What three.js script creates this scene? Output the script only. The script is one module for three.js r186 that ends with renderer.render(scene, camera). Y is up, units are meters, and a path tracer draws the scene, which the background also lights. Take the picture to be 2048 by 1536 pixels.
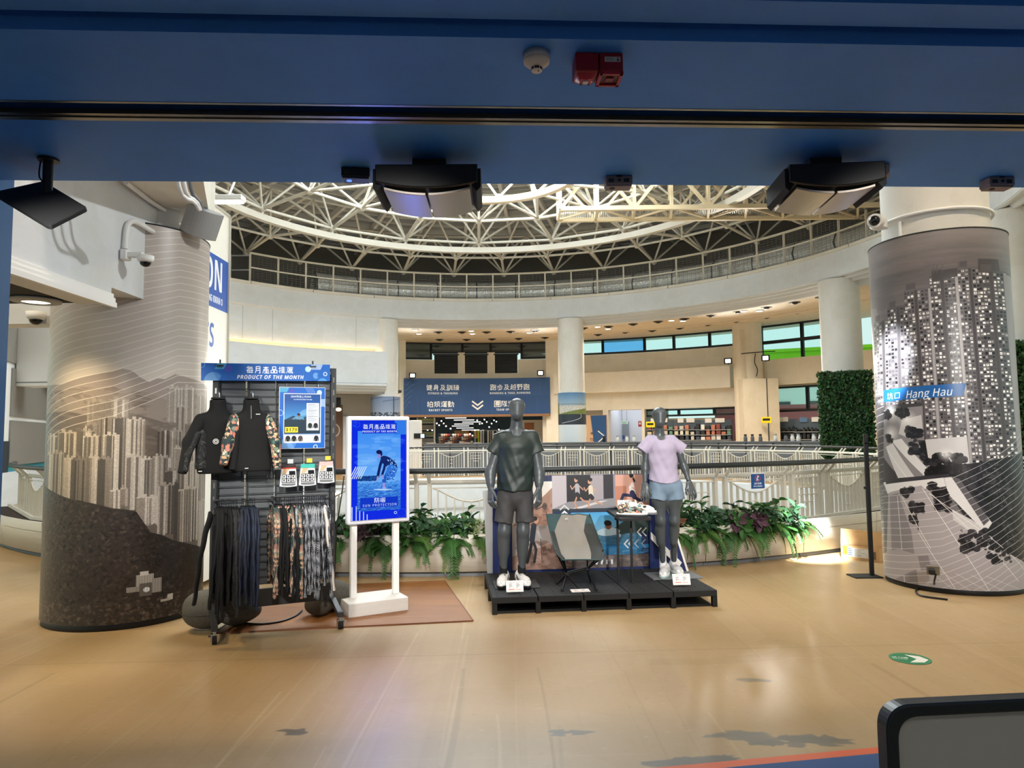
import * as THREE from 'three';
import { RoundedBoxGeometry } from 'three/addons/geometries/RoundedBoxGeometry.js';
import { mergeGeometries, mergeVertices } from 'three/addons/utils/BufferGeometryUtils.js';
import { MarchingCubes } from 'three/addons/objects/MarchingCubes.js';
import { RectAreaLightUniformsLib } from 'three/addons/lights/RectAreaLightUniformsLib.js';

// ---------- camera, sky, large lights, exposure ----------
const scene = new THREE.Scene();
const FOCAL = 1420, EYE = 1.55, PITCH = Math.atan(105 / FOCAL), ROLL = THREE.MathUtils.degToRad(0.65);
const camera = new THREE.PerspectiveCamera(2 * Math.atan(768 / FOCAL) * 180 / Math.PI, 2048 / 1536, 0.05, 300);
camera.rotation.order = 'YXZ';
camera.position.set(0, EYE, 0);
camera.rotation.set(PITCH, 0, -ROLL);
scene.add(camera);
const renderer = new THREE.WebGLRenderer({ antialias: true });
renderer.toneMapping = THREE.LinearToneMapping;
renderer.toneMappingExposure = 1.0;
renderer.shadowMap.enabled = true;
scene.background = new THREE.Color().setRGB(0.62, 0.86, 0.82);   // hazy bright sky beyond the far windows
scene.backgroundIntensity = 1.05;
RectAreaLightUniformsLib.init();
const CX = -0.8, CZ = -18.1;                    // axis of the round atrium
function areaLight(w, h, x, y, z, tx, ty, tz, color, intensity, parent = scene) {
  const l = new THREE.RectAreaLight(new THREE.Color().setRGB(...color), intensity, w, h);
  l.position.set(x, y, z); l.lookAt(tx, ty, tz); parent.add(l); return l;
}
function spotLight(x, y, z, tx, ty, tz, color, intensity, angle, penumbra, radius = 2) {
  const l = new THREE.SpotLight(new THREE.Color().setRGB(...color), intensity, 0, angle, penumbra, 2);
  l.position.set(x, y, z); l.target.position.set(tx, ty, tz); scene.add(l, l.target);
  l.castShadow = true; l.shadow.radius = radius; return l;
}
// daylight that comes down through the round skylight over the atrium
areaLight(8.5, 8.5, CX, 10.62, CZ, CX, 0, CZ, [0.92, 1.0, 1.04], 11);
// rows of ceiling panels in the shop behind the camera (their fittings are built with the shop ceiling)
for (const [x, z] of [[-2.6, 0.6], [0.2, 0.6], [3.0, 0.6], [-2.6, 3.2], [0.2, 3.2], [3.0, 3.2]]) areaLight(1.1, 0.5, x, 3.06, z, x, 0, z, [1.0, 0.88, 0.7], 2.6);

// track spots at the shop front that light the displays outside
const TRACK = [[-3.0, -3.4, 1.3, -6.4], [-1.9, -2.1, 1.2, -6.2], [-0.4, -1.0, 1.1, -6.6], [1.0, 0.6, 1.1, -6.9], [2.2, 1.9, 1.1, -7.2], [3.6, 4.3, 1.4, -7.2]];
for (const [x, tx, ty, tz] of TRACK) spotLight(x, 2.86, -1.3, tx, ty, tz, [1, 0.96, 0.9], 62, 0.33, 0.9, 5);

// spots fixed high on the shop's outer wall, aimed across the walkway
const FACADE = [[3.2, 5.6, -4.75, -3.2, 2.9, -5.6, 46, 0.42, 0.8], [2.6, 5.6, -4.75, 3.72, 0.2, -8.95, 1500, 0.07, 0.35], [1.7, 5.6, -4.75, 3.87, 2.2, -7.34, 900, 0.062, 0.15], [0.2, 5.6, -4.75, 0.6, 0.8, -7.4, 22, 0.5, 0.9]];
for (const [x, y, z, tx, ty, tz, I, a, p] of FACADE) spotLight(x, y, z, tx, ty, tz, [0.93, 0.98, 1], I, a, p, 3);

// ---------- helpers ----------
let seed = 7;
const rnd = (a = 1, b) => { seed = (seed + 0x6d2b79f5) | 0; let t = Math.imul(seed ^ (seed >>> 15), 1 | seed); t = (t + Math.imul(t ^ (t >>> 7), 61 | t)) ^ t; const r = ((t ^ (t >>> 14)) >>> 0) / 4294967296; return b === undefined ? r * a : a + r * (b - a); };
const V = (x, y, z) => new THREE.Vector3(x, y, z), D = (d) => d * Math.PI / 180;
// the direction in which a pixel of the 2048 x 1536 photograph looks, and points found along it
function ray(px, py) {
  const x0 = (px - 1024) / FOCAL, y0 = -(py - 768) / FOCAL, c = Math.cos(ROLL), s = Math.sin(ROLL), x = c * x0 + s * y0, y = -s * x0 + c * y0;
  return V(x, y * Math.cos(PITCH) + Math.sin(PITCH), -(Math.cos(PITCH) - y * Math.sin(PITCH)));
}
const along = (d, t) => V(d.x * t, EYE + d.y * t, d.z * t);
const at = (px, py, z) => { const d = ray(px, py); return along(d, z / d.z); };
const onY = (px, py, h) => { const d = ray(px, py); return along(d, (h - EYE) / d.y); };
const onX = (px, py, x) => { const d = ray(px, py); return along(d, x / d.x); };
const onPlane = (px, py, p, n) => { const d = ray(px, py); return along(d, (p.clone().sub(V(0, EYE, 0))).dot(n) / d.dot(n)); };
const onRing = (px, py, R) => {                  // far side of a cylinder round the atrium's axis: {phi, h}
  const d = ray(px, py), a = d.x * d.x + d.z * d.z, b = -2 * (d.x * CX + d.z * CZ), c = CX * CX + CZ * CZ - R * R, t = (-b + Math.sqrt(Math.max(0, b * b - 4 * a * c))) / (2 * a), p = along(d, t);
  return { phi: Math.atan2(p.x - CX, CZ - p.z), h: p.y, p };
};
const ringPt = (R, phi, h) => V(CX + R * Math.sin(phi), h, CZ - R * Math.cos(phi));

const names = new Map();
function numbered(name) { const n = names.get(name) || 0; names.set(name, n + 1); return n ? name + '_' + String(n).padStart(3, '0') : name; }
function tag(o, label, category, group) { o.userData.label = label; o.userData.category = category; if (group) o.userData.group = group; return o; }
function thing(name, label, category, pos = [0, 0, 0], turn = 0, group) {
  const o = new THREE.Group(); o.name = numbered(name); o.position.set(...(pos.isVector3 ? pos.toArray() : pos)); o.rotation.y = turn; scene.add(o);
  return tag(o, label, category, group);
}
function mesh(name, geo, material, parent) {
  const m = new THREE.Mesh(Array.isArray(geo) ? mg(geo) : geo, material);
  m.name = parent ? name : numbered(name); m.castShadow = m.receiveShadow = true; (parent || scene).add(m); return m;
}
const solo = (name, geo, material, label, category, group) => tag(mesh(name, geo, material), label, category, group);
function struct(name, geo, material, parent) { const m = mesh(name, geo, material, parent); if (!parent) m.userData.kind = 'structure'; return m; }
function stuff(m) { m.userData.kind = 'stuff'; return m; }
function structGroup(name) { const g = new THREE.Group(); g.name = numbered(name); g.userData.kind = 'structure'; scene.add(g); return g; }
const ORD = ['first', 'second', 'third', 'fourth', 'fifth', 'sixth', 'seventh', 'eighth', 'ninth', 'tenth', 'eleventh', 'twelfth', 'thirteenth', 'fourteenth', 'fifteenth', 'sixteenth', 'seventeenth', 'eighteenth', 'nineteenth', 'twentieth', 'twenty-first', 'twenty-second', 'twenty-third', 'twenty-fourth', 'twenty-fifth', 'twenty-sixth'];

function mg(list) {
  const gs = list.map((g) => { let h = g.index ? g.toNonIndexed() : g.clone(); for (const k of Object.keys(h.attributes)) if (!['position', 'normal', 'uv'].includes(k)) h.deleteAttribute(k); if (!h.attributes.uv) h.setAttribute('uv', new THREE.BufferAttribute(new Float32Array(h.attributes.position.count * 2), 2)); if (!h.attributes.normal) h.computeVertexNormals(); h.morphAttributes = {}; return h; });
  return gs.length === 1 ? gs[0] : mergeGeometries(gs);
}
const T = (g, x = 0, y = 0, z = 0, rx = 0, ry = 0, rz = 0) => { if (rx || ry || rz) g.applyMatrix4(new THREE.Matrix4().makeRotationFromEuler(new THREE.Euler(rx, ry, rz, 'YXZ'))); return g.translate(x, y, z); };
const box = (w, h, d, x = 0, y = 0, z = 0, rx = 0, ry = 0, rz = 0) => T(new THREE.BoxGeometry(w, h, d), x, y, z, rx, ry, rz);
const rbox = (w, h, d, r, x = 0, y = 0, z = 0, rx = 0, ry = 0, rz = 0, s = 2) => T(new RoundedBoxGeometry(w, h, d, s, Math.min(r, w / 2.01, h / 2.01, d / 2.01)), x, y, z, rx, ry, rz);
const cyl = (r0, r1, h, x = 0, y = 0, z = 0, n = 20, rx = 0, ry = 0, rz = 0) => T(new THREE.CylinderGeometry(r0, r1, h, n), x, y, z, rx, ry, rz);
const sph = (r, x = 0, y = 0, z = 0, sx = 1, sy = 1, sz = 1, n = 16) => { const g = new THREE.SphereGeometry(r, n, Math.max(6, n * 0.6 | 0)); g.scale(sx, sy, sz); return g.translate(x, y, z); };
const lathe = (pts, n = 32, a = 0, l = Math.PI * 2) => new THREE.LatheGeometry(pts.map((p) => new THREE.Vector2(p[0], p[1])), n, a, l);
const rod = (a, b, r, n = 8, r2 = r) => { const d = b.clone().sub(a), g = new THREE.CylinderGeometry(r2, r, d.length(), n, 1); g.applyMatrix4(new THREE.Matrix4().makeRotationFromQuaternion(new THREE.Quaternion().setFromUnitVectors(V(0, 1, 0), d.clone().normalize()))); return g.translate((a.x + b.x) / 2, (a.y + b.y) / 2, (a.z + b.z) / 2); };
const bar = (a, b, w, h) => { const d = b.clone().sub(a), L = d.length(), g = new THREE.BoxGeometry(w, h, L), m = new THREE.Matrix4().lookAt(b, a, Math.abs(d.y) > 0.98 * L ? V(0, 0, 1) : V(0, 1, 0)); g.applyMatrix4(m); return g.translate((a.x + b.x) / 2, (a.y + b.y) / 2, (a.z + b.z) / 2); };
const tube = (pts, r, n = 24, k = 7) => new THREE.TubeGeometry(new THREE.CatmullRomCurve3(pts.map((p) => (p.isVector3 ? p : V(...p)))), n, r, k, false);
const poly = (pts) => { const s = new THREE.Shape(); pts.forEach((p, i) => (i ? s.lineTo(p[0], p[1]) : s.moveTo(p[0], p[1]))); s.closePath(); return s; };
const extr = (pts, d, bevel = 0, x = 0, y = 0, z = 0, rx = 0, ry = 0, rz = 0) => T(new THREE.ExtrudeGeometry(pts instanceof THREE.Shape ? pts : poly(pts), { depth: d, bevelEnabled: bevel > 0, bevelThickness: bevel, bevelSize: bevel, bevelSegments: 2, curveSegments: 10 }), x, y, z, rx, ry, rz);
// a ring profile (radius, height) swept round the atrium's axis between two bearings (0 = far side)
function ringGeo(profile, a, b, n) { const g = lathe(profile, n || Math.max(2, Math.ceil(Math.abs(b - a) / D(2.5))), Math.PI - b, b - a); return boxUV(g.translate(CX, 0, CZ)); }
function ringBox(R0, R1, y0, y1, a, b, n) {
  const caps = [a, b].map((p) => { const g = new THREE.BufferGeometry(), q = [ringPt(R0, p, y0), ringPt(R1, p, y0), ringPt(R1, p, y1), ringPt(R0, p, y1)]; g.setAttribute('position', new THREE.Float32BufferAttribute(q.flatMap((v) => v.toArray()), 3)); g.setIndex(p === a ? [0, 1, 2, 0, 2, 3] : [0, 2, 1, 0, 3, 2]); g.computeVertexNormals(); return boxUV(g); });
  const m = [], mk = (p) => { m.push(ringGeo(p, a, b, n)); };
  mk([[R0, y1], [R0, y0]]); mk([[R0, y0], [R1, y0]]); mk([[R1, y0], [R1, y1]]); mk([[R1, y1], [R0, y1]]);
  return mg([...m, ...caps]);
}
// uv in metres from the direction each face looks in
function boxUV(g, s = 1) {
  if (!g.attributes.normal) g.computeVertexNormals();
  const p = g.attributes.position, n = g.attributes.normal, uv = new Float32Array(p.count * 2);
  for (let i = 0; i < p.count; i++) { const ax = Math.abs(n.getX(i)), ay = Math.abs(n.getY(i)), az = Math.abs(n.getZ(i)), k = ay > 0.7 ? [p.getX(i), -p.getZ(i)] : ax > az ? [p.getZ(i), p.getY(i)] : [p.getX(i), p.getY(i)]; uv[i * 2] = k[0] * s; uv[i * 2 + 1] = k[1] * s; }
  g.setAttribute('uv', new THREE.BufferAttribute(uv, 2)); return g;
}
const quadUV = (g, x0, x1, y0, y1) => { const p = g.attributes.position, uv = new Float32Array(p.count * 2); for (let i = 0; i < p.count; i++) { uv[2 * i] = (p.getX(i) - x0) / (x1 - x0); uv[2 * i + 1] = (p.getY(i) - y0) / (y1 - y0); } g.setAttribute('uv', new THREE.BufferAttribute(uv, 2)); return g; };

// ---------- textures ----------
function canvas(w, h, draw) { const c = document.createElement('canvas'); c.width = w; c.height = h; const x = c.getContext('2d'); draw(x, w, h); return c; }
function tex(w, h, draw, { repeat, srgb = true, mirror } = {}) {
  const t = new THREE.CanvasTexture(canvas(w, h, draw)); if (srgb) t.colorSpace = THREE.SRGBColorSpace;
  t.wrapS = t.wrapT = mirror ? THREE.MirroredRepeatWrapping : THREE.RepeatWrapping; if (repeat) t.repeat.set(...repeat); t.anisotropy = 8; return t;
}
const grain = (x, w, h, n, a, cols) => { for (let i = 0; i < n; i++) { x.globalAlpha = a * rnd(); x.fillStyle = cols[(rnd() * cols.length) | 0]; const r = rnd(1, 4); x.fillRect(rnd(w), rnd(h), r, r); } x.globalAlpha = 1; };
const M = {};
const mat = (o) => { if (Array.isArray(o.color)) o.color = new THREE.Color().setRGB(...o.color); return new (('transmission' in o || 'clearcoat' in o || 'sheen' in o) ? THREE.MeshPhysicalMaterial : THREE.MeshStandardMaterial)({ roughness: 0.6, ...o }); };
const plasterTex = tex(512, 512, (x, w, h) => { x.fillStyle = '#f4f4f4'; x.fillRect(0, 0, w, h); for (let i = 0; i < 260; i++) { x.globalAlpha = 0.035; x.fillStyle = rnd() > 0.5 ? '#fff' : '#b9b2a6'; x.beginPath(); x.ellipse(rnd(w), rnd(h), rnd(10, 70), rnd(10, 60), rnd(3), 0, 7); x.fill(); } x.globalAlpha = 1; grain(x, w, h, 5000, 0.06, ['#fff', '#a8a296']); }, { repeat: [0.4, 0.4] });
const bumpTex = tex(512, 512, (x, w, h) => { x.fillStyle = '#808080'; x.fillRect(0, 0, w, h); grain(x, w, h, 30000, 0.5, ['#fff', '#000']); }, { repeat: [1.5, 1.5], srgb: false });
M.white = mat({ color: '#eef1f4', map: plasterTex, roughness: 0.75, bumpMap: bumpTex, bumpScale: 0.0006 });
M.cream = mat({ color: '#f5efe2', map: plasterTex, roughness: 0.75, bumpMap: bumpTex, bumpScale: 0.0006 });
M.beige = mat({ color: '#eee2cc', map: plasterTex, roughness: 0.75, bumpMap: bumpTex, bumpScale: 0.0006 });
M.blue = mat({ color: [0.06, 0.3, 0.88], map: plasterTex, roughness: 0.55, sheen: 0, specularIntensity: 0.9, bumpMap: bumpTex, bumpScale: 0.0004 });
M.steelWhite = mat({ color: '#eeeae2', roughness: 0.45 });
M.steelCream = mat({ color: '#e6d2ac', roughness: 0.5 });
M.railCream = mat({ color: '#e2dac6', roughness: 0.5 });
M.black = mat({ color: '#101113', roughness: 0.45 });
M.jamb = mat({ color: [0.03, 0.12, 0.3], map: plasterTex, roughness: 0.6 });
M.blackMatte = mat({ color: '#17181a', roughness: 0.75 });
M.dark = mat({ color: '#2a2d30', roughness: 0.55 });
M.grey = mat({ color: '#6f7276', roughness: 0.6 });
M.lightGrey = mat({ color: '#a9abac', roughness: 0.6 });
M.whitePlastic = mat({ color: '#efefec', roughness: 0.4 });
M.whitePaint = mat({ color: '#f4f3f0', roughness: 0.45 });
M.chrome = mat({ color: '#c9cbcd', roughness: 0.22, metalness: 1 });
M.steel = mat({ color: '#9a978f', roughness: 0.32, metalness: 1 });
M.rubber = mat({ color: '#151515', roughness: 0.85 });
M.card = mat({ color: '#f3f1ee', roughness: 0.8 });
const glow = (r, g, b, k, base = 0.8) => mat({ color: [base, base, base], emissive: new THREE.Color().setRGB(r, g, b), emissiveIntensity: k, roughness: 0.5 });
// ---------- lettering: Chinese characters drawn stroke by stroke on a 24 x 24 grid (two base-36 digits per corner of a stroke) ----------
const GLYPH = {
  '每': '8127 64k4 785klk 78j8im 1eme bacc bgcj', '月': '62i2imfm 626f3m 68i8 6eie', '產': 'b1b3 34k4 75g8 g578 4aka 4a4g1m 9b6g 8ele dbdm 8ili 5mmm',
  '品': '72h2ha7a72 2dadal2l2d ddldlldldd', '推': '1787 515k3j 1g8d d1a6 b5bm g1h4 b5m5 bala bflf bkmk g5gk',
  '薦': '13m3 7175 g1g5 c5c7 47m7 474g1m 79j9jc7c b7bc f7fc 7e7j 7eke 7hkh 7jljkmim 9l9m clcm flfm', '健': '5129 454m 74a48aaa6m 7fbkmm d4k4k9 b6m6 d9k9 cclc bfmf g1gj',
  '身': 'b0a3 636f 63h3hmel 67h7 6bhb 2fhf k93l', '及': '838b2m 43g3e9j9 j9fg7m 8adhmm', '訓': '5063 15a5 2999 2d9d 2h9h9m2m2h d2deam h3hk l2lm',
  '練': '512676 932c9c 7a9e 5c5m 2g1k 8g9j b4m4 c8l8lfcfc8 cblb g1gm gfam gfmm', '跑': '22929828 2228 686k 6d9d 2b2l 1mak d1a7 c4l4kfie c9h9hece c9cllllh',
  '步': 'b1ba b5j5 555a 1ama bcbj9j 6d3h gdjf kgel4m', '越': '34a4 616a 19b9 6a6k 6eae 3c3g1m 3hakmm c5m5 c5cffd h1iakgmd l8gh j1l3',
  '野': '22a2aa2a22 26a6 626l 2eae 1lbk d2k2g6 d4i8 c9m9kd hahlek', '拍': '1787 515k3j 1g8d g1e5 b5l5llblb5 bdld',
  '類': '616b 16b6 2244 a284 661a 66ab 1ebe 6b6e1m 6fbm 8b9c c2m2 h2g5 d5l5lhdhd5 d9l9 dddd ddld fham jhmm', '運': '2244 18585h 1l5hakml 8287 82m2l6 b6k6 b9k9kfbfb9 bckc 9imi f4fl',
  '動': 'a122 14b4 27a7ae2e27 2aaa 626l 2hah 1lbk c7m7llik h1hdbm', '團': '11m1mm1m11 54j4 66i6ib6b66 68i8 c2cd 5did 4gjg fefkdk 8hai',
  '隊': '2282588c7g5f 222m c1e4 k1h4 a5m5 g5b9 d8hdhkel fc9g hg9m l8hc hdml', '防': '2282588c7g5f 222m f1g4 a5m5 f5ee9m ebkbjlhk',
  '曬': '14747i1i14 1b7b 92e2 g2m2 949994 94e4e8 g8g4m4m8 fafb 9ama 9a9g8m bcmcmfbfbc ebef ibif bhbm bjfj bmfl hhhlmlmk mihj', '坑': '1797 515i 1jai f1f4 a6m6 eaeg9m eakaklmlmi',
  '口': '44j4jk4k44', '抗': '1787 515k3j 1g8d f1f4 a6m6 eaeg9m eakaklmlmi', '上': 'b1bl b9j9 1lml', '衣': 'b1b4 25l5 b51e 7b7kbi b7fgmm k9fd',
  '請': '5063 15a5 2999 2d9d 2h9h9m2m2h b3m3 c6l6 a9m9 g1g9 cccm cclclmjm cflf cili', '勿': '6128 54l4klhl b54h h56m', '攀': '515a 1595 h1ha d5l5 b1da d1ba 1cmc cc2h ccmh 6jgj 4mim bfbm', '爬': 'a112 222f1m 555k 828fbm d3l3lcdcd3 h3hc d3dkmkmg',
  '分': '813a f1md 6aka kajmgl 9a5l', '區': '12m2 222lml 85h5h98985 7bbbbh7h7b ebjbjheheb', '接': '1787 515k3j 1g8d a4m4 g1g4 d5ea j5ia 9ama fadgjm kdam 9fmf', '近': '2244 18585h 1l5hakml k1c4 c4ccak c9m9 i9il',
};
const P36 = (c) => parseInt(c, 36);
function glyph(x, ch, x0, y0, size, weight = 0.1, slant = 0) {
  const g = GLYPH[ch]; if (!g) return;
  const n = g.split(' ').length; x.lineWidth = size * weight * (n > 14 ? 0.66 : n > 10 ? 0.82 : 1); x.lineCap = 'butt'; x.lineJoin = 'miter'; x.miterLimit = 3; x.beginPath();
  for (const s of g.split(' ')) for (let i = 0; i + 1 < s.length; i += 2) { const u = (P36(s[i]) + 0.5) / 24, v = (P36(s[i + 1]) + 0.5) / 24, px = x0 + u * size + (0.5 - v) * slant * size, py = y0 + v * size; i ? x.lineTo(px, py) : x.moveTo(px, py); }
  x.stroke();
}
// a line of Chinese (stroked) centred on cx; y is its top
function han(x, text, cx, y, size, color, weight = 0.1, gap = 0.04, align = 'center', slant = 0) {
  const w = text.length * size * (1 + gap); let p = align === 'center' ? cx - w / 2 : cx;
  x.strokeStyle = x.fillStyle = color;
  for (const ch of text) { if (GLYPH[ch]) glyph(x, ch, p, y, size, weight, slant); else { x.font = `bold ${size * 0.95}px sans-serif`; x.textAlign = 'left'; x.textBaseline = 'alphabetic'; x.fillText(ch, p, y + size * 0.86); } p += size * (1 + gap) * (GLYPH[ch] ? 1 : 0.66); }
}
function latin(x, text, cx, y, size, color, { bold = true, align = 'center', italic = 0, spacing = 0, sx = 1 } = {}) {
  x.save(); x.fillStyle = color; x.font = `${bold ? 'bold ' : ''}${size}px sans-serif`; x.textBaseline = 'alphabetic'; x.textAlign = 'left';
  let w = 0; for (const c of text) w += x.measureText(c).width + spacing; w -= spacing;
  x.translate(cx, y); x.transform(sx, 0, -italic, 1, 0, 0); let p = align === 'center' ? -w / 2 : align === 'right' ? -w : 0;
  for (const c of text) { x.fillText(c, p, 0); p += x.measureText(c).width + spacing; }
  x.restore();
}
const PI = Math.PI;
// ---------- the setting: floor, shop ceiling, shop front, gallery ring ----------
// polished concrete: pale beige with trowel bands along the walking direction, scuffs and worn patches
const floorTex = tex(2048, 2048, (x, w, h) => {
  x.fillStyle = '#b2956a'; x.fillRect(0, 0, w, h);
  const X = (m) => (m + 8) / 16 * w, Y = (z) => h + z / 12 * h;        // the sheet covers 16 m across and 12 m deep
  for (let i = 0; i < 500; i++) { x.globalAlpha = 0.05; x.fillStyle = rnd() > 0.5 ? '#dcc9a4' : '#a88d62'; x.beginPath(); x.ellipse(rnd(w), rnd(h), rnd(20, 160), rnd(20, 120), rnd(3), 0, 7); x.fill(); }
  for (let i = 0; i < 150; i++) { const a = rnd(w), l = rnd(200, 1400), b = rnd(h + 400) - 400; x.globalAlpha = rnd(0.03, 0.13); x.fillStyle = rnd() > 0.45 ? '#9c8156' : '#e2d2b0'; x.fillRect(a, b, rnd(4, 34), l); }
  for (let i = 0; i < 420; i++) { const a = rnd(w), l = rnd(60, 900), b = rnd(h); x.globalAlpha = rnd(0.05, 0.22); x.strokeStyle = rnd() > 0.4 ? '#8f7650' : '#ead9b8'; x.lineWidth = rnd(0.6, 2.4); x.beginPath(); x.moveTo(a, b); x.quadraticCurveTo(a + rnd(-12, 12), b + l / 2, a + rnd(-6, 6), b + l); x.stroke(); }
  for (let i = 0; i < 240; i++) { x.globalAlpha = rnd(0.04, 0.12); x.strokeStyle = rnd() > 0.5 ? '#947b56' : '#e8d8b8'; x.lineWidth = rnd(0.6, 2); const a = rnd(w), b = rnd(h); x.beginPath(); x.moveTo(a, b); x.lineTo(a + rnd(60, 400), b + rnd(-10, 10)); x.stroke(); }
  x.globalAlpha = 0.5; x.strokeStyle = '#8d7650'; x.lineWidth = 2.2; for (const z of [-4.95, -2.2, -8.9]) { x.beginPath(); x.moveTo(0, Y(z) + 5); x.lineTo(w, Y(z - 0.55)); x.stroke(); }
  for (const m of [-6.2, -3.1, -0.35, 0.15, 2.4, 4.3]) { x.globalAlpha = 0.28; x.strokeStyle = '#826a46'; x.lineWidth = rnd(2, 5); x.beginPath(); x.moveTo(X(m), Y(-4.9)); x.quadraticCurveTo(X(m + 0.08), Y(-3.2), X(m - 0.05), Y(-1.5)); x.stroke(); }
  x.globalAlpha = 0.16; x.strokeStyle = '#8a7048'; x.lineWidth = 26; x.beginPath(); x.ellipse(X(1.0), Y(-5.35), 130, 60, 0.1, -0.6, 1.6); x.stroke();
  // worn-through patches of grey screed and dropped paint
  const blot = (m, z, n, s, col) => { x.fillStyle = col; for (let i = 0; i < n; i++) { const a = X(m) + rnd(-s, s) * 1.6, b = Y(z) + rnd(-s, s) * 0.5; x.globalAlpha = 0.85; x.beginPath(); for (let k = 0; k < 9; k++) { const t = k / 9 * 6.283, r = rnd(2, 9); x.lineTo(a + Math.cos(t) * r * 1.8, b + Math.sin(t) * r); } x.fill(); } };
  blot(1.42, -3.72, 16, 16, '#6f6a5f'); blot(1.15, -3.78, 8, 12, '#7b7466'); blot(0.78, -3.5, 8, 9, '#6d675c'); blot(1.0, -3.52, 4, 6, '#6d675c'); blot(0.28, -3.86, 3, 5, '#6f6a60'); blot(1.5, -4.6, 3, 5, '#857a63'); blot(-1.15, -3.9, 2, 3, '#5e5038');
  x.globalAlpha = 1; grain(x, w, h, 14000, 0.1, ['#fff0d0', '#6d5836']);
}, { mirror: true });
const floorRough = tex(1024, 1024, (x, w, h) => { x.fillStyle = '#6b6b6b'; x.fillRect(0, 0, w, h); for (let i = 0; i < 700; i++) { x.globalAlpha = 0.09; x.fillStyle = rnd() > 0.5 ? '#a0a0a0' : '#404040'; x.beginPath(); x.ellipse(rnd(w), rnd(h), rnd(6, 60), rnd(20, 160), rnd(-0.2, 0.2), 0, 7); x.fill(); } x.globalAlpha = 1; grain(x, w, h, 30000, 0.25, ['#aaa', '#444']); }, { srgb: false, repeat: [2, 2] });
M.floor = mat({ color: '#ffffff', map: floorTex, roughness: 0.9, roughnessMap: floorRough, bumpMap: floorRough, bumpScale: 0.0007 });
{
  const s = new THREE.Shape(); s.moveTo(-24, -7); s.lineTo(24, -7); s.lineTo(24, 42); s.lineTo(-24, 42); s.closePath();
  const hole = new THREE.Path(); hole.absarc(CX, -CZ, 9.45, 0, Math.PI * 2); s.holes.push(hole);
  const g = new THREE.ExtrudeGeometry(s, { depth: 0.3, bevelEnabled: false, curveSegments: 90 }); g.rotateX(-Math.PI / 2); g.translate(0, -0.3, 0);
  const p = g.attributes.position, uv = new Float32Array(p.count * 2); for (let i = 0; i < p.count; i++) { uv[2 * i] = (p.getX(i) + 8) / 16; uv[2 * i + 1] = -p.getZ(i) / 12; } g.setAttribute('uv', new THREE.BufferAttribute(uv, 2));
  struct('floor', g, M.floor);
}
// slab edge round the void and the walls of the storey below
struct('wall_slab_edge', [ringGeo([[9.46, -1.75], [9.3, -1.7], [9.3, -1.45], [9.42, -1.4], [9.42, -1.15], [9.3, -1.1], [9.3, -0.06], [9.4, 0], [9.5, 0]], -Math.PI, Math.PI, 120)], M.white);
struct('wall_lower_storey', [ringGeo([[12.5, -5.0], [12.5, -0.4]], -Math.PI, Math.PI, 60)], M.cream);
struct('ceiling_lower_storey', [ringGeo([[9.4, -1.75], [12.5, -1.75]], -Math.PI, Math.PI, 60)], M.white);
{ const g = new THREE.CircleGeometry(12.6, 60); g.rotateX(-Math.PI / 2); g.translate(CX, -5, CZ); struct('floor_lower_storey', boxUV(g), mat({ color: '#cfc3ae', roughness: 0.4 })); }

// shop ceiling: blue soffit with a shutter slot, its far edge, and the deeper blue rails behind it
const turnC = -D(3.0);                         // the shop front is turned a little: its right end stands farther away
const ceilDir = (x, z0) => z0 - Math.tan(D(3.0)) * x;
function ceilStrip(zA, zB, y0, y1, xa = -9, xb = 10) {          // a slab between two lines that run along the shop front
  const pts = [[xa, -ceilDir(xa, zA)], [xb, -ceilDir(xb, zA)], [xb, -ceilDir(xb, zB)], [xa, -ceilDir(xa, zB)]];
  const g = extr(pts, y1 - y0); g.rotateX(-Math.PI / 2); g.translate(0, y0, 0); return boxUV(g);
}
struct('ceiling', [ceilStrip(-2.49, -3.03, 3.0, 3.5), ceilStrip(-3.17, -3.99, 3.0, 3.5), ceilStrip(-3.03, -3.17, 3.16, 3.5), ceilStrip(-2.30, -2.44, 3.04, 3.5), ceilStrip(-2.44, -2.49, 3.1, 3.5)], M.blue);
struct('ceiling_shop', [ceilStrip(6, -2.25, 3.08, 3.5), ceilStrip(-2.25, -2.30, 3.16, 3.5)], M.blue);
{ // shutter slot: dark curtain edge, chain of slat ends and two brushed steel guide rails
  const t = structGroup('trim_1'), line = (z, y, w, h, n, m) => { const a = V(-8, y, ceilDir(-8, z)), b = V(9, y, ceilDir(9, z)); return mesh(n, bar(a, b, w, h), m, t); };
  line(-3.036, 3.008, 0.016, 0.02, 'rail', M.steel); line(-3.145, 3.004, 0.026, 0.022, 'rail', M.steel); line(-3.178, 3.0, 0.03, 0.024, 'rail', M.steel);
  line(-3.09, 3.085, 0.05, 0.08, 'shutter_edge', mat({ color: '#23211e', roughness: 0.6 }));
  const links = []; for (let x = -4; x < 5; x += 0.075) links.push(box(0.058, 0.012, 0.018, x, 3.022, ceilDir(x, -3.052), 0, D(3), 0));
  stuff(mesh('slat_ends', links, M.steel, t));
}
struct('wall_shop_front', [(() => { const g = ceilStrip(-3.995, -4.14, 3.35, 6.4); return g; })()], M.white);
struct('wall_left', [(() => { const g = extr([[at(24, 480, -4.1).x, 4.1], [-2.8, -7], [-3.4, -7], [-3.4, 4.1]], 3.2); g.rotateX(-Math.PI / 2); return boxUV(g); })()], M.jamb);
struct('wall_right', [box(0.4, 3.2, 11, 5.2, 1.6, 1.6)].map((g) => boxUV(g)), M.blue);
struct('wall_back', [box(10, 3.2, 0.2, 1, 1.6, 6.6)].map((g) => boxUV(g)), M.white);
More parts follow.
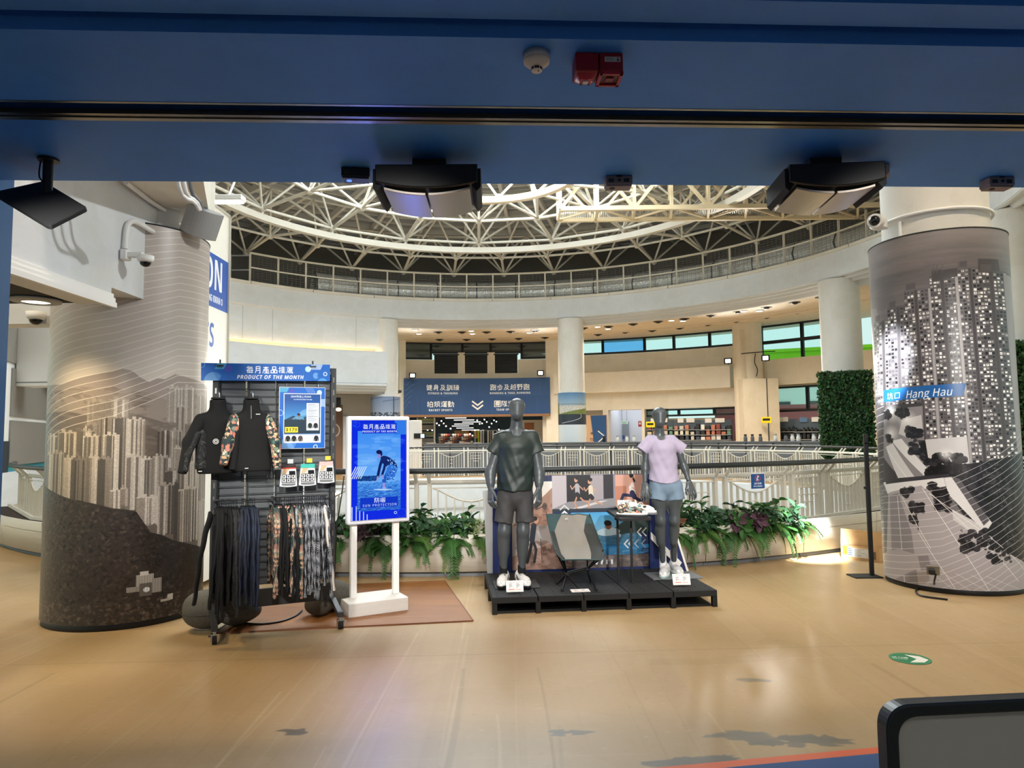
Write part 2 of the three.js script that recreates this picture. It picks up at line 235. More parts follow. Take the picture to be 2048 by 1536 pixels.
[[-2.6, 0.6], [0.2, 0.6], [3.0, 0.6], [-2.6, 3.2], [0.2, 3.2], [3.0, 3.2]].forEach(([x, z], i) => {
  const p = thing('ceiling_lamp', `${ORD[i % 3]} from the left in the ${i < 3 ? 'front' : 'back'} row of lamp panels behind the camera`, 'lamp', [x, 3.08, z], 0, 'shop ceiling lamp panels');
  mesh('frame', box(1.16, 0.012, 0.56, 0, -0.004, 0), M.whitePlastic, p); mesh('diffuser', box(1.1, 0.006, 0.5, 0, -0.012, 0), glow(1, 0.86, 0.66, 1), p);
});

{ const r = thing('lamp_track', 'black lamp track under the shop ceiling behind the camera', 'track'); mesh('track', box(7.6, 0.03, 0.035, 0.3, 3.06, -1.3), M.black, r);
  TRACK.forEach(([x, tx, ty, tz], i) => { const t = thing('track_spot', `${ORD[i]} from the left of the black track spots behind the camera`, 'lamp', [x, 2.86, -1.3]); t.lookAt(tx, ty, tz); mesh('housing', cyl(0.05, 0.05, 0.16, 0, 0, -0.1, 20, PI / 2), M.black, t); mesh('lens', cyl(0.042, 0.042, 0.01, 0, 0, -0.014, 20, PI / 2), glow(1, 0.93, 0.82, 4), t); mesh('arm', cyl(0.008, 0.008, 0.18, 0, 0.1, -0.1, 8), M.black, t); }); }
FACADE.forEach(([x, y, z, tx, ty, tz], i) => { const t = thing('facade_spot', `${ORD[i]} of the black spotlights on the outer wall above the shop front`, 'lamp', [x, y, z]); t.lookAt(tx, ty, tz); mesh('housing', cyl(0.07, 0.07, 0.2, 0, 0, -0.13, 20, PI / 2), M.black, t); mesh('lens', cyl(0.06, 0.06, 0.01, 0, 0, -0.03, 20, PI / 2), glow(0.93, 0.98, 1, 4), t); mesh('bracket', box(0.03, 0.03, 0.5, 0, 0, -0.4), M.black, t); });
// ---------- ring gallery: parapet, stepped moulding, soffit ----------
struct('parapet', [ringBox(12.0, 12.25, 6.56, 7.34, -PI, PI, 140)], M.white);
{ const sill = structGroup('trim_2'); for (let i = 0; i < 30; i++) { const a = i * D(12) - D(180); mesh('coping', ringBox(11.94, 12.32, 7.34, 7.43, a + D(0.07), a + D(11.93), 5), M.cream, sill); } }
struct('trim_3', [ringGeo([[12.02, 6.56], [12.02, 6.52], [12.12, 6.52], [12.12, 6.58], [12.2, 6.58], [12.2, 6.45], [12.32, 6.45], [12.32, 6.52], [12.42, 6.52], [12.42, 6.38], [12.56, 6.38], [12.56, 6.45], [12.7, 6.45], [12.7, 6.27], [13.0, 6.27]], -PI, PI, 140)], M.white);
struct('ceiling_gallery', [ringBox(13.0, 15.0, 6.27, 6.5, -PI, PI, 90), ringBox(15.0, 15.25, 6.33, 6.5, -PI, PI, 90), ringBox(15.25, 15.4, 6.25, 6.5, -PI, PI, 90), ringBox(15.4, 19.6, 6.38, 6.5, -PI, PI, 90)], mat({ color: '#f0e2cc', map: plasterTex, roughness: 0.7 }));
// roof space over the gallery: walkway slab and dark outer wall
struct('wall_roof_space', [ringBox(15.2, 15.4, 6.5, 11.2, -PI, PI, 80)], mat({ color: '#77736b', roughness: 0.9 }));
struct('floor_walkway', [ringBox(12.25, 15.2, 6.9, 7.0, -PI, PI, 80)], M.grey);
// ---------- roof: deck, skylight, space frame, gantry, upper guard rail, foil duct ----------
M.deck = mat({ color: '#b0b2b2', roughness: 0.85 }); M.purlin = mat({ color: '#d2d2ce', roughness: 0.8 });
const deckH = (R) => 10.3 + (15.4 - R) * 0.05;
struct('roof', [ringGeo([[15.4, deckH(15.4)], [4.1, deckH(4.1)]], -PI, PI, 72), ringGeo([[4.1, deckH(4.1) + 0.25], [15.4, deckH(15.4) + 0.25]], -PI, PI, 72)], M.deck);
{ // sheets of the deck lie on concentric battens and radial purlins
  const p = structGroup('trim_4');
  for (let R = 4.6, i = 0; R < 15.2; R += 0.36, i++) mesh('batten', ringBox(R, R + 0.1, deckH(R) - 0.1 - (i % 3 === 0 ? 0.07 : 0), deckH(R), -PI * 0.62, PI * 0.62, 60), i % 2 ? M.purlin : M.deck, p);
  for (let i = 0; i < 24; i++) { const a = D(-110 + i * 9.5); mesh('purlin', bar(ringPt(4.3, a, deckH(4.3) - 0.28), ringPt(15.2, a, deckH(15.2) - 0.28), 0.12, 0.22), M.purlin, p); }
}
{
  const s = thing('skylight', 'round milky skylight in the roof over the atrium', 'skylight', [CX, 10.8, CZ]);
  const cap = new THREE.CircleGeometry(4.15, 40); cap.rotateX(PI / 2); mesh('diffuser', T(cap, 0, 0.02, 0), glow(0.9, 1, 1, 2.2), s);
  mesh('kerb', lathe([[4.1, -0.05], [4.35, -0.05], [4.35, 0.35], [4.1, 0.35], [4.1, -0.05]], 40), M.steelWhite, s);
  for (let i = 0; i < 8; i++) mesh('glazing_bar', box(8.2, 0.08, 0.06, 0, -0.04, 0, 0, i * PI / 8, 0), M.steelWhite, s);
}
M.frameWhite = mat({ color: '#cdc8ba', roughness: 0.45 });
{
  const sf = thing('space_frame', 'white tubular steel space frame of triangles under the atrium roof', 'roof frame');
  const p0 = -2.7, ring = (R, h, n, off, lim) => { const a = []; for (let i = -n / 2; i < n / 2; i++) { const d = p0 + off + i * 360 / n; if (Math.abs(d) <= lim) a.push({ d, v: ringPt(R, D(d), h) }); } return a; };
  const A = ring(12.5, 8.62, 36, 5, 88), B = ring(10.7, 8.9, 36, 5, 105), C = ring(7.8, 8.72, 18, 0, 125), Dn = ring(5.85, 8.95, 18, 0, 150), Er = ring(3.5, 8.95, 18, 10, 160);
  const T0 = ring(13.6, 9.95, 36, 0, 85), T1 = ring(11.6, 10.02, 36, 0, 95), T2 = ring(9.25, 10.1, 36, 0, 115), T3 = ring(6.9, 10.2, 18, 10, 130), T4 = ring(4.7, 10.3, 18, 0, 150);
  const S = [], link = (P, Q, offs, r, m) => P.forEach((a) => offs.forEach((o) => { const b = Q.find((q) => Math.abs(q.d - a.d - o) < 0.3); if (b) S.push([a.v, b.v, r, m]); }));
  const chord = (P, step, r) => P.forEach((a) => { const b = P.find((q) => Math.abs(q.d - a.d - step) < 0.3); if (b) S.push([a.v, b.v, r]); });
  chord(B, 10, 0.045); chord(C, 20, 0.05); chord(Dn, 20, 0.05); chord(Er, 20, 0.045); chord(T1, 10, 0.04); chord(T2, 10, 0.04); chord(T3, 20, 0.04); chord(T4, 20, 0.04);
  link(A, B, [0], 0.055); link(A, T0, [-5, 5], 0.04); link(A, T1, [-5, 5], 0.04);
  link(B, T1, [-5, 5], 0.04); link(B, T2, [-5, 5], 0.04);
  link(C, B, [-5, 5], 0.05); link(C, T2, [-10, 0, 10], 0.045); link(C, T3, [-10, 10], 0.04); link(C, Dn, [0], 0.055);
  link(Dn, T3, [-10, 10], 0.045); link(Dn, T4, [0], 0.045); link(Dn, Er, [-10, 10], 0.045); link(Er, T4, [-10, 10], 0.04);
  const score = ([a, b]) => { const q = a.clone().add(b).multiplyScalar(0.5), ang = (q.y - EYE) / -q.z, vis = q.z < -2 && ang < 0.372 && Math.abs(q.x / q.z) < 0.74; return (vis ? 100 : 0) + a.distanceTo(b) / Math.hypot(q.x, q.y, q.z); };
  S.sort((a, b) => score(b) - score(a));
  S.slice(0, 296).forEach(([a, b, r]) => mesh('strut', rod(a, b, r, 8), M.frameWhite, sf));
  if (S.length > 296) stuff(mesh('small_struts', S.slice(296).map(([a, b, r]) => rod(a, b, r, 6)), M.frameWhite, sf));
  for (const P of [A, B, C, Dn, Er]) for (const q of P) if (q.v.z < -10) mesh('node', sph(0.12, q.v.x, q.v.y, q.v.z, 1, 1, 1, 10), M.frameWhite, sf);
  const low = (P, R, y, r, lim, name) => mesh(name, ringBox(R - r, R + r, y - r, y + r, -D(lim), D(lim), 70), M.frameWhite, sf);
  low(C, 7.8, 8.44, 0.1, 125, 'ring_beam'); for (const q of C) mesh('hanger', rod(q.v, q.v.clone().setY(8.5), 0.05, 8), M.frameWhite, sf);
  const g = low(Er, 2.75, 8.62, 0.09, 178, 'inner_ring_beam'); g.material = M.steelCream;
  for (const q of Er) mesh('hanger', rod(q.v, V(CX + (q.v.x - CX) * 0.8, 8.7, CZ + (q.v.z - CZ) * 0.8), 0.045, 8), M.frameWhite, sf);
}
{ // maintenance gantry: a long cream box truss with a mesh floor
  const g = thing('gantry', 'cream steel box truss gantry with mesh floor hung under the roof', 'gantry'), h = 8.3, H = 1.35;
  const nl = onY(1121, 418, h), nr = onY(1790, 409, h), fl = onY(1116, 440, h), fr = onY(1790, 433, h), up = (v) => v.clone().setY(h + H), mix = (a, b, t) => a.clone().lerp(b, t), n = 9;
  const c = (nm, a, b, w) => mesh(nm, bar(a, b, w, w), M.steelCream, g);
  for (const [a, b] of [[nl, nr], [fl, fr]]) { c('chord', a, b, 0.13); c('chord', up(a), up(b), 0.11); }
  for (let i = 0; i <= n; i++) {
    const a = mix(nl, nr, i / n), b = mix(fl, fr, i / n); c('post', a, up(a), 0.09); c('post', b, up(b), 0.09); c('cross_bar', a, b, 0.07);
    if (i < n) { const a2 = mix(nl, nr, (i + 1) / n), b2 = mix(fl, fr, (i + 1) / n); i % 2 ? (c('diagonal', up(a), a2, 0.09), c('diagonal', b, up(b2), 0.08)) : (c('diagonal', a, up(a2), 0.09), c('diagonal', up(b), b2, 0.08)); c('floor_brace', i % 2 ? a : b, i % 2 ? b2 : a2, 0.05); }
  }
  const wires = []; for (let i = 0; i < 150; i++) { const t = i / 150; wires.push(bar(mix(nl, nr, t).setY(h + 0.05), mix(fl, fr, t + 0.004).setY(h + 0.05), 0.015, 0.015)); } for (let i = 1; i < 12; i++) wires.push(bar(mix(nl, fl, i / 12).setY(h + 0.055), mix(nr, fr, i / 12).setY(h + 0.055), 0.012, 0.012));
  stuff(mesh('floor_mesh', wires, M.steel, g));
  mesh('handrail', bar(mix(nl, fl, 0.5).setY(h + 0.95).lerp(mix(nr, fr, 0.5).setY(h + 0.95), 0.25), mix(nr, fr, 0.5).setY(h + 0.95), 0.04, 0.04), M.steelCream, g);
}
{ // guard rail on the parapet, with wire mesh
  const r = thing('upper_railing', 'cream guard railing with wire mesh on the white upper parapet', 'railing'), R = 12.14, a0 = onRing(500, 540, R).phi, a1 = D(100), st = D(5.32);
  const rail = (y, t) => mesh('rail', ringBox(R - t, R + t, y - t, y + t, a0, a1, 70), M.railCream, r);
  rail(8.55, 0.035); rail(8.0, 0.025); rail(7.47, 0.02);
  for (let a = a0; a < a1; a += st) mesh('post', bar(ringPt(R, a, 7.42), ringPt(R, a, 8.56), 0.06, 0.06), M.railCream, r);
  const w = []; for (let y = 7.55; y < 8.52; y += 0.09) w.push(ringGeo([[R + 0.03, y], [R + 0.03, y + 0.008]], a0, a1, 70)); for (let a = a0; a < a1; a += D(0.8)) w.push(bar(ringPt(R + 0.03, a, 7.45), ringPt(R + 0.03, a, 8.53), 0.006, 0.006));
  stuff(mesh('wire_mesh', w, mat({ color: '#8c887c', roughness: 0.5 }), r));
  const e = thing('end_railing', 'grey return guard railing at the open end of the upper gallery', 'railing'), q = [ringPt(12.6, a0 - D(5.5), 7.0), ringPt(12.7, a0 - D(2.2), 7.0), ringPt(12.15, a0, 7.0)];
  for (const v of q.slice(0, 2)) mesh('post', bar(v, v.clone().setY(8.5), 0.06, 0.06), M.lightGrey, e);
  for (const y of [8.45, 7.9]) for (let i = 0; i < 2; i++) mesh('rail', bar(q[i].clone().setY(y), q[i + 1].clone().setY(y), 0.05, 0.05), M.lightGrey, e);
}
{ // crumpled foil duct along the gallery
  const foil = tex(512, 512, (x, w, h) => { x.fillStyle = '#888'; x.fillRect(0, 0, w, h); for (let i = 0; i < 1600; i++) { x.globalAlpha = 0.3; x.fillStyle = rnd() > 0.5 ? '#fff' : '#111'; const a = rnd(w), b = rnd(h), s = rnd(6, 30); x.beginPath(); x.moveTo(a, b); x.lineTo(a + rnd(-s, s), b + rnd(-s, s)); x.lineTo(a + rnd(-s, s), b + rnd(-s, s)); x.fill(); } }, { srgb: false, repeat: [0.7, 0.7] });
  const fm = mat({ color: '#ecece8', roughness: 0.32, metalness: 0.35, bumpMap: foil, bumpScale: 0.05 });
  const d = thing('foil_duct', 'silver foil wrapped air duct lying behind the upper guard railing', 'duct'), R = 13.0, y0 = 7.82, rr = 0.54, a0 = onRing(628, 585, 13).phi, a1 = D(98), n = 17;
  for (let i = 0; i < n; i++) {
    const p = [], a = a0 + (a1 - a0) * i / n, b = a0 + (a1 - a0) * (i + 0.975) / n; for (let k = 0; k <= 16; k++) { const t = k / 16 * 2 * PI, q = rr * (0.97 + 0.05 * Math.sin(k * 3 + i * 5)); p.push([R + Math.cos(t) * q, y0 + Math.sin(t) * q]); }
    mesh('section', ringGeo(p, a, b, 8), fm, d);
    if (i) mesh('strap', ringGeo(p.map(([x, y]) => [R + (x - R) * 1.04, y0 + (y - y0) * 1.04]), a - D(0.18), a + D(0.02), 2), mat({ color: '#55534e', roughness: 0.5, metalness: 0.6 }), d);
  }
}
// ---------- far gallery ----------
const RB = 18.2, phiAt = (px, R = RB, py = 760) => onRing(px, py, R).phi, hAt = (px, py, R = RB) => onRing(px, py, R).h;
M.column = mat({ color: '#efece6', map: plasterTex, roughness: 0.7 });
const colAt = (px, R, r, name, label, top = 6.5, m = M.column) => { const p = ringPt(R, phiAt(px, R), 0); const g = cyl(r, r, top + 5, 0, top / 2 - 2.5, 0, 40); boxUV(g); const o = thing(name, label, 'column', [p.x, 0, p.z]); o.userData.kind = 'structure'; mesh('shaft', g, m, o); return o; };
const printCol = tex(512, 1024, (x, w, h) => { // landscape print round a column: road and city view above, white, then grass slope with a runner
  let g = x.createLinearGradient(0, 0, 0, h * 0.2); g.addColorStop(0, '#5d88b4'); g.addColorStop(1, '#b9cfdd'); x.fillStyle = g; x.fillRect(0, 0, w, h * 0.2);
  x.fillStyle = '#8fa7b5'; x.fillRect(0, h * 0.13, w, h * 0.03); x.fillStyle = '#d9d6cd'; x.fillRect(0, h * 0.16, w, h * 0.1); for (let i = 0; i < 1500; i++) { x.fillStyle = ['#fff', '#aab', '#c8b9a5', '#8c9a8c'][(rnd() * 4) | 0]; x.fillRect(rnd(w), h * rnd(0.16, 0.26), 6, 4); }
  x.fillStyle = '#7d8a4c'; x.beginPath(); x.moveTo(0, h * 0.27); x.quadraticCurveTo(w * 0.5, h * 0.21, w * 0.72, h * 0.2); x.lineTo(w, h * 0.12); x.lineTo(w, h * 0.3); x.lineTo(0, h * 0.3); x.fill();
  x.fillStyle = '#343d49'; x.fillRect(0, h * 0.27, w, h * 0.13); x.strokeStyle = '#d9dade'; x.lineWidth = 6; x.beginPath(); x.moveTo(w * 0.1, h * 0.38); x.quadraticCurveTo(w * 0.7, h * 0.33, w * 0.55, h * 0.27); x.stroke();
  x.fillStyle = '#2d5fa8'; x.fillRect(w * 0.86, h * 0.13, 34, 70); x.fillStyle = '#3a2a22'; x.beginPath(); x.arc(w * 0.89, h * 0.115, 15, 0, 7); x.fill(); x.fillRect(w * 0.86, h * 0.2, 12, 60); x.fillRect(w * 0.91, h * 0.2, 12, 60);
  x.fillStyle = '#dfe8ee'; x.fillRect(0, h * 0.4, w, h * 0.3); x.fillStyle = '#c9d6d8'; x.fillRect(0, h * 0.7, w, h * 0.3); for (let i = 0; i < 900; i++) { x.strokeStyle = ['#7c8a5a', '#a6a878', '#5c6844'][(rnd() * 3) | 0]; x.lineWidth = 2; const a = rnd(w), b = h * rnd(0.72, 0.98); x.beginPath(); x.moveTo(a, b); x.lineTo(a + rnd(-14, 14), b - rnd(20, 60)); x.stroke(); }
  x.fillStyle = '#33302e'; x.beginPath(); x.arc(w * 0.84, h * 0.58, 24, 0, 7); x.fill(); x.fillRect(w * 0.79, h * 0.61, 52, 110); x.fillStyle = '#5b6f7c'; x.fillRect(w * 0.76, h * 0.63, 26, 80); x.fillStyle = '#2b2a2c'; x.fillRect(w * 0.8, h * 0.71, 18, 120); x.fillRect(w * 0.86, h * 0.71, 18, 110);
});
{
  const c = colAt(1143, 12.4, 0.55, 'column', 'white round column left of the blue windows with a landscape print');
  const w = cyl(0.59, 0.59, 3.35, 0, 1.68, 0, 48); w.rotateY(PI * 0.62); const m = mesh('printed_wrap', w, mat({ map: printCol, color: '#fff', roughness: 0.35 }), c); m.material.map.repeat.set(2, 1); m.userData.label = 'landscape print with a road and a runner';
  colAt(1686, 12.5, 0.62, 'column', 'white round column between the tall window and the printed column'); 
  const p3 = V(11.45, 0, -15.9); { const o = thing('column', 'white round column at the edge of the photo right of the printed column', 'column', [p3.x, 0, p3.z]); o.userData.kind = 'structure'; mesh('shaft', boxUV(cyl(0.6, 0.6, 11.5, 0, 0.75, 0, 40)), M.column, o); }
  const c4 = colAt(771, 12.45, 0.52, 'column', 'white round column end of the curved white wall');
  const w4 = cyl(0.62, 0.62, 1.0, 0, 2.75, 0, 40); mesh('printed_wrap', w4, mat({ color: '#fff', roughness: 0.4, map: tex(256, 256, (x, w, h) => { const g = x.createLinearGradient(0, 0, 0, h); g.addColorStop(0, '#7d8fae'); g.addColorStop(1, '#b9bfd0'); x.fillStyle = g; x.fillRect(0, 0, w, h); x.fillStyle = '#2e3a42'; for (let i = 0; i < 160; i++) { x.globalAlpha = 0.7; x.beginPath(); x.arc(rnd(w), h - Math.abs(rnd(-90, 90)), rnd(3, 11), 0, 7); x.fill(); } x.globalAlpha = 1; x.strokeStyle = '#333a44'; x.lineWidth = 4; x.strokeRect(w * 0.35, -4, 4, h); x.beginPath(); x.moveTo(0, h * 0.2); x.lineTo(w, h * 0.02); x.stroke(); }, { repeat: [3, 1] }) }), c4);
  const cb = colAt(1497, 17.2, 0.62, 'column', 'beige round column with two floodlights and cables', 6.45, M.beige);
  mesh('casing', boxUV(box(1.5, 3.9, 0.9, 0.2, 1.95, 0.5)), M.beige, cb); mesh('casing_joint', box(0.03, 3.9, 0.03, 0.45, 1.95, 0.96), M.dark, cb);
  for (const dx of [-0.5, -0.44, -0.38]) mesh('conduit', cyl(0.018, 0.018, 2.3, dx, 4.9, 0.62, 6), M.beige, cb);
  mesh('cable', tube([[-0.5, 5.0, 0.66], [0.1, 5.05, 0.7], [1.0, 5.1, 0.6]], 0.02, 12, 5), M.blackMatte, cb); mesh('cable', tube([[0.1, 5.0, 0.7], [0.05, 4.6, 0.72], [0.16, 4.3, 0.72], [0.1, 4.0, 0.72]], 0.02, 12, 5), M.blackMatte, cb);
}
// curved white wall on the left with a warm lit cove
{
  const a = -D(96), b = phiAt(768, 12.2);
  struct('wall_drum', [ringBox(12.06, 12.5, 5.25, 6.56, a, b), ringBox(12.44, 12.6, 3.6, 5.4, a, b)], M.white);
  struct('wall_drum_lower', [ringBox(11.86, 12.5, 3.78, 5.02, a, phiAt(774, 11.9)), ringBox(11.86, 11.9, 5.02, 5.1, a, phiAt(774, 11.9))], M.white);
  struct('trim_5', [ringGeo([[12.4, 3.36], [11.95, 3.36], [11.95, 3.46], [11.86, 3.46], [11.86, 3.56], [11.76, 3.56], [11.76, 3.66], [11.68, 3.66], [11.68, 3.78], [12.4, 3.78]], a, phiAt(771, 11.9))], M.white);
  solo('cove_light_strip', ringBox(11.95, 12.04, 5.07, 5.1, a, b - D(1)), glow(1, 0.62, 0.25, 9.0), 'warm light strip in the cove of the curved white wall', 'light strip');
  const j = []; for (const px of [485, 545, 712, 768]) { const f = phiAt(px, 12.05, 650); j.push(ringBox(12.05, 12.07, 5.26, 6.5, f, f + D(0.05), 2)); } struct('trim_6', j, M.lightGrey);
  struct('wall_storefront', [ringBox(14.2, 14.4, 0, 3.6, a, phiAt(799, 14.2))], mat({ color: '#d9d4cd', map: plasterTex, roughness: 0.7 }));
  struct('ceiling_storefront', [ringBox(12.4, 14.3, 3.45, 3.55, a, phiAt(790, 14.2))], M.dark);
  const f = phiAt(676, 14.1, 880), bp = thing('brown_wall_board', 'brown wall panel with a round ring sign between rack and screen', 'wall panel'); mesh('panel', ringBox(14.12, 14.19, 0, 3.0, f - D(3), f + D(0.8)), mat({ color: '#8a6a56', roughness: 0.6 }), bp);
  const rg = ringPt(14.1, f - D(0.9), 1.9), t = new THREE.TorusGeometry(0.28, 0.03, 8, 28); mesh('ring', T(t, rg.x, rg.y, rg.z, 0, -f, 0), M.cream, bp); mesh('door_frame', ringBox(14.02, 14.12, 0, 2.5, f + D(0.8), f + D(1.6), 2), M.white, bp);
  const lp = onRing(677, 822, 12.6).p, l = thing('pendant_lamp', 'black cylinder downlight lamp glowing warm above the brown panel', 'lamp', lp); mesh('housing', cyl(0.09, 0.09, 0.4, 0, 0.35, 0, 16), M.blackMatte, l); mesh('bulb', sph(0.12, 0, 0.06, 0, 1, 0.6, 1, 12), glow(1, 0.75, 0.4, 4), l);
  spotLight(lp.x, lp.y - 0.1, lp.z, lp.x, 0, lp.z, [1, 0.72, 0.4], 12, 0.9, 0.6, 4);
}
// ---------- back wall bands behind the gallery ----------
const fL = phiAt(800), fC = phiAt(1110), fR = phiAt(1470), fE = D(100);
const wallBands = [];
wallBands.push(ringBox(RB, RB + 0.3, hAt(950, 828), hAt(950, 720), fL - D(3), phiAt(869)), ringBox(RB, RB + 0.3, hAt(950, 828), hAt(950, 747), phiAt(869), phiAt(1036)), ringBox(RB, RB + 0.3, hAt(950, 828), hAt(950, 705), phiAt(916), phiAt(930)), ringBox(RB, RB + 0.3, hAt(950, 828), hAt(950, 705), phiAt(975), phiAt(990)), ringBox(RB, RB + 0.3, hAt(950, 828), hAt(950, 720), phiAt(1036), fC));
struct('wall_centre', wallBands, M.cream);
struct('wall_pier', [ringBox(RB - 0.6, RB + 0.3, 0, 6.4, phiAt(796), phiAt(809)), ringBox(RB - 0.6, RB + 0.3, 0, 6.4, phiAt(1094), phiAt(1120)), ringBox(RB - 0.3, RB + 0.3, 0, hAt(1100, 828), phiAt(1085), phiAt(1125))], M.cream);
const h1 = hAt(1320, 703), h2 = hAt(1320, 742), h3 = hAt(1320, 783), h4 = hAt(1320, 818);
struct('wall_bands', [ringBox(RB, RB + 0.3, h2, h1, fC, phiAt(1520)), ringBox(RB - 0.75, RB + 0.3, h3, h2, fC, phiAt(1472)), ringBox(RB - 0.3, RB + 0.3, h4, h3, fC, phiAt(1480))], M.cream);
const g1 = hAt(1590, 718), g2 = hAt(1590, 770);
struct('wall_right_band', [ringBox(RB - 0.6, RB + 0.3, g2, g1, phiAt(1505), fE), ringBox(RB - 0.6, RB + 0.3, 0, g2, phiAt(1660), fE)], M.beige);
M.glass = mat({ color: [0.8, 0.98, 0.97], roughness: 0.02, transmission: 1, thickness: 0, ior: 1.45 }); M.glassBlue = mat({ color: [0.16, 0.5, 0.9], roughness: 0.02, transmission: 1, thickness: 0 }); M.glassDark = mat({ color: '#5d6d78', roughness: 0.06, metalness: 0.75 });
let wn = 1;
function windowRow(pxs, h0, h1w, R, glassOf, mid) { // one framed window per gap between the pixels listed
  for (let i = 0; i + 1 < pxs.length; i++) {
    const a = phiAt(pxs[i], R), b = phiAt(pxs[i + 1], R), w = structGroup('window_' + wn++), fr = 0.06, da = fr / R;
    const B0 = typeof h0 === 'function' ? h0(i) : h0;
    mesh('pane', ringGeo([[R, B0], [R, h1w]], a, b, 3), glassOf(i), w);
    mesh('frame', ringBox(R - 0.07, R + 0.07, B0, B0 + 0.09, a, b, 3), M.black, w); mesh('frame', ringBox(R - 0.07, R + 0.07, h1w - 0.07, h1w, a, b, 3), M.black, w);
    mesh('frame', ringBox(R - 0.07, R + 0.07, B0, h1w, a - da, a + da, 2), M.black, w); mesh('frame', ringBox(R - 0.07, R + 0.07, B0, h1w, b - da, b + da, 2), M.black, w);
    if (mid) mesh('frame', ringBox(R - 0.07, R + 0.07, mid - 0.07, mid + 0.07, a, b, 3), M.black, w);
  }
}
windowRow([809, 862, 925, 982, 1044, 1095], (i) => (i === 0 || i === 4 ? hAt(950, 719) : hAt(950, 707)), 6.38, RB + 0.1, () => M.glassDark);
windowRow([1160, 1207, 1291, 1350, 1422, 1475], hAt(1320, 702), 6.38, RB + 0.1, (i) => (i === 1 ? M.glassBlue : M.glass));
windowRow([1522, 1526, 1608, 1690], hAt(1590, 720), 6.38, RB + 0.1, () => M.glass, hAt(1590, 679));
windowRow([1532, 1614, 1700], hAt(1590, 823), hAt(1590, 772), RB + 0.1, () => M.glass);
windowRow([1290, 1356, 1427, 1475], hAt(1380, 832), hAt(1380, 817), RB + 0.1, () => M.glass);
for (const [a, b, n] of [[869, 916, 'first'], [930, 975, 'second'], [990, 1035, 'third']]) { // three black louvred openings
  const t = thing('louvre', `${n} from the left of the three black louvre panels above the blue sign`, 'louvre'), A = phiAt(a), B = phiAt(b), y0 = hAt(950, 747), y1 = hAt(950, 708);
  mesh('backing', ringBox(RB + 0.1, RB + 0.2, y0, y1, A, B, 3), M.black, t); mesh('frame', ringBox(RB - 0.03, RB + 0.1, y1 - 0.06, y1, A - D(0.2), B + D(0.2), 3), M.black, t);
  for (let i = 0; i < 9; i++) mesh('slat', ringBox(RB, RB + 0.1, y0 + 0.02 + i * (y1 - y0) / 9, y0 + 0.05 + i * (y1 - y0) / 9, A, B, 3), M.dark, t);
}
// what stands outside the windows
for (const [px, d, w, h, y, c, l] of [[1590, 46, 26, 2.0, 4.75, '#93dc2c', 'long lime green building roof outside the tall window'], [1560, 60, 9, 12, -4, '#dfe9e6', 'pale apartment block outside the lower right window'], [1640, 64, 9, 9, -3, '#e9e2a8', 'pale yellow apartment block outside the lower right window'], [1600, 40, 9, 4, -1.0, '#d58a8f', 'pink low building outside the right windows'], [1380, 52, 20, 6, -3.4, '#c99a84', 'brown pink low building outside the small windows']]) {
  const p = at(px, 760, -d), b = thing('outside_building', l, 'building', [p.x, y, p.z], Math.atan2(-p.x, -p.z) ); mesh('walls', box(w, h, 4, 0, h / 2, 0), mat({ color: c, roughness: 0.9 }), b); mesh('roof_edge', box(w + 0.2, 0.2, 4.2, 0, h, 0), mat({ color: c, roughness: 0.9 }), b);
  if (h > 5) for (let i = 0; i < 4; i++) for (let k = 0; k < 3; k++) mesh('window', box(w * 0.16, 0.9, 0.1, -w * 0.3 + k * w * 0.3, h * 0.3 + i * h * 0.17, 2.02), M.glassDark, b);
}
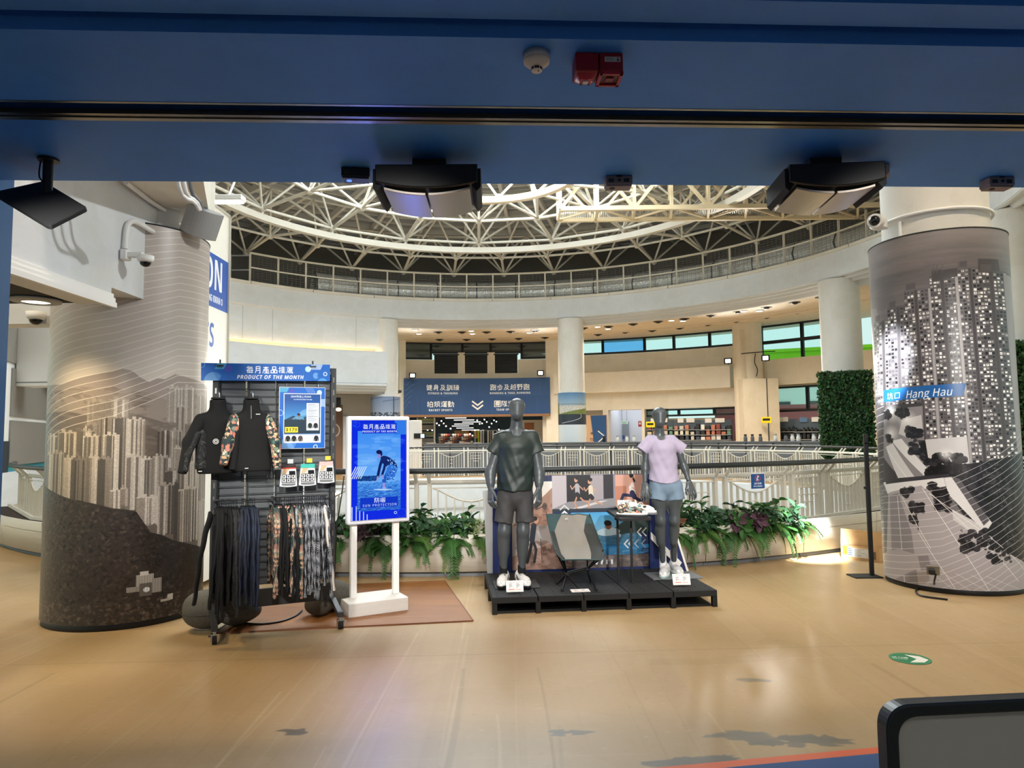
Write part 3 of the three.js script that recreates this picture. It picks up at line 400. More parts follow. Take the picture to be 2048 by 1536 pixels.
// ---------- big blue department sign over the shop entrance ----------
{
  const y0 = hAt(950, 829, 17.5), y1 = hAt(950, 757, 17.5), a = phiAt(808, 17.5, 800), b = phiAt(1100, 17.5, 800);
  const sT = tex(1536, 384, (x, w, h) => {
    x.fillStyle = '#20497f'; x.fillRect(0, 0, w, h); for (let i = 0; i < 13; i++) { x.globalAlpha = 0.35; x.fillStyle = i % 2 ? '#2a568d' : '#1c4376'; x.fillRect(rnd(w), i % 2 ? 0 : h / 2, 150, h / 2); } x.globalAlpha = 0.5; x.strokeStyle = '#6d8cb4'; x.lineWidth = 1.5; for (const [X, Y] of [[630, 0], [795, 0], [1430, 0], [590, h / 2], [920, h / 2], [1400, h / 2], [310, 0], [140, h / 2]]) { x.beginPath(); x.moveTo(X, Y); x.lineTo(X, Y + h / 2); x.stroke(); } x.beginPath(); x.moveTo(0, 14); x.lineTo(w, 18); x.stroke();
    x.globalAlpha = 0.55; x.strokeStyle = '#c9d6e6'; x.lineWidth = 2; for (let k = 0; k < 5; k++) { x.beginPath(); x.moveTo(0, 60 + k * 70); x.bezierCurveTo(60 - k * 4, 90 + k * 30, 10 + k * 20, 30 + k * 60, 130 - k * 20, k * 60); x.stroke(); } x.globalAlpha = 1;
    const c = '#e9ecef'; han(x, '健身及訓練', 405, 62, 68, c, 0.11); latin(x, 'FITNESS & TRAINING', 405, 168, 28, c, { spacing: 2 }); han(x, '跑步及越野跑', 1115, 62, 68, c, 0.11); latin(x, 'RUNNING & TRAIL RUNNING', 1115, 170, 28, c, { spacing: 2 });
    han(x, '拍類運動', 380, 238, 70, c, 0.11); latin(x, 'RACKET SPORTS', 380, 346, 30, c, { spacing: 2 }); han(x, '團隊運動', 1090, 238, 70, c, 0.11); latin(x, 'TEAM SPORTS', 1075, 346, 30, c, { spacing: 2 });
    x.lineWidth = 16; x.strokeStyle = '#f1f1ee'; for (const Y of [242, 284]) { x.beginPath(); x.moveTo(712, Y); x.lineTo(770, Y + 44); x.lineTo(828, Y); x.stroke(); }
    x.lineWidth = 2; x.strokeStyle = '#3f78b5'; for (const [X, Y] of [[405, 186], [1115, 188], [380, 366], [1090, 366]]) { x.beginPath(); x.moveTo(X - 60, Y); x.lineTo(X + 60, Y); x.stroke(); }
  });
  const s = thing('department_sign', 'wide blue department sign with white lettering over the far shop entrance', 'sign'), g = lathe([[17.45, y0], [17.45, y1]], 24, PI - b, b - a); g.translate(CX, 0, CZ);
  const p = g.attributes.position, uv = g.attributes.uv; for (let i = 0; i < p.count; i++) { const f = Math.atan2(p.getX(i) - CX, CZ - p.getZ(i)); uv.setXY(i, (f - a) / (b - a), (p.getY(i) - y0) / (y1 - y0)); }
  mesh('face', g, mat({ map: sT, color: '#fff', roughness: 0.5 }), s); mesh('backing', ringBox(17.47, 17.6, y0, y1, a, b, 24), mat({ color: '#20497f' }), s); mesh('wood_edge', ringBox(17.4, 17.6, y0 - 0.12, y0, a, b, 24), mat({ color: '#8d6848', roughness: 0.6 }), s);
}
// ---------- shop behind the entrance ----------
{
  const y = hAt(950, 829), aL = phiAt(800), aR = phiAt(1100);
  struct('ceiling_far_shop', [ringBox(RB, 30, 3.6, 3.7, aL - D(4), aR + D(6), 12)], M.black); struct('wall_far_shop', [ringBox(29.5, 29.8, 0, 3.7, aL - D(6), aR + D(6), 16)], M.dark);
  struct('wall_far_shop_side', [ringBox(RB, 29.5, 0, 3.6, aL - D(4), aL - D(3.6), 2), ringBox(RB, 29.5, 0, 3.6, aR + D(4.6), aR + D(5), 2)], M.dark);
  for (let i = 0; i < 7; i++) { const q = onRing(rnd(900, 945), 836 + i * 4, 19.5 + i * 1.2).p, t = thing('tube_lamp', `${ORD[i]} nearest of the thin white tube lamps in the far shop`, 'lamp', q, 0, 'tube lamps in the far shop'); mesh('tube', box(1.1, 0.04, 0.06), glow(1, 0.97, 0.9, 2), t); mesh('housing', box(1.14, 0.03, 0.09, 0, 0.035, 0), M.black, t); }
  for (let i = 0; i < 26; i++) { const q = onRing(i < 13 ? 846 + i * 4.6 : 940 + (i - 13) * 4.8, rnd(834, 872), rnd(20, 27)).p, t = thing('spot_lamp', `${ORD[i % 13]} from the left of the spot lamps ${i < 13 ? 'over the racks' : 'nearest the male mannequin'} in the far shop`, 'lamp', q, 0, 'spot lamps in the far shop'); mesh('bulb', sph(0.042, 0, 0, 0, 1, 1, 1, 8), glow(1, 0.97, 0.9, 3), t); mesh('housing', cyl(0.07, 0.07, 0.16, 0, 0.12, -0.02, 8), M.black, t); }
  for (const px of [860, 910, 960, 1040]) { const q = onRing(px, 840, 22).p; spotLight(q.x, 3.5, q.z, q.x, 0, q.z + 0.5, [1, 0.95, 0.85], 14, 1.1, 0.5, 6); }
  const q = (px, py, R) => onRing(px, py, R).p, wood = mat({ color: '#b98a58', roughness: 0.6 });
  { const t = thing('wood_sign', 'curved wooden board hanging above the ball shelf in the far shop', 'board'); mesh('board', ringBox(24, 24.15, hAt(930, 877, 24), hAt(930, 861, 24), phiAt(908, 24), phiAt(958, 24), 8), wood, t); }
  { const t = thing('ball_shelf', 'long shelf unit of sports balls in the far shop', 'shelf'), R = 23, a = phiAt(876, R), b = phiAt(948, R); for (const py of [887, 880.5, 874.5]) mesh('shelf', ringBox(R, R + 0.3, hAt(930, py, R) - 0.05, hAt(930, py, R), a, b, 8), M.dark, t); for (const f of [a, (a + b) / 2, b]) mesh('post', ringBox(R, R + 0.3, 0, hAt(930, 868, R), f, f + D(0.1), 2), M.dark, t); }
  const bc = ['#e8c8b4', '#8c2f2b', '#f0efe9', '#c97b5a', '#3a3233'].map((c) => mat({ color: c, roughness: 0.5 }));
  for (let k = 0; k < 3; k++) for (let i = 0; i < 15; i++) { const v = q(879 + i * 4.6, 886.5 - k * 6.3, 23.1), r = 0.095, b = solo('sports_ball', sph(r, 0, r, 0, 1, 1, 1, 10), bc[(i * 3 + k * 2) % 5], `${ORD[i]} ball from the left, ${['lowest', 'middle', 'upper'][k]} row of the far shop's ball shelf`, 'ball', ['lowest', 'middle', 'upper'][k] + ' row of balls in the far shop'); b.position.set(v.x, v.y, v.z); }
  for (const [px, w, c, l] of [[862, 26, '#f3e7e0', 'white'], [930, 30, '#d9532c', 'red'], [955, 22, '#e07b2e', 'orange'], [897, 20, '#e8e4df', 'pale']]) { const v = q(px, 890, 20), t = thing('bin_display', `${l} promotion bin in front of the shelves of the far shop`, 'bin', [v.x, hAt(px, 892, 20) - 0.15, v.z]); mesh('bin', rbox(w / 58, 0.42, 0.4, 0.02, 0, 0.1, 0), mat({ color: c, roughness: 0.5 }), t); mesh('rim', box(w / 58 + 0.03, 0.04, 0.44, 0, 0.32, 0), M.whitePlastic, t); }
  { const v = q(852, 884, 20.5), t = thing('glass_shelf_rack', 'white product rack at the left of the far shop entrance', 'shelf', [v.x, 0, v.z]); for (let i = 0; i < 5; i++) { mesh('shelf', box(0.9, 0.04, 0.4, 0, 0.9 + i * 0.36, 0), M.whitePlastic, t); mesh('stock', box(0.8, 0.2, 0.3, 0, 1.03 + i * 0.36, 0), i % 2 ? M.lightGrey : mat({ color: '#9fb08c' }), t); } for (const s of [-0.45, 0.45]) mesh('post', box(0.05, 2.6, 0.4, s, 1.3, 0), M.whitePlastic, t); }
  { const v = q(972, 880, 21), t = thing('clothes_display', 'lime and white clothing display beside the ball shelf in the far shop', 'clothing rack', [v.x, 0, v.z]); for (let i = 0; i < 7; i++) mesh('garment', rbox(0.07, 0.75, 0.4, 0.02, -0.4 + i * 0.13, 1.5, 0), mat({ color: ['#b7d12a', '#e9e9e6', '#d8dcdc', '#23262a', '#f2f2f0', '#8a8f94', '#e9e9e6'][i] }), t); mesh('rail', cyl(0.02, 0.02, 1.2, 0, 1.9, 0, 8, 0, 0, PI / 2), M.chrome, t); for (const s of [-0.6, 0.6]) mesh('post', cyl(0.025, 0.025, 1.9, s, 0.95, 0, 8), M.chrome, t); }
  { const v = q(832, 880, 13.4), t = thing('control_cabinet', 'white cabinet with a small black screen beside the blue kiosk', 'cabinet', [v.x, 0, v.z]); mesh('body', rbox(0.7, 2.3, 0.5, 0.02, -0.12, 1.15, 0), M.whitePaint, t); mesh('display', box(0.5, 0.22, 0.06, 0.2, 1.62, 0.27), M.black, t); mesh('display_glow', box(0.16, 0.16, 0.01, 0.32, 1.62, 0.305), glow(0.5, 0.8, 1, 1.2), t); }
  { const v = q(1068, 868, 20), t = thing('wall_poster', 'pale wall poster with a brown picture right of the far shop entrance', 'poster', [v.x, v.y, v.z], -phiAt(1068)); mesh('board', box(1.2, 1.5, 0.05), mat({ color: '#d8cfc4' }), t); mesh('picture', box(0.5, 0.5, 0.02, -0.25, 0.35, 0.035), mat({ color: '#a46c4a' }), t); }
}
// ---------- doorway, lobby and product walls on the right ----------
{
  const q = (px, py, R) => onRing(px, py, R).p, face = (px, R = RB) => -phiAt(px, R);
  struct('wall_lobby', [ringBox(22, 22.2, 0, 4.2, phiAt(1200), phiAt(1300), 4), ringBox(RB, 22, 0, 4.2, phiAt(1216), phiAt(1218), 2), ringBox(RB, 22, 0, 4.2, phiAt(1288), phiAt(1291), 2)], mat({ color: '#dfe3ea', roughness: 0.6 }));
  struct('ceiling_lobby', [ringBox(RB, 24, 3.9, 4.0, phiAt(1110), phiAt(1700), 20)], M.white); areaLight(2.2, 1.5, ...q(1252, 800, 20).setY(3.85).toArray(), ...q(1252, 800, 20).setY(0).toArray(), [0.92, 0.96, 1], 4);
  { const p = q(1252, 800, 20), t = thing('ceiling_lamp', 'flat white lamp panel in the lobby behind the doorway', 'lamp', [p.x, 3.88, p.z], face(1252)); mesh('diffuser', box(2.2, 0.02, 1.5), glow(0.95, 0.98, 1, 1.3), t); mesh('frame', box(2.3, 0.02, 1.6, 0, 0.014, 0), M.whitePlastic, t); }
  struct('wall_door_jamb', [ringBox(RB - 0.4, RB + 0.3, 0, h4, phiAt(1207), phiAt(1218), 2), ringBox(RB - 0.4, RB + 0.3, 0, h4, phiAt(1285), phiAt(1291), 2), ringBox(RB + 0.3, RB + 0.4, 0, h4, fC, phiAt(1207), 4)], M.cream);
  { const p = q(1240, 880, 21.9), t = structGroup('door_1'); t.position.set(p.x, 0, p.z); t.rotation.y = face(1240); mesh('leaf', box(1.0, 2.3, 0.06, 0, 1.15, 0), mat({ color: '#8e959d', roughness: 0.5 }), t); mesh('window', box(0.2, 0.2, 0.02, 0.15, 1.45, 0.04), mat({ color: '#2c5da4' }), t); mesh('handle', box(0.05, 0.3, 0.06, 0.38, 1.05, 0.06), M.chrome, t); }
  { const p = q(1249, 845, 20), t = thing('exit_sign', 'small green exit sign hanging in the lobby doorway', 'sign', p, face(1249)); mesh('box', box(0.34, 0.14, 0.06), glow(0.35, 0.75, 0.5, 0.7, 0.5), t); mesh('face', box(0.3, 0.11, 0.01, 0, 0, 0.032), mat({ color: '#fff', map: tex(128, 48, (x, w, h) => { x.fillStyle = '#cfe8d8'; x.fillRect(0, 0, w, h); latin(x, 'EXIT', w / 2, 37, 34, '#1f7a46', { spacing: 4 }); }) }), t); for (const s of [-0.12, 0.12]) mesh('hanger', box(0.015, 0.6, 0.015, s, 0.37, 0), M.grey, t); }
  { const p = q(1280, 848, 19), t = thing('fire_sign', 'small red fire equipment sign at the right edge of the lobby doorway', 'sign', p, face(1280)); mesh('plate', box(0.17, 0.27, 0.02), mat({ color: '#c3282f' }), t); mesh('mark', box(0.1, 0.12, 0.01, 0, 0.03, 0.012), M.card, t); }
  { const p = q(1193, 868, 17.6), t = thing('direction_sign', 'blue and tan panel with a white arrow beside the printed far column', 'sign', [p.x, 0, p.z], face(1193)); const yt = hAt(1193, 830, 17.6); mesh('board', box(1.05, yt, 0.05, 0, yt / 2, -0.03), mat({ color: '#c9a888', roughness: 0.6 }), t); mesh('blue_field', extr([[-0.28, yt - 0.02], [0.5, yt - 0.02], [0.5, 0.1], [-0.02, 0.1]], 0.012), mat({ color: '#1f4f87', roughness: 0.5 }), t); for (const s of [-1, 1]) mesh('arrow', box(0.42, 0.045, 0.012, 0.24, 1.5 + s * 0.14, 0.02, 0, 0, -s * 0.7), M.card, t); mesh('lettering', quadUV(T(new THREE.PlaneGeometry(0.42, 0.5), -0.3, 1.5, 0.002), -0.51, -0.09, 1.25, 1.75), mat({ color: '#fff', map: tex(128, 152, (x, w, h) => { x.fillStyle = '#c9a888'; x.fillRect(0, 0, w, h); han(x, '區', 86, 8, 40, '#2a2420', 0.1); latin(x, 'TS', 84, 140, 56, '#2a2420'); }) }), t); }
  // grey pegboard units with goods
  const goods = ['#1c1d20', '#2b2d30', '#d9d2c8', '#c9806a', '#6f9a86', '#ececea', '#8f4a44', '#d8cfae', '#4a5566'].map((c) => mat({ color: c, roughness: 0.55 }));
  const unit = (px0, px1, label, rows, cols, kinds, top = 840) => {
    const pc = (px0 + px1) / 2, R = RB - 0.1, p = q(pc, 880, R), w = (px1 - px0) / 1420 * Math.hypot(p.z, 0) * 1.0, t = thing('product_wall', label, 'shelf', [p.x, 0, p.z], Math.atan2(-p.x, -p.z) * 0.6 + face(pc) * 0.4), yT = hAt(pc, top, R);
    mesh('back_panel', box(w, yT, 0.1, 0, yT / 2, 0), mat({ color: '#54616d', roughness: 0.6 }), t); mesh('header', box(w * 0.3, 0.2, 0.05, w * 0.12, yT - 0.02, 0.08), M.card, t); mesh('header', box(w * 0.22, 0.2, 0.05, -w * 0.25, yT - 0.02, 0.08), kinds === 1 ? mat({ color: '#5d7ea6' }) : M.card, t);
    for (let r = 0; r < rows; r++) { const y = 1.28 + r * (yT - 1.5) / rows; mesh('shelf', box(w, 0.03, 0.35, 0, y, 0.2), M.dark, t); mesh('price_strip', box(w, 0.028, 0.01, 0, y, 0.38), M.lightGrey, t); for (let c = 0; c < cols; c++) { const ww = w / cols * rnd(0.55, 0.85), hh = rnd(0.14, 0.3) * (rows > 2 ? 0.9 : 1.2), m = kinds === 1 ? goods[(c + r) % 2] : goods[(rnd() * goods.length) | 0], x = -w / 2 + (c + 0.5) * w / cols; kinds === 1 && r ? mesh('shoe', [rbox(ww, hh * 0.4, 0.3, 0.04, x, y + hh * 0.2 + 0.02, 0.22), rbox(ww * 0.45, hh * 0.7, 0.2, 0.04, x - ww * 0.2, y + hh * 0.4, 0.2)], m, t) : mesh('carton', rbox(ww, hh, 0.25, 0.015, x, y + hh / 2 + 0.015, 0.2), m, t); } }
    return t;
  };
  unit(1296, 1348, 'grey product wall with coloured rolls just behind the female mannequin head', 3, 5, 0); unit(1350, 1402, 'grey product wall with boxed goods right of the female mannequin head', 3, 5, 0); unit(1404, 1464, 'grey product wall with hanging packs left of the beige column', 3, 6, 0);
  unit(1528, 1592, 'grey shoe display wall right of the beige column', 2, 8, 1, 838); unit(1594, 1662, 'grey shoe display wall with red boxes left of the green hedge', 2, 9, 1, 838);
  for (const [px, py, l] of [[1301, 849, 'yellow price sign just left of the female mannequin head'], [1533, 840, 'yellow price sign beside the beige column']]) { const p = q(px, py, 16.4), t = thing('price_sign', l, 'sign', p, -0.3 + face(px, 17) * 0.5); mesh('board', rbox(0.42, 0.26, 0.03, 0.01), mat({ color: '#f1d416', roughness: 0.5 }), t); mesh('band', box(0.3, 0.09, 0.01, 0, 0.02, 0.02), M.black, t); mesh('stem', box(0.02, p.y - 0.1, 0.02, 0.1, -(p.y - 0.1) / 2 - 0.1, 0), M.grey, t); }
}
// hedges of fine dark leaves on upright panels
function hedge(label, p, turn, w, h, n) {
  const t = thing('leaf_hedge', label, 'hedge', p, turn), leaf = new THREE.BufferGeometry(); leaf.setAttribute('position', new THREE.Float32BufferAttribute([0, 0, 0, 0.5, 0.5, 0.12, 0, 1, 0.05, -0.5, 0.5, 0.12], 3)); leaf.setIndex([0, 1, 2, 0, 2, 3]); leaf.computeVertexNormals();
  mesh('backing', box(w - 0.06, h - 0.06, 0.4, 0, h / 2, -0.2), mat({ color: '#14200f', roughness: 0.9 }), t);
  const im = new THREE.InstancedMesh(leaf, mat({ color: '#ffffff', roughness: 0.6, side: THREE.DoubleSide }), n), q = new THREE.Object3D(), c = new THREE.Color();
  for (let i = 0; i < n; i++) { const k = rnd(), s = rnd(0.05, 0.1); if (k < 0.78) q.position.set(rnd(-w / 2, w / 2), rnd(0, h), rnd(-0.02, 0.08)); else if (k < 0.9) q.position.set(rnd() < 0.5 ? -w / 2 : w / 2, rnd(0, h), rnd(-0.4, 0.05)); else q.position.set(rnd(-w / 2, w / 2), h + rnd(-0.03, 0.03), rnd(-0.4, 0.05)); q.rotation.set(rnd(-1.4, 0.8), rnd(-1.2, 1.2), rnd(-3, 3)); q.scale.setScalar(s); q.updateMatrix(); im.setMatrixAt(i, q.matrix); im.setColorAt(i, c.setRGB(rnd(0.012, 0.05), rnd(0.05, 0.13), rnd(0.012, 0.04))); }
  im.name = 'leaves'; im.castShadow = true; stuff(im); t.add(im);
}
{ const p = at(1696, 890, -21.5); hedge('tall dark green leaf hedge panel left of the printed column of tower blocks', [p.x, 0, p.z], -0.35, 1.45, at(1690, 746, -21.5).y, 9000); const p2 = at(2054, 880, -15); hedge('tall dark green leaf hedge panel at the right edge of the photo', [p2.x, 0, p2.z], -0.5, 1.25, at(2030, 686, -15).y, 8000); }
// low grey partition along the far side, with small flasks on its ledge
{
  const R = 11.3, a0 = phiAt(846, R, 900), aE = phiAt(1632, R, 900), t = thing('low_partition', 'long low grey partition behind the far white railing', 'partition');
  for (let a = a0, i = 0; a < aE; a += D(5.6), i++) { mesh('panel', ringBox(R, R + 0.06, 0, 1.24, a + D(0.06), a + D(5.54), 4), mat({ color: i % 2 ? '#74787e' : '#7b8086', roughness: 0.6 }), t); mesh('post', ringBox(R - 0.04, R + 0.05, 0, 1.26, a - D(0.1), a + D(0.1), 2), M.dark, t); }
  mesh('ledge', ringBox(R - 0.04, R + 0.35, 1.24, 1.29, a0, aE + D(3), 60), mat({ color: '#686d74', roughness: 0.6 }), t);
  [[1208, 'k'], [1235, 'w'], [1254, 'w'], [1268, 'w'], [1491, 'g'], [1505, 'g'], [1521, 'g'], [1551, 'w'], [1572, 'g'], [1585, 'w'], [1597, 'w'], [1628, 'w'], [1641, 'w']].forEach(([px, k], i) => { const p = ringPt(R + 0.12, phiAt(px, R + 0.12, 880), 1.29), f = thing('flask', `${ORD[i]} from the left of the small flasks on the far grey partition ledge`, 'flask', p, 0, 'flasks on the far ledge'); const m = k === 'w' ? M.whitePlastic : k === 'g' ? M.grey : M.black; mesh('body', lathe([[0, 0], [0.065, 0], [0.065, 0.13], [0.045, 0.17], [0.045, 0.2], [0, 0.2]], 12), m, f); mesh('cap', cyl(0.05, 0.05, 0.05, 0, 0.22, 0, 12), k === 'w' ? M.lightGrey : M.black, f); });
}
// ---------- floodlights and soffit downlights ----------
{
  const flood = (px, py, R, l) => { const p = onRing(px, py, R).p, t = thing('floodlight', l, 'floodlight', p); t.lookAt(0, 0.8, -3); mesh('housing', rbox(0.34, 0.26, 0.14, 0.03, 0, 0, -0.08), M.blackMatte, t); mesh('lens', rbox(0.21, 0.16, 0.02, 0.06, 0, 0, 0), glow(1, 0.96, 0.85, 6), t); mesh('bracket', box(0.03, 0.03, 0.4, 0, -0.16, -0.22), M.dark, t); const d = V(0, 0.8, -3).sub(p).normalize(); spotLight(p.x + d.x * 0.12, p.y + d.y * 0.12, p.z + d.z * 0.12, 0, 1.5, -3.5, [1, 0.95, 0.85], 70, 0.75, 0.7, 9); };
  flood(825, 751, 17.0, 'small glaring floodlight at the left end of the blue department sign'); flood(1081, 746, 17.0, 'small glaring floodlight at the right end of the blue department sign'); flood(1456, 722, 16.3, 'glaring floodlight on the left side of the beige column'); flood(1531, 716, 16.3, 'glaring floodlight on the right side of the beige column');
  const lit = [[832, 658], [838, 667], [943, 658], [945, 667], [1066, 656], [1058, 665], [1189, 649], [1216, 657], [1327, 635], [1366, 641], [1459, 616], [1519, 621], [1606, 588]];
  const rec = [[876, 664], [924, 664], [973, 664], [1021, 663], [1070, 661], [1167, 656], [1217, 653], [1266, 648], [1316, 643], [1367, 637], [1419, 630], [1470, 622], [1523, 613], [1577, 603], [1630, 593], [879, 679], [933, 679], [984, 678], [1037, 677], [1090, 675], [1196, 669], [1250, 664], [1304, 661], [1359, 656], [1415, 649], [1472, 642], [1533, 634], [1594, 624]];
  const row = (R) => (R < 15.1 ? 6.27 : 6.38), fix = (p) => { const R = Math.hypot(p.x - CX, p.z - CZ); return R < 13.25 ? ringPt(13.25, Math.atan2(p.x - CX, CZ - p.z), 6.27) : p; };
  lit.forEach(([px, py], i) => { let p = fix(onY(px, py, 6.27)); if (Math.hypot(p.x - CX, p.z - CZ) > 15) p = onY(px, py, 6.38); const y = row(Math.hypot(p.x - CX, p.z - CZ)), t = thing('downlight', `${ORD[i]} from the left of the lit round downlights in the far gallery soffit`, 'downlight', [p.x, y, p.z], 0, 'lit downlights in the gallery soffit'); mesh('lens', cyl(0.12, 0.12, 0.02, 0, -0.012, 0, 20), glow(1, 0.9, 0.72, 7), t); mesh('rim', lathe([[0.12, -0.03], [0.16, -0.02], [0.17, 0], [0.12, 0]], 24), M.whitePlastic, t); spotLight(p.x, y - 0.06, p.z, p.x, 0, p.z, [1, 0.86, 0.68], 38, 1.15, 0.6, 6); });
  rec.forEach(([px, py], i) => { let p = fix(onY(px, py, 6.27)); if (Math.hypot(p.x - CX, p.z - CZ) > 15) p = onY(px, py, 6.38); const y = row(Math.hypot(p.x - CX, p.z - CZ)), t = thing('recessed_light', `${ORD[i % 15]} from the left in the ${i < 15 ? 'front' : 'back'} row of dark recessed lights in the far soffit`, 'recessed light', [p.x, y, p.z], 0, 'dark recessed lights in the gallery soffit'); mesh('rim', lathe([[0.13, -0.02], [0.2, -0.012], [0.21, 0], [0.13, 0]], 24), M.dark, t); mesh('eyeball', sph(0.14, 0, 0, 0, 1, 0.55, 1, 14), M.black, t); });
  // the same fittings carry on round the gallery over the walkway near the shop
  for (let i = 0; i < 10; i++) { const a = D(118 + i * 14), p = ringPt(14, a, 6.27), t = thing('downlight', `${ORD[i]} of the round downlights in the soffit over the near walkway`, 'downlight', p, 0, 'near walkway downlights'); mesh('lens', cyl(0.12, 0.12, 0.02, 0, -0.012, 0, 20), glow(1, 0.9, 0.72, 7), t); spotLight(p.x, p.y - 0.06, p.z, p.x, 0, p.z - 0.4, [1, 0.82, 0.6], 30, 1.1, 0.6, 6); }
}
// ---------- atrium railings ----------
const nearPt = (R, psi, h) => V(CX + R * Math.sin(psi), h, CZ + R * Math.cos(psi));      // psi = 0 on the side of the shop
const nearPsi = (px, py, h, R) => { const p = onY(px, py, h); return Math.atan2(p.x - CX, p.z - CZ); };
M.railSteel = mat({ color: '#cfc8ba', roughness: 0.4 }); M.railFar = mat({ color: '#e8e2d4', roughness: 0.4 }); M.handrail = mat({ color: '#2c3133', roughness: 0.4 });
function railing(name, label, from, to, pt, m, flip) { // one period: an arch bay, then a lattice bay, between pairs of posts
  const t = thing(name, label, 'railing'), R = 9.62, bay = D(11.25), gap = D(0.46), arch = D(6.8);
  const vb = (a, y0, y1, w = 0.014, d = 0.045, nm = 'baluster') => { const p = pt(R, a, 0), g = box(w, y1 - y0, d, 0, 0, 0, 0, flip ? -a : a, 0); mesh(nm, g.translate(p.x, (y0 + y1) / 2, p.z), m, t); };
  const hb = (a, b, y, w = 0.014, d = 0.03, nm = 'cross_bar') => mesh(nm, bar(pt(R, a, y), pt(R, b, y), d, w), m, t);
  const st = D(0.575), F = (x) => D(-1.6) + Math.round((x - D(-1.6)) / bay) * bay;
  for (let a = F(from); a < to; a += bay) {
    for (const s of [-1, 1]) { vb(a + s * gap, 0.05, 1.02, 0.045, 0.06, 'post'); mesh('bracket', rod(pt(R, a + s * gap, 1.0), pt(R + 0.14, a + s * gap, 1.15), 0.022, 8), m, t); }
    const a0 = a + gap, a1 = a + arch - gap, n = 10, pts = []; hb(a0, a1, 0.95);
    for (let i = 0; i <= 12; i++) { const u = i / 12, b = a0 + st * 0.5 + (a1 - a0 - st) * u; pts.push(pt(R, b, 0.95 - 0.16 * Math.sin(u * PI) ** 1.2)); } mesh('arch', tube(pts, 0.012, 20, 5), m, t);
    for (let i = 1; i < n; i++) { const u = i / n, k = (u - 0.07) / 0.86; vb(a0 + (a1 - a0) * u, 0.08, 0.95 - 0.16 * Math.sin(clamp01(k) * PI) ** 1.2); }
    for (const y of [0.68, 0.54, 0.4]) hb(a0 + (a1 - a0) * 0.45, a0 + (a1 - a0) * 0.55, y);
    const b0 = a + arch + gap, b1 = a + bay - gap, k = 6; hb(b0, b1, 0.95);
    for (let i = 1; i < k; i++) vb(b0 + (b1 - b0) * i / k, 0.08, 0.95);
    for (const s of [-1, 1]) { vb(a + arch + s * gap, 0.05, 1.02, 0.045, 0.06, 'post'); mesh('bracket', rod(pt(R, a + arch + s * gap, 1.0), pt(R + 0.14, a + arch + s * gap, 1.15), 0.022, 8), m, t); }
    hb(b0 + (b1 - b0) / 6, b1 - (b1 - b0) / 6, 0.82); hb(b0 + (b1 - b0) / 6, b1 - (b1 - b0) / 6, 0.72); hb(b0 + (b1 - b0) / 3, b1 - (b1 - b0) / 3, 0.62); hb(b0, b1, 0.1);
    hb(a0, a1, 0.1);
  }
  const long = (y, r, R2, nm, mm) => { const p = []; for (let i = 0; i <= 60; i++) p.push(pt(R2, from - D(6) + (to - from + D(14)) * i / 60, y)); mesh(nm, tube(p, r, 160, 10), mm, t); };
  long(1.02, 0.03, R, 'top_rail', m); long(1.16, 0.034, R + 0.14, 'handrail', M.handrail);
  return t;
}
const clamp01 = (x) => Math.max(0, Math.min(1, x));
railing('near_railing', 'curved cream railing behind the planters with arch and lattice bars', D(-56), D(46), nearPt, M.railSteel, false);
railing('far_railing', 'curved white railing along the far side of the atrium', D(-24), D(96), (R, a, h) => ringPt(R, a, h), M.railFar, true);
// ---------- planter and its plants ----------
{
  const t = thing('planter', 'long curved pale planter box in front of the near railing', 'planter'), pm = mat({ color: '#e3ded4', map: plasterTex, roughness: 0.55 });
  const lt = (prof, a, b) => ringGeo(prof, PI - b, PI - a, 6);
  for (let a = D(-58), i = 0; a < D(46); a += D(8.4), i++) { const b = a + D(8.36); mesh('panel', lt([[9.78, 0.06], [10.1, 0.06], [10.13, 0.34], [10.13, 0.345]], a, b), pm, t); mesh('rim', lt([[10.13, 0.35], [10.14, 0.47], [10.08, 0.47], [10.08, 0.35]], a, b), pm, t); mesh('kick', lt([[10.04, 0], [10.04, 0.06], [9.8, 0.06]], a, b), M.grey, t); }
  mesh('back_wall', lt([[9.8, 0], [9.8, 0.44], [9.74, 0.44], [9.74, 0]], D(-58), D(46)), pm, t); mesh('soil', lt([[9.8, 0.4], [10.08, 0.4]], D(-58), D(46)), mat({ color: '#241a12', roughness: 1 }), t);
}
const leafMat = (r, g, b) => mat({ color: [r, g, b], roughness: 0.55, side: THREE.DoubleSide, transmission: 0.25, thickness: 0 });
const GREENS = [leafMat(0.035, 0.13, 0.02), leafMat(0.05, 0.18, 0.03), leafMat(0.022, 0.085, 0.03), leafMat(0.09, 0.2, 0.03)], PURPLE = leafMat(0.11, 0.045, 0.075), RUST = leafMat(0.2, 0.08, 0.035), PALE = leafMat(0.42, 0.5, 0.26);
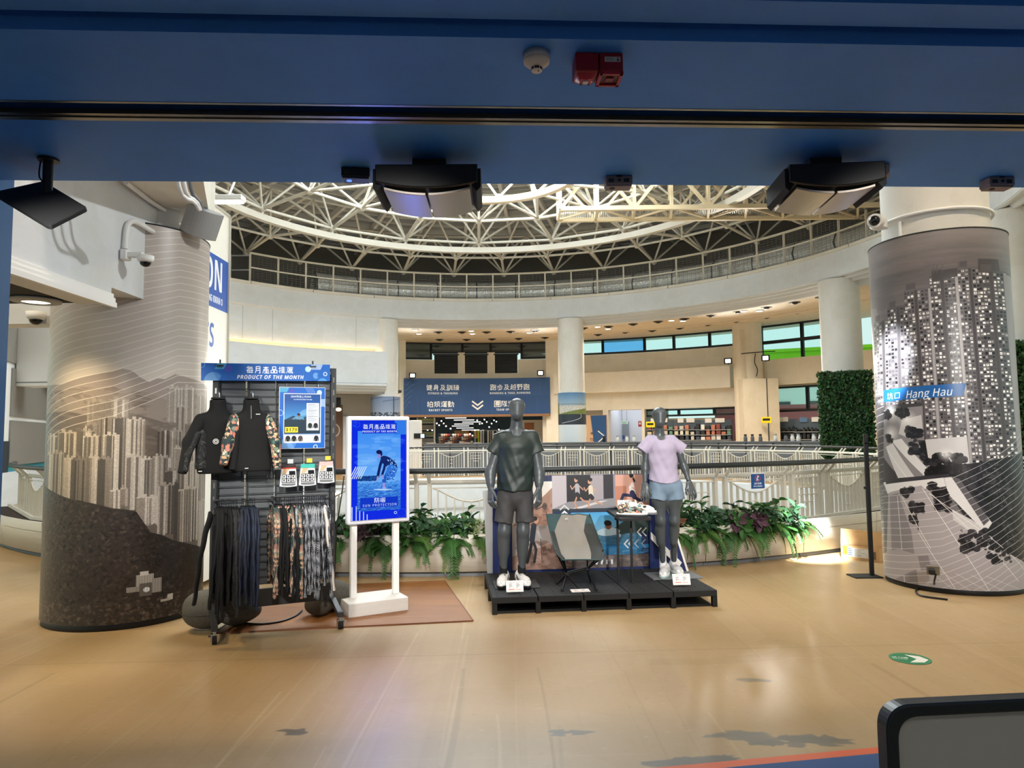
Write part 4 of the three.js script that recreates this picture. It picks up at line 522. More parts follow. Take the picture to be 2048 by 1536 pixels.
function frondGeo(L, droop, leaflets, seedK) { // an arching stem with paired, tapering leaflets
  const pts = []; for (let i = 0; i <= 10; i++) { const u = i / 10; pts.push(V(Math.sin(seedK) * 0.04 * u * u, L * (0.55 * u - droop * u * u), L * (0.82 * u - 0.12 * u * u))); }
  const cv = new THREE.CatmullRomCurve3(pts), out = [tube(pts, 0.0035, 10, 4)], pos = [];
  for (let i = 1; i <= leaflets; i++) { const u = 0.1 + 0.9 * i / leaflets, c = cv.getPoint(u), d = cv.getTangent(u), l = L * 0.28 * Math.sin(Math.min(1, u * 1.15 + 0.08) * PI * 0.93) + 0.012, w = L * 0.026 + 0.003; for (const s of [-1, 1]) { const side = V(s, -0.25, 0).addScaledVector(d, 0.45).normalize(), tip = c.clone().addScaledVector(side, l), m1 = c.clone().addScaledVector(side, l * 0.45).addScaledVector(d, w), m2 = c.clone().addScaledVector(side, l * 0.4).addScaledVector(d, -w); m1.y += 0.006; for (const v of s > 0 ? [c, m1, tip, c, tip, m2] : [c, tip, m1, c, m2, tip]) pos.push(v.x, v.y, v.z); } }
  const g = new THREE.BufferGeometry(); g.setAttribute('position', new THREE.Float32BufferAttribute(pos, 3)); g.computeVertexNormals(); out.push(g); return mg(out);
}
const FRONDS = [0, 1, 2, 3, 4, 5].map((k) => frondGeo(0.36 + 0.05 * (k % 3), 0.5 + 0.13 * k, 22, k));
function sprigGeo(L, n, lw, k) { // a short stem with broad pointed leaves
  const out = [rod(V(0, 0, 0), V(0, L, 0), 0.004, 5)], pos = [];
  for (let i = 0; i < n; i++) { const u = 0.3 + 0.7 * i / (n - 1), a = i * 2.4 + k, c = V(0, L * u, 0), s = V(Math.cos(a), rnd(0.1, 0.7), Math.sin(a)).normalize(), l = lw * rnd(1.6, 2.3), w = lw * rnd(0.4, 0.55), x = V(-s.z, 0, s.x).normalize(), q = (f, e, y) => c.clone().addScaledVector(s, l * f).addScaledVector(x, w * e).add(V(0, y, 0)), r = [q(0, 0, 0), q(0.35, 1, 0.008), q(0.7, 0.75, 0), q(1, 0, -0.02), q(0.7, -0.75, 0), q(0.35, -1, 0.008), q(0.5, 0, -0.008)]; for (const [A, B] of [[0, 1], [1, 2], [2, 3], [3, 4], [4, 5], [5, 0]]) for (const v of [r[6], r[A], r[B]]) pos.push(v.x, v.y, v.z); }
  const g = new THREE.BufferGeometry(); g.setAttribute('position', new THREE.Float32BufferAttribute(pos, 3)); g.computeVertexNormals(); out.push(g); return mg(out);
}
const SPRIGS = [0, 1, 2, 3].map((k) => sprigGeo(0.14 + 0.02 * k, 8, 0.032 + 0.006 * k, k)), SMALL = [0, 1, 2].map((k) => sprigGeo(0.16, 14, 0.017, k));
const plantNo = {};
function plant(kind, psi, seg, dh = 0) {
  const key = kind + seg, n = plantNo[key] = (plantNo[key] || 0), p = nearPt(9.97, psi, 0.4 + dh); plantNo[key]++;
  const words = { fern: ['fern', 'drooping fern', 'fern'], bush: ['leafy_plant', 'broad leaved plant', 'plant'], variegated: ['variegated_plant', 'cream flecked plant', 'plant'], purple: ['purple_plant', 'purple leaved plant', 'plant'], rust: ['rust_plant', 'rust red flowering plant', 'plant'], upright: ['upright_fern', 'small upright fern', 'fern'] }[kind];
  const t = thing(words[0], `${ORD[n]} ${words[1]} from the left, planter ${seg}`, words[2], p, psi);
  if (kind === 'fern' || kind === 'upright') { const up = kind === 'upright', N = up ? 7 : 14; for (let i = 0; i < N; i++) { const m = mesh('frond', FRONDS[up ? i % 2 : (i * 2 + n) % 6], GREENS[(i + n) % 4 === 3 ? 3 : (n + i) % 2], t); m.rotation.set(up ? -rnd(0.2, 0.7) : -rnd(-0.35, 0.25), up ? rnd(6.28) : rnd(-1.25, 1.25), 0, 'YXZ'); m.position.set(rnd(-0.05, 0.05), 0, rnd(0, 0.06)); m.scale.setScalar(up ? rnd(0.7, 1) : rnd(0.75, 1.25)); } }
  else { const N = kind === 'rust' ? 12 : 16; for (let i = 0; i < N; i++) { const small = kind === 'variegated', m = mesh('sprig', small ? SMALL[i % 3] : SPRIGS[(i + n) % 4], small ? (i % 3 === 0 ? PALE : GREENS[(i % 2) * 2]) : kind === 'purple' ? (i % 4 ? PURPLE : GREENS[2]) : kind === 'rust' ? (i % 3 ? RUST : GREENS[1]) : GREENS[i % 3 ? 2 : 0], t), out = rnd(-0.4, 1.1); m.position.set(rnd(-0.15, 0.15), rnd(-0.02, 0.03), rnd(-0.08, 0.12)); m.rotation.set(out, rnd(-0.6, 0.6), rnd(-0.9, 0.9)); m.scale.setScalar(rnd(1.1, 1.8)); } }
}
{
  const fill = (px0, px1, seg, list) => { const a = nearPsi(px0, 1090, 0.35), b = nearPsi(px1, 1090, 0.35), n = list.length; list.forEach((k, i) => plant(k, a + (b - a) * (i + 0.5) / n, seg)); };
  const L = { f: 'fern', b: 'bush', v: 'variegated', p: 'purple', r: 'rust', u: 'upright' }, seq = (s) => [...s].map((c) => L[c]);
  fill(2, 118, 'left of the mountain column', seq('bfvfbfvf')); fill(650, 985, 'between rack and podium', seq('fbvpfbufbvfbvf')); fill(1350, 1815, 'right of the podium', seq('frfvbfubvfbpfbvfbvf'));
}
{ // no climbing notice on the rail
  const p = nearPt(9.72, nearPsi(1592, 958, 1.0), 0.94), t = thing('notice_sign', 'small blue notice with a crossed out climbing figure hung on the near railing', 'sign', p, nearPsi(1592, 958, 1.0) - 0.12);
  mesh('plate', box(0.215, 0.2, 0.006), M.card, t);
  mesh('print', T(new THREE.PlaneGeometry(0.203, 0.188), 0, 0, 0.004), mat({ color: '#fff', roughness: 0.4, map: tex(256, 240, (x, w, h) => { x.fillStyle = '#1d4f8c'; x.fillRect(0, 0, w, h); x.lineWidth = 9; x.strokeStyle = '#fff'; x.lineCap = 'round'; x.beginPath(); x.arc(133, 38, 7, 0, 7); x.stroke(); x.beginPath(); x.moveTo(126, 56); x.lineTo(118, 82); x.lineTo(140, 92); x.lineTo(128, 112); x.moveTo(124, 62); x.lineTo(148, 48); x.moveTo(122, 62); x.lineTo(106, 72); x.moveTo(118, 82); x.lineTo(104, 108); x.stroke(); x.strokeStyle = '#c6363c'; x.lineWidth = 8; x.beginPath(); x.arc(127, 74, 50, 0, 7); x.moveTo(92, 40); x.lineTo(162, 108); x.stroke(); han(x, '請勿攀爬', 128, 140, 34, '#fff', 0.1); latin(x, 'NO CLIMBING', 128, 210, 25, '#fff'); }) }), t);
  for (const s of [-0.06, 0.06]) mesh('tie', box(0.006, 0.08, 0.02, s, 0.12, -0.03), M.whitePlastic, t);
}

{ const p = at(455, 404, -17), t = thing('roof_floodlight', 'bright white floodlight under the roof just right of the light box', 'floodlight', p); mesh('housing', rbox(0.8, 0.14, 0.3, 0.03, 0, 0.08, 0), M.whitePaint, t); for (let i = 0; i < 4; i++) mesh('lens', rbox(0.16, 0.03, 0.24, 0.01, -0.28 + i * 0.187, 0, 0), glow(1, 1, 1, 7), t); mesh('arm', rod(V(0, 0.1, 0), V(0.1, 0.9, -0.4), 0.03, 8), M.whitePaint, t);
  const q = at(676, 989, -21), l = thing('wall_lamp', 'small warm lamp glowing beside the blue kiosk beyond the railing', 'lamp', q); mesh('globe', sph(0.09, 0, 0, 0, 1, 1, 1, 14), glow(1, 0.8, 0.5, 6), l); mesh('stem', cyl(0.02, 0.02, 0.5, 0, -0.32, 0, 8), M.dark, l); }
// ---------- the two printed columns ----------
const LC = V(-3.52, 0, -6.54), RC = V(4.52, 0, -7.43), LR = 0.647, RR = 0.64;
const leftTop = at(416, 493, -6.8).y, rightTop = at(1900, 457, -6.85).y;
const tower = (x, x0, x1, y0, y1, light, dark, win = 7) => {
  x.fillStyle = light; x.fillRect(x0, y0, x1 - x0, y1 - y0); let a = x0; while (a < x1) { const w = rnd(3, 11), k = rnd(); x.globalAlpha = 0.75; x.fillStyle = k < 0.42 ? dark : k < 0.6 ? '#8d847a' : k < 0.75 ? '#d9d2c8' : light; x.fillRect(a, y0 + rnd(0, 10), w, y1 - y0); a += w; }
  x.globalAlpha = 0.35; x.fillStyle = '#2b2724'; for (let b = y0 + 8; b < y1; b += win) for (a = x0 + 2; a < x1 - 4; a += 6) if (rnd() < 0.55) x.fillRect(a, b, 3, win * 0.45); x.globalAlpha = 1;
  x.fillStyle = light; x.fillRect(x0 + (x1 - x0) * 0.25, y0 - 14, (x1 - x0) * 0.22, 14); x.fillRect(x0 + (x1 - x0) * 0.62, y0 - 9, (x1 - x0) * 0.18, 9);
};
const leftPrint = tex(1024, 2048, (x, w, h) => {
  const X = (px) => (0.5 + Math.asin(Math.max(-1, Math.min(1, (px - 256) / 160))) / PI) * w, Y = (py) => (py - 462) / (1258 - 462) * h;
  let g = x.createLinearGradient(0, 0, 0, h * 0.42); g.addColorStop(0, '#b9ada4'); g.addColorStop(1, '#cdc4b9'); x.fillStyle = g; x.fillRect(0, 0, w, h);
  const hill = (pts, c) => { x.fillStyle = c; x.beginPath(); x.moveTo(0, h); pts.forEach(([a, b], i) => x.lineTo(i ? X(a) : 0, Y(b))); x.lineTo(w, Y(pts[pts.length - 1][1])); x.lineTo(w, h); x.fill(); };
  hill([[96, 790], [130, 792], [165, 780], [200, 772], [222, 768], [240, 762], [258, 766], [275, 780], [290, 787], [305, 779], [320, 780], [340, 768], [362, 772], [385, 776], [415, 790]], '#9c9088');
  hill([[96, 800], [140, 805], [180, 798], [230, 812], [280, 806], [330, 825], [380, 818], [415, 824]], '#93877e'); hill([[96, 850], [140, 845], [200, 858], [260, 850], [320, 868], [415, 872]], '#71675f');
  x.globalAlpha = 0.3; for (let i = 0; i < 500; i++) { x.fillStyle = rnd() > 0.5 ? '#94897f' : '#5d544d'; x.beginPath(); x.ellipse(rnd(w), Y(rnd(800, 950)), rnd(6, 40), rnd(3, 10), rnd(-0.4, 0.4), 0, 7); x.fill(); } x.globalAlpha = 1;
  const tw = (a, b, c, d, l = '#bdb3a8', k = '#5a524b', n = 7) => tower(x, X(a), X(b), Y(c), Y(d), l, k, n);
  tw(178, 212, 826, 900, '#a09589', '#837970'); tw(216, 254, 823, 900, '#a59b90', '#837970'); tw(325, 352, 796, 866, '#b9b0a6', '#8d837a'); tw(354, 382, 793, 870, '#b5aca2', '#857c73'); tw(388, 412, 806, 880, '#a79e94', '#857c73');
  tw(175, 200, 872, 960, '#978c82', '#6d645c'); tw(200, 252, 858, 1000, '#8f8479', '#453f3a'); tw(252, 284, 862, 1010, '#c9bfb3', '#6c635b'); tw(345, 362, 835, 930, '#a79d92', '#5d554f'); tw(308, 332, 884, 990, '#857b72', '#4c4540'); tw(332, 358, 884, 1000, '#9a9086', '#4c4540');
  tw(104, 124, 893, 1010); tw(124, 160, 886, 1010, '#b7aa98', '#5d544b'); tw(166, 190, 884, 1010, '#aba195', '#55504a'); tw(172, 202, 894, 1020, '#c8bdb0', '#57504a'); tw(208, 238, 892, 1022, '#cdc4b9', '#4a4540'); tw(376, 392, 906, 1000, '#c9c0b4', '#5a534c'); tw(392, 412, 880, 1010, '#bfb5a9', '#615950');
  tw(104, 116, 930, 1004); tw(116, 140, 926, 1015, '#a89b8c', '#5b5148'); tw(138, 160, 936, 1020, '#bfb2a3', '#4f463e'); tw(158, 182, 938, 1020, '#8a8077', '#4a433d'); tw(180, 202, 934, 1028, '#c6bbae', '#655b52'); tw(200, 226, 938, 1040, '#9a8f85', '#47413c'); tw(252, 278, 935, 1040, '#c3bbb1', '#68605a'); tw(278, 300, 940, 1040, '#d5cdc3', '#4b4641'); tw(300, 322, 936, 1040, '#b7aea4', '#5d564f'); tw(322, 338, 940, 1030, '#a79d92', '#554e48');
  tw(340, 356, 920, 1010, '#c7beb3', '#6b625a'); tw(362, 386, 952, 1050, '#cfc6bb', '#6b625a'); tw(324, 352, 966, 1060, '#8e847a', '#4c443e'); tw(388, 412, 956, 1060, '#c6bcb0', '#5d554d'); tw(272, 312, 1016, 1070, '#d2c9bf', '#8b8178', 9); tw(312, 344, 994, 1092, '#a89d91', '#3f3833', 9); tw(344, 352, 990, 1110, '#6d645c', '#463f3a'); tw(352, 396, 1006, 1115, '#cbbfae', '#544b43', 9); tw(224, 242, 1000, 1040, '#d8d0c6', '#7f766d', 6); tw(242, 254, 996, 1030, '#b7aea4', '#7f766d', 6); tw(396, 414, 1036, 1150, '#bfb4a6', '#5d554d', 8);
  const edge = (py) => { const p = [[90, 985], [120, 1000], [145, 1016], [170, 1018], [200, 1026], [230, 1036], [255, 1040], [272, 1046], [300, 1085], [320, 1095], [345, 1110], [372, 1116], [392, 1130], [420, 1150]]; x.beginPath(); x.moveTo(0, h); x.lineTo(0, Y(p[0][1])); p.forEach(([a, b]) => x.lineTo(X(a), Y(b) + rnd(-8, 8))); x.lineTo(w, Y(1150)); x.lineTo(w, h); x.closePath(); }; edge();
  g = x.createLinearGradient(0, 0, w, 0); g.addColorStop(0, '#5b4f46'); g.addColorStop(0.45, '#3f3732'); g.addColorStop(1, '#241f1c'); x.fillStyle = g; x.fill(); x.save(); x.clip();
  for (let i = 0; i < 5200; i++) { const a = rnd(w), b = Y(rnd(985, 1262)), lightness = a / w + rnd(-0.35, 0.35), lo = b > Y(1215); x.globalAlpha = rnd(0.15, 0.5); x.fillStyle = lo && rnd() > 0.55 ? '#8d7d6d' : lightness < 0.38 ? (rnd() > 0.45 ? '#76675b' : '#3b322c') : rnd() > 0.72 ? '#5b4f47' : '#1d1917'; x.beginPath(); x.ellipse(a, b, rnd(3, 13), rnd(2, 8), rnd(3), 0, 7); x.fill(); } x.restore(); x.globalAlpha = 1;
  const blk = (a, b, c, d, col) => { x.fillStyle = col; x.fillRect(X(a), Y(b), X(c) - X(a), Y(d) - Y(b)); }; blk(275, 1168, 308, 1190, '#b7b0a7'); blk(282, 1162, 298, 1170, '#d9d4cc'); blk(282, 1185, 305, 1210, '#6a645d'); blk(305, 1178, 323, 1206, '#a59d94'); blk(258, 1190, 282, 1200, '#a19a91'); x.fillStyle = '#eee'; x.beginPath(); x.arc(X(295), Y(1198), 13, 0, 7); x.fill(); blk(335, 1214, 346, 1226, '#c9c4bc'); blk(322, 1222, 340, 1227, '#b9b2a9');
  x.globalAlpha = 0.4; x.strokeStyle = '#57504a'; x.lineWidth = 2; for (let a = 276; a < 322; a += 5) { x.beginPath(); x.moveTo(X(a), Y(1170)); x.lineTo(X(a), Y(1206)); x.stroke(); } x.globalAlpha = 1;
  x.strokeStyle = '#ece7df'; x.lineWidth = 3; for (let k = 0; k < 25; k++) { const b = 462 + k * 13.9, t = k / 24; x.globalAlpha = 0.75; x.beginPath(); x.moveTo(0, Y(b + 78 + 62 * t)); x.bezierCurveTo(X(115), Y(b + 50 + 30 * t), X(170), Y(b + 45 + 30 * t), X(225), Y(b + 34 + 26 * t)); x.lineTo(X(300), Y(b + 15 + 12 * t)); x.lineTo(X(345), Y(b + 3)); x.lineTo(w, Y(b - 4)); x.stroke(); } x.globalAlpha = 1;
  grain(x, w, h, 9000, 0.08, ['#fff', '#000']);
}, { mirror: true });
const rightPrint = tex(1024, 2048, (x, w, h) => {
  const X = (px, py) => { const c = 1846 + (py - 470) * 0.068; return (0.5 + Math.asin(Math.max(-1, Math.min(1, (px - c) / (137 + (py - 470) * 0.009)))) / PI) * w; }, Y = (py) => (py - 466) / (1186 - 466) * h;
  const P = (pts, c, st) => { x.beginPath(); pts.forEach(([a, b], i) => (i ? x.lineTo(X(a, b), Y(b)) : x.moveTo(X(a, b), Y(b)))); if (st) { x.strokeStyle = c; x.lineWidth = st; x.stroke(); } else { x.closePath(); x.fillStyle = c; x.fill(); } };
  let g = x.createLinearGradient(0, 0, 0, h * 0.4); g.addColorStop(0, '#8b8383'); g.addColorStop(0.35, '#6c6668'); g.addColorStop(1, '#757072'); x.fillStyle = g; x.fillRect(0, 0, w, h);
  for (let i = 0; i < 90; i++) { x.globalAlpha = 0.08; x.fillStyle = rnd() > 0.5 ? '#a49c9c' : '#4d484a'; x.beginPath(); x.ellipse(rnd(w), rnd(h * 0.25), rnd(80, 300), rnd(6, 26), rnd(-0.1, 0.1), 0, 7); x.fill(); } x.globalAlpha = 1;
  const flats = (a, b, y0, y1, body, lean) => { // a tower block: bays of lit and dark windows
    P([[a, y0], [b, y0], [b + lean, y1], [a + lean, y1]], body); const bay = 6.6; for (let p = a, k = 0; p < b - 3; p += bay, k++) { const blank = k % 4 === 3; if (blank) { P([[p, y0 + 3], [p + bay * 0.8, y0 + 3], [p + bay * 0.8 + lean, y1], [p + lean, y1]], k % 8 === 3 ? '#4b474a' : '#a7a3a4'); continue; } for (let q = y0 + 5; q < y1 - 6; q += 7.6) { const s = lean * (q - y0) / (y1 - y0); const r = rnd(); x.fillStyle = r < 0.36 ? '#fbfaf8' : r < 0.64 ? '#161518' : r < 0.86 ? '#4a464a' : '#a5a1a1'; x.fillRect(X(p + s + rnd(0.8), q), Y(q) + rnd(3), (X(p + bay * 0.82 + s, q) - X(p + s, q)) * rnd(0.6, 1), rnd(9, 15)); if (r < 0.1) { x.fillStyle = '#3a373a'; x.fillRect(X(p + s + 2, q), Y(q) + 5, 5, 5); } } }
    P([[a + 4, y0 - 12], [a + (b - a) * 0.4, y0 - 12], [a + (b - a) * 0.4, y0], [a + 4, y0]], '#5c575a');
  };
  P([[1712, 600], [1732, 605], [1742, 640], [1742, 800], [1712, 800]], '#827c7c'); flats(1726, 1762, 634, 830, '#6f6b6d', 6); flats(1757, 1800, 612, 830, '#5f5b5e', 8); flats(1790, 1846, 582, 930, '#6a6669', 26); flats(1838, 1895, 560, 940, '#5c585b', 34); P([[1843, 552], [1868, 550], [1890, 549], [1890, 566], [1843, 572]], '#4b474a'); flats(1888, 1932, 548, 950, '#6a6669', 36); P([[1925, 532], [1962, 531], [1966, 560], [1926, 562]], '#4e4a4d'); flats(1926, 1985, 555, 940, '#575357', 36); P([[1972, 560], [1996, 562], [2030, 950], [2008, 950]], '#8e8a8c');
  for (const a of [1846, 1852, 1862, 1890, 1902]) P([[a, 538], [a, 556]], '#5e5a5d', 3);
  P([[1712, 818], [1828, 818], [1836, 930], [1900, 940], [1712, 1000]], '#3c393c'); P([[1712, 800], [1738, 800], [1748, 1170], [1752, 1190], [1712, 1190]], '#47434a');
  const tree = (a, b, r, n) => { for (let i = 0; i < n; i++) { x.globalAlpha = 0.85; x.fillStyle = ['#141316', '#201e22', '#0c0c0e', '#39363a'][(rnd() * 4) | 0]; x.beginPath(); const p = a + rnd(-r, r), q = b + rnd(-r, r) * 0.8; x.arc(X(p, q), Y(q), rnd(5, 18), 0, 7); x.fill(); } x.globalAlpha = 1; };
  const glowy = (a, b, r) => { const q = x.createRadialGradient(X(a, b), Y(b), 0, X(a, b), Y(b), r); q.addColorStop(0, 'rgba(250,249,248,0.95)'); q.addColorStop(1, 'rgba(230,228,228,0)'); x.fillStyle = q; x.fillRect(X(a, b) - r, Y(b) - r, 2 * r, 2 * r); };
  P([[1752, 830], [1830, 824], [1836, 925], [1870, 960], [1800, 980], [1752, 930]], '#8c888b'); P([[1790, 852], [1828, 842], [1832, 880], [1812, 892], [1784, 880]], '#c9c6c7'); P([[1757, 908], [1772, 900], [1822, 975], [1790, 985]], '#d9d7d8'); P([[1770, 895], [1790, 890], [1850, 960], [1836, 966]], '#e3e1e2'); P([[1762, 915], [1812, 982]], '#f3f2f2', 4);
  for (const [a, b, r] of [[1770, 836, 70], [1800, 850, 60], [1862, 922, 60], [1768, 880, 60], [1870, 935, 90], [1895, 930, 50]]) glowy(a, b, r);
  tree(1757, 840, 9, 24); tree(1790, 838, 12, 30); tree(1815, 878, 14, 40); tree(1765, 890, 8, 16); tree(1825, 905, 18, 40); tree(1850, 920, 20, 60); tree(1900, 920, 12, 20);
  P([[1836, 892], [1912, 886], [1918, 940], [1845, 946]], '#cfcccd'); P([[1845, 946], [1918, 940], [2040, 915], [2040, 1190], [1990, 1190], [1890, 1010]], '#1d1c20'); tree(1960, 990, 55, 420); tree(2005, 1070, 35, 260); tree(1880, 945, 30, 120); tree(1860, 950, 22, 70); tree(2015, 950, 22, 70); for (const [a, b, r] of [[1985, 1010, 60], [2005, 1100, 70], [1955, 960, 40]]) { for (let i = 0; i < 90; i++) { x.globalAlpha = 0.5; x.fillStyle = '#b7b3b4'; x.fillRect(X(a + rnd(-18, 18), b), Y(b + rnd(-22, 22)), 5, 3); } } x.globalAlpha = 1; glowy(1876, 922, 46);
  P([[1752, 985], [1870, 962], [1876, 985], [1762, 1008]], '#e9e8e8'); P([[1756, 978], [1880, 960], [1884, 966], [1758, 988]], '#37343a'); P([[1764, 1005], [1830, 985], [1890, 1040], [1960, 1100], [2040, 1160], [2040, 1190], [1760, 1190]], '#b3adb0'); P([[1766, 1010], [1785, 1003], [1812, 1080], [1828, 1190], [1775, 1190]], '#8f8a8e');
  P([[1872, 968], [1888, 966], [1960, 1055], [1948, 1075], [1880, 1000]], '#e6e4e4'); P([[1884, 964], [1900, 970], [1955, 1050], [1945, 1060]], '#5b575b'); P([[1888, 1030], [1925, 1050], [1962, 1085], [1950, 1095], [1890, 1050]], '#d6d3d3');
  tree(1803, 1000, 10, 30); tree(1822, 1030, 12, 50); tree(1866, 1000, 12, 40); tree(1872, 1022, 14, 40); tree(1850, 985, 6, 10); tree(1815, 1055, 7, 16); P([[1820, 1040], [1826, 1075]], '#141316', 6);
  for (const [a, b, c, d] of [[1790, 1005, 1850, 1110], [1832, 990, 1960, 1190], [1838, 990, 2010, 1170], [1845, 1000, 2030, 1165], [1783, 1010, 1800, 1190], [1826, 1080, 1900, 1190]]) P([[a, b], [c, d]], '#f1efef', 3); for (let i = 0; i < 5; i++) P([[1840 + i * 28, 1150 + i * 2], [1900 + i * 30, 1190]], '#d8d4d5', 3);
  P([[1742, 1150], [1786, 1120], [1826, 1125], [1832, 1150], [1780, 1185], [1752, 1190]], '#aea8aa'); P([[1825, 1128], [1845, 1124], [1852, 1150], [1832, 1156]], '#8d878a'); tree(1930, 1090, 26, 60); tree(1975, 1115, 20, 40);
  x.globalAlpha = 0.85; for (let k = 0; k < 20; k++) { const b = 965 + k * 14; P([[1745, b + 40], [1800, b + 26], [1870, b + 12], [1930, b - 18], [1990, b - 58], [2040, b - 96]], '#ece9ea', 2.4); } for (let k = 0; k < 26; k++) { const b = 800 + k * 15.5; P([[1712, b + 10], [1728, b], [1752, b - 10]], '#e8e5e5', 2.6); } x.globalAlpha = 1;
  P([[1751, 786], [1909, 781], [1904, 806], [1751, 812]], '#1c5fa3'); { const yy = Y(797); x.save(); x.transform(1, -0.035, 0, 1, 0, 30); han(x, '坑口', X(1758, 797), yy - 36, 46, '#f4f7fa', 0.07, 0.08, 'left', 0.1); latin(x, 'Hang Hau', X(1796, 797), yy + 10, 62, '#f4f7fa', { bold: false, align: 'left', italic: 0.18, sx: 0.78 }); x.restore(); }
  grain(x, w, h, 9000, 0.08, ['#fff', '#000']);
}, { mirror: true });
const wrapGeo = (r, h, cam) => { const n = 72, g = new THREE.CylinderGeometry(r, r, h, n, 1, true); g.translate(0, h / 2, 0); const p = g.attributes.position, uv = g.attributes.uv; for (let i = 0; i < p.count; i++) { const u = uv.getX(i) * 2; uv.setX(i, u); } g.rotateY(cam - PI / 2 - 0); return g; };
// u runs 0..1 from the left limb to the right limb as seen by the photographer, and mirrors behind
function printedColumn(name, label, c, r, top, print, wall) {
  const o = thing(name, label, 'column', [c.x, 0, c.z]); const face = Math.atan2(-c.x, -c.z);
  const g = wrapGeo(r, top - 0.05, face); g.translate(0, 0.05, 0); mesh('printed_wrap', g, mat({ map: print, color: '#fff', roughness: 0.36 }), o);
  mesh('wrap_edge', lathe([[r - 0.02, top], [r + 0.004, top], [r + 0.004, top - 0.012], [r - 0.02, top - 0.012]], 72), M.dark, o); mesh('kick', lathe([[r - 0.03, 0], [r - 0.012, 0], [r - 0.012, 0.05], [r - 0.03, 0.05]], 72), M.black, o); mesh('wrap_lid', lathe([[0.3, top - 0.04], [r - 0.01, top - 0.04]], 48), M.grey, o);
  mesh('shaft', boxUV(cyl(0.5, 0.5, 6.4 - top + 0.3, 0, (6.4 + top - 0.3) / 2, 0, 48)), M.column, o); return o;
}
const colL = printedColumn('printed_column', 'wide round column printed with towers, forest and mountains', LC, LR, leftTop, leftPrint);
const colR = printedColumn('printed_column', 'wide round column printed with a night view of tower blocks and a road', RC, RR, rightTop, rightPrint);
{ // on the right column: conduit hoop, dome camera, socket with cable, black stand
  const y = at(1890, 415, -7.0).y, h = thing('conduit_hoop', 'thin white conduit round the bare top of the printed tower block column', 'conduit', [RC.x, 0, RC.z]), pts = []; for (let i = 0; i <= 30; i++) { const a = -1.75 + i * 0.115; pts.push([Math.sin(a) * 0.525, y - 0.03 + 0.0 * i, Math.cos(a) * 0.525]); } mesh('hoop', tube(pts, 0.018, 60, 8), M.whitePaint, h); mesh('drop', cyl(0.015, 0.015, y - rightTop - 0.05, Math.sin(-1.16) * 0.525, (y + rightTop) / 2 - 0.05, Math.cos(-1.16) * 0.525, 8), M.whitePaint, h);
  const q = at(1753, 444, -7.25), c = thing('dome_camera', 'white dome camera on the bare top of the printed tower block column', 'camera', q); c.rotation.y = -0.75; mesh('base', rbox(0.11, 0.11, 0.1, 0.02, 0.03, -0.02, -0.05), M.whitePlastic, c); mesh('housing', cyl(0.075, 0.085, 0.09, 0, 0, 0.02, 24, PI / 2, 0, 0), M.whitePlastic, c); mesh('dome', sph(0.055, 0, 0, 0.06, 1, 1, 1, 18), mat({ color: '#0d0f12', roughness: 0.08 }), c);
  const s = at(1866, 1140, -6.82), k = thing('wall_socket', 'small silver socket box with black plug low on the tower block column', 'socket', s); k.rotation.y = -0.5; mesh('box', rbox(0.11, 0.09, 0.05, 0.008, 0, 0, 0), M.steel, k); mesh('plug', rbox(0.055, 0.055, 0.05, 0.012, -0.01, -0.01, 0.045), M.black, k);
  solo('power_cable', tube([s.clone().add(V(-0.01, -0.03, 0.06)), onY(1869, 1160, 0.16), onY(1862, 1172, 0.03), onY(1840, 1176, 0.012), onY(1832, 1184, 0.01), onY(1845, 1192, 0.01), onY(1895, 1199, 0.01)], 0.009, 60, 6), M.black, 'black power cable curling on the floor from the column socket', 'cable');
  const f = onY(1733, 1153, 0), st = thing('stand_pole', 'thin black stand pole with a flat foot beside the tower block column', 'stand', [f.x, 0, f.z]); mesh('foot', rbox(0.3, 0.012, 0.22, 0.004, -0.02, 0.006, 0), M.blackMatte, st); const hp = at(1733, 868, f.z).y; mesh('pole', rbox(0.045, hp, 0.03, 0.006, 0.06, hp / 2, 0), M.black, st); mesh('clip', rbox(0.03, 0.03, 0.03, 0.004, 0.03, hp * 0.62, 0.01), M.black, st); mesh('arm', rbox(0.05, 0.018, 0.03, 0.004, 0.06, hp - 0.1, 0), M.black, st);
}
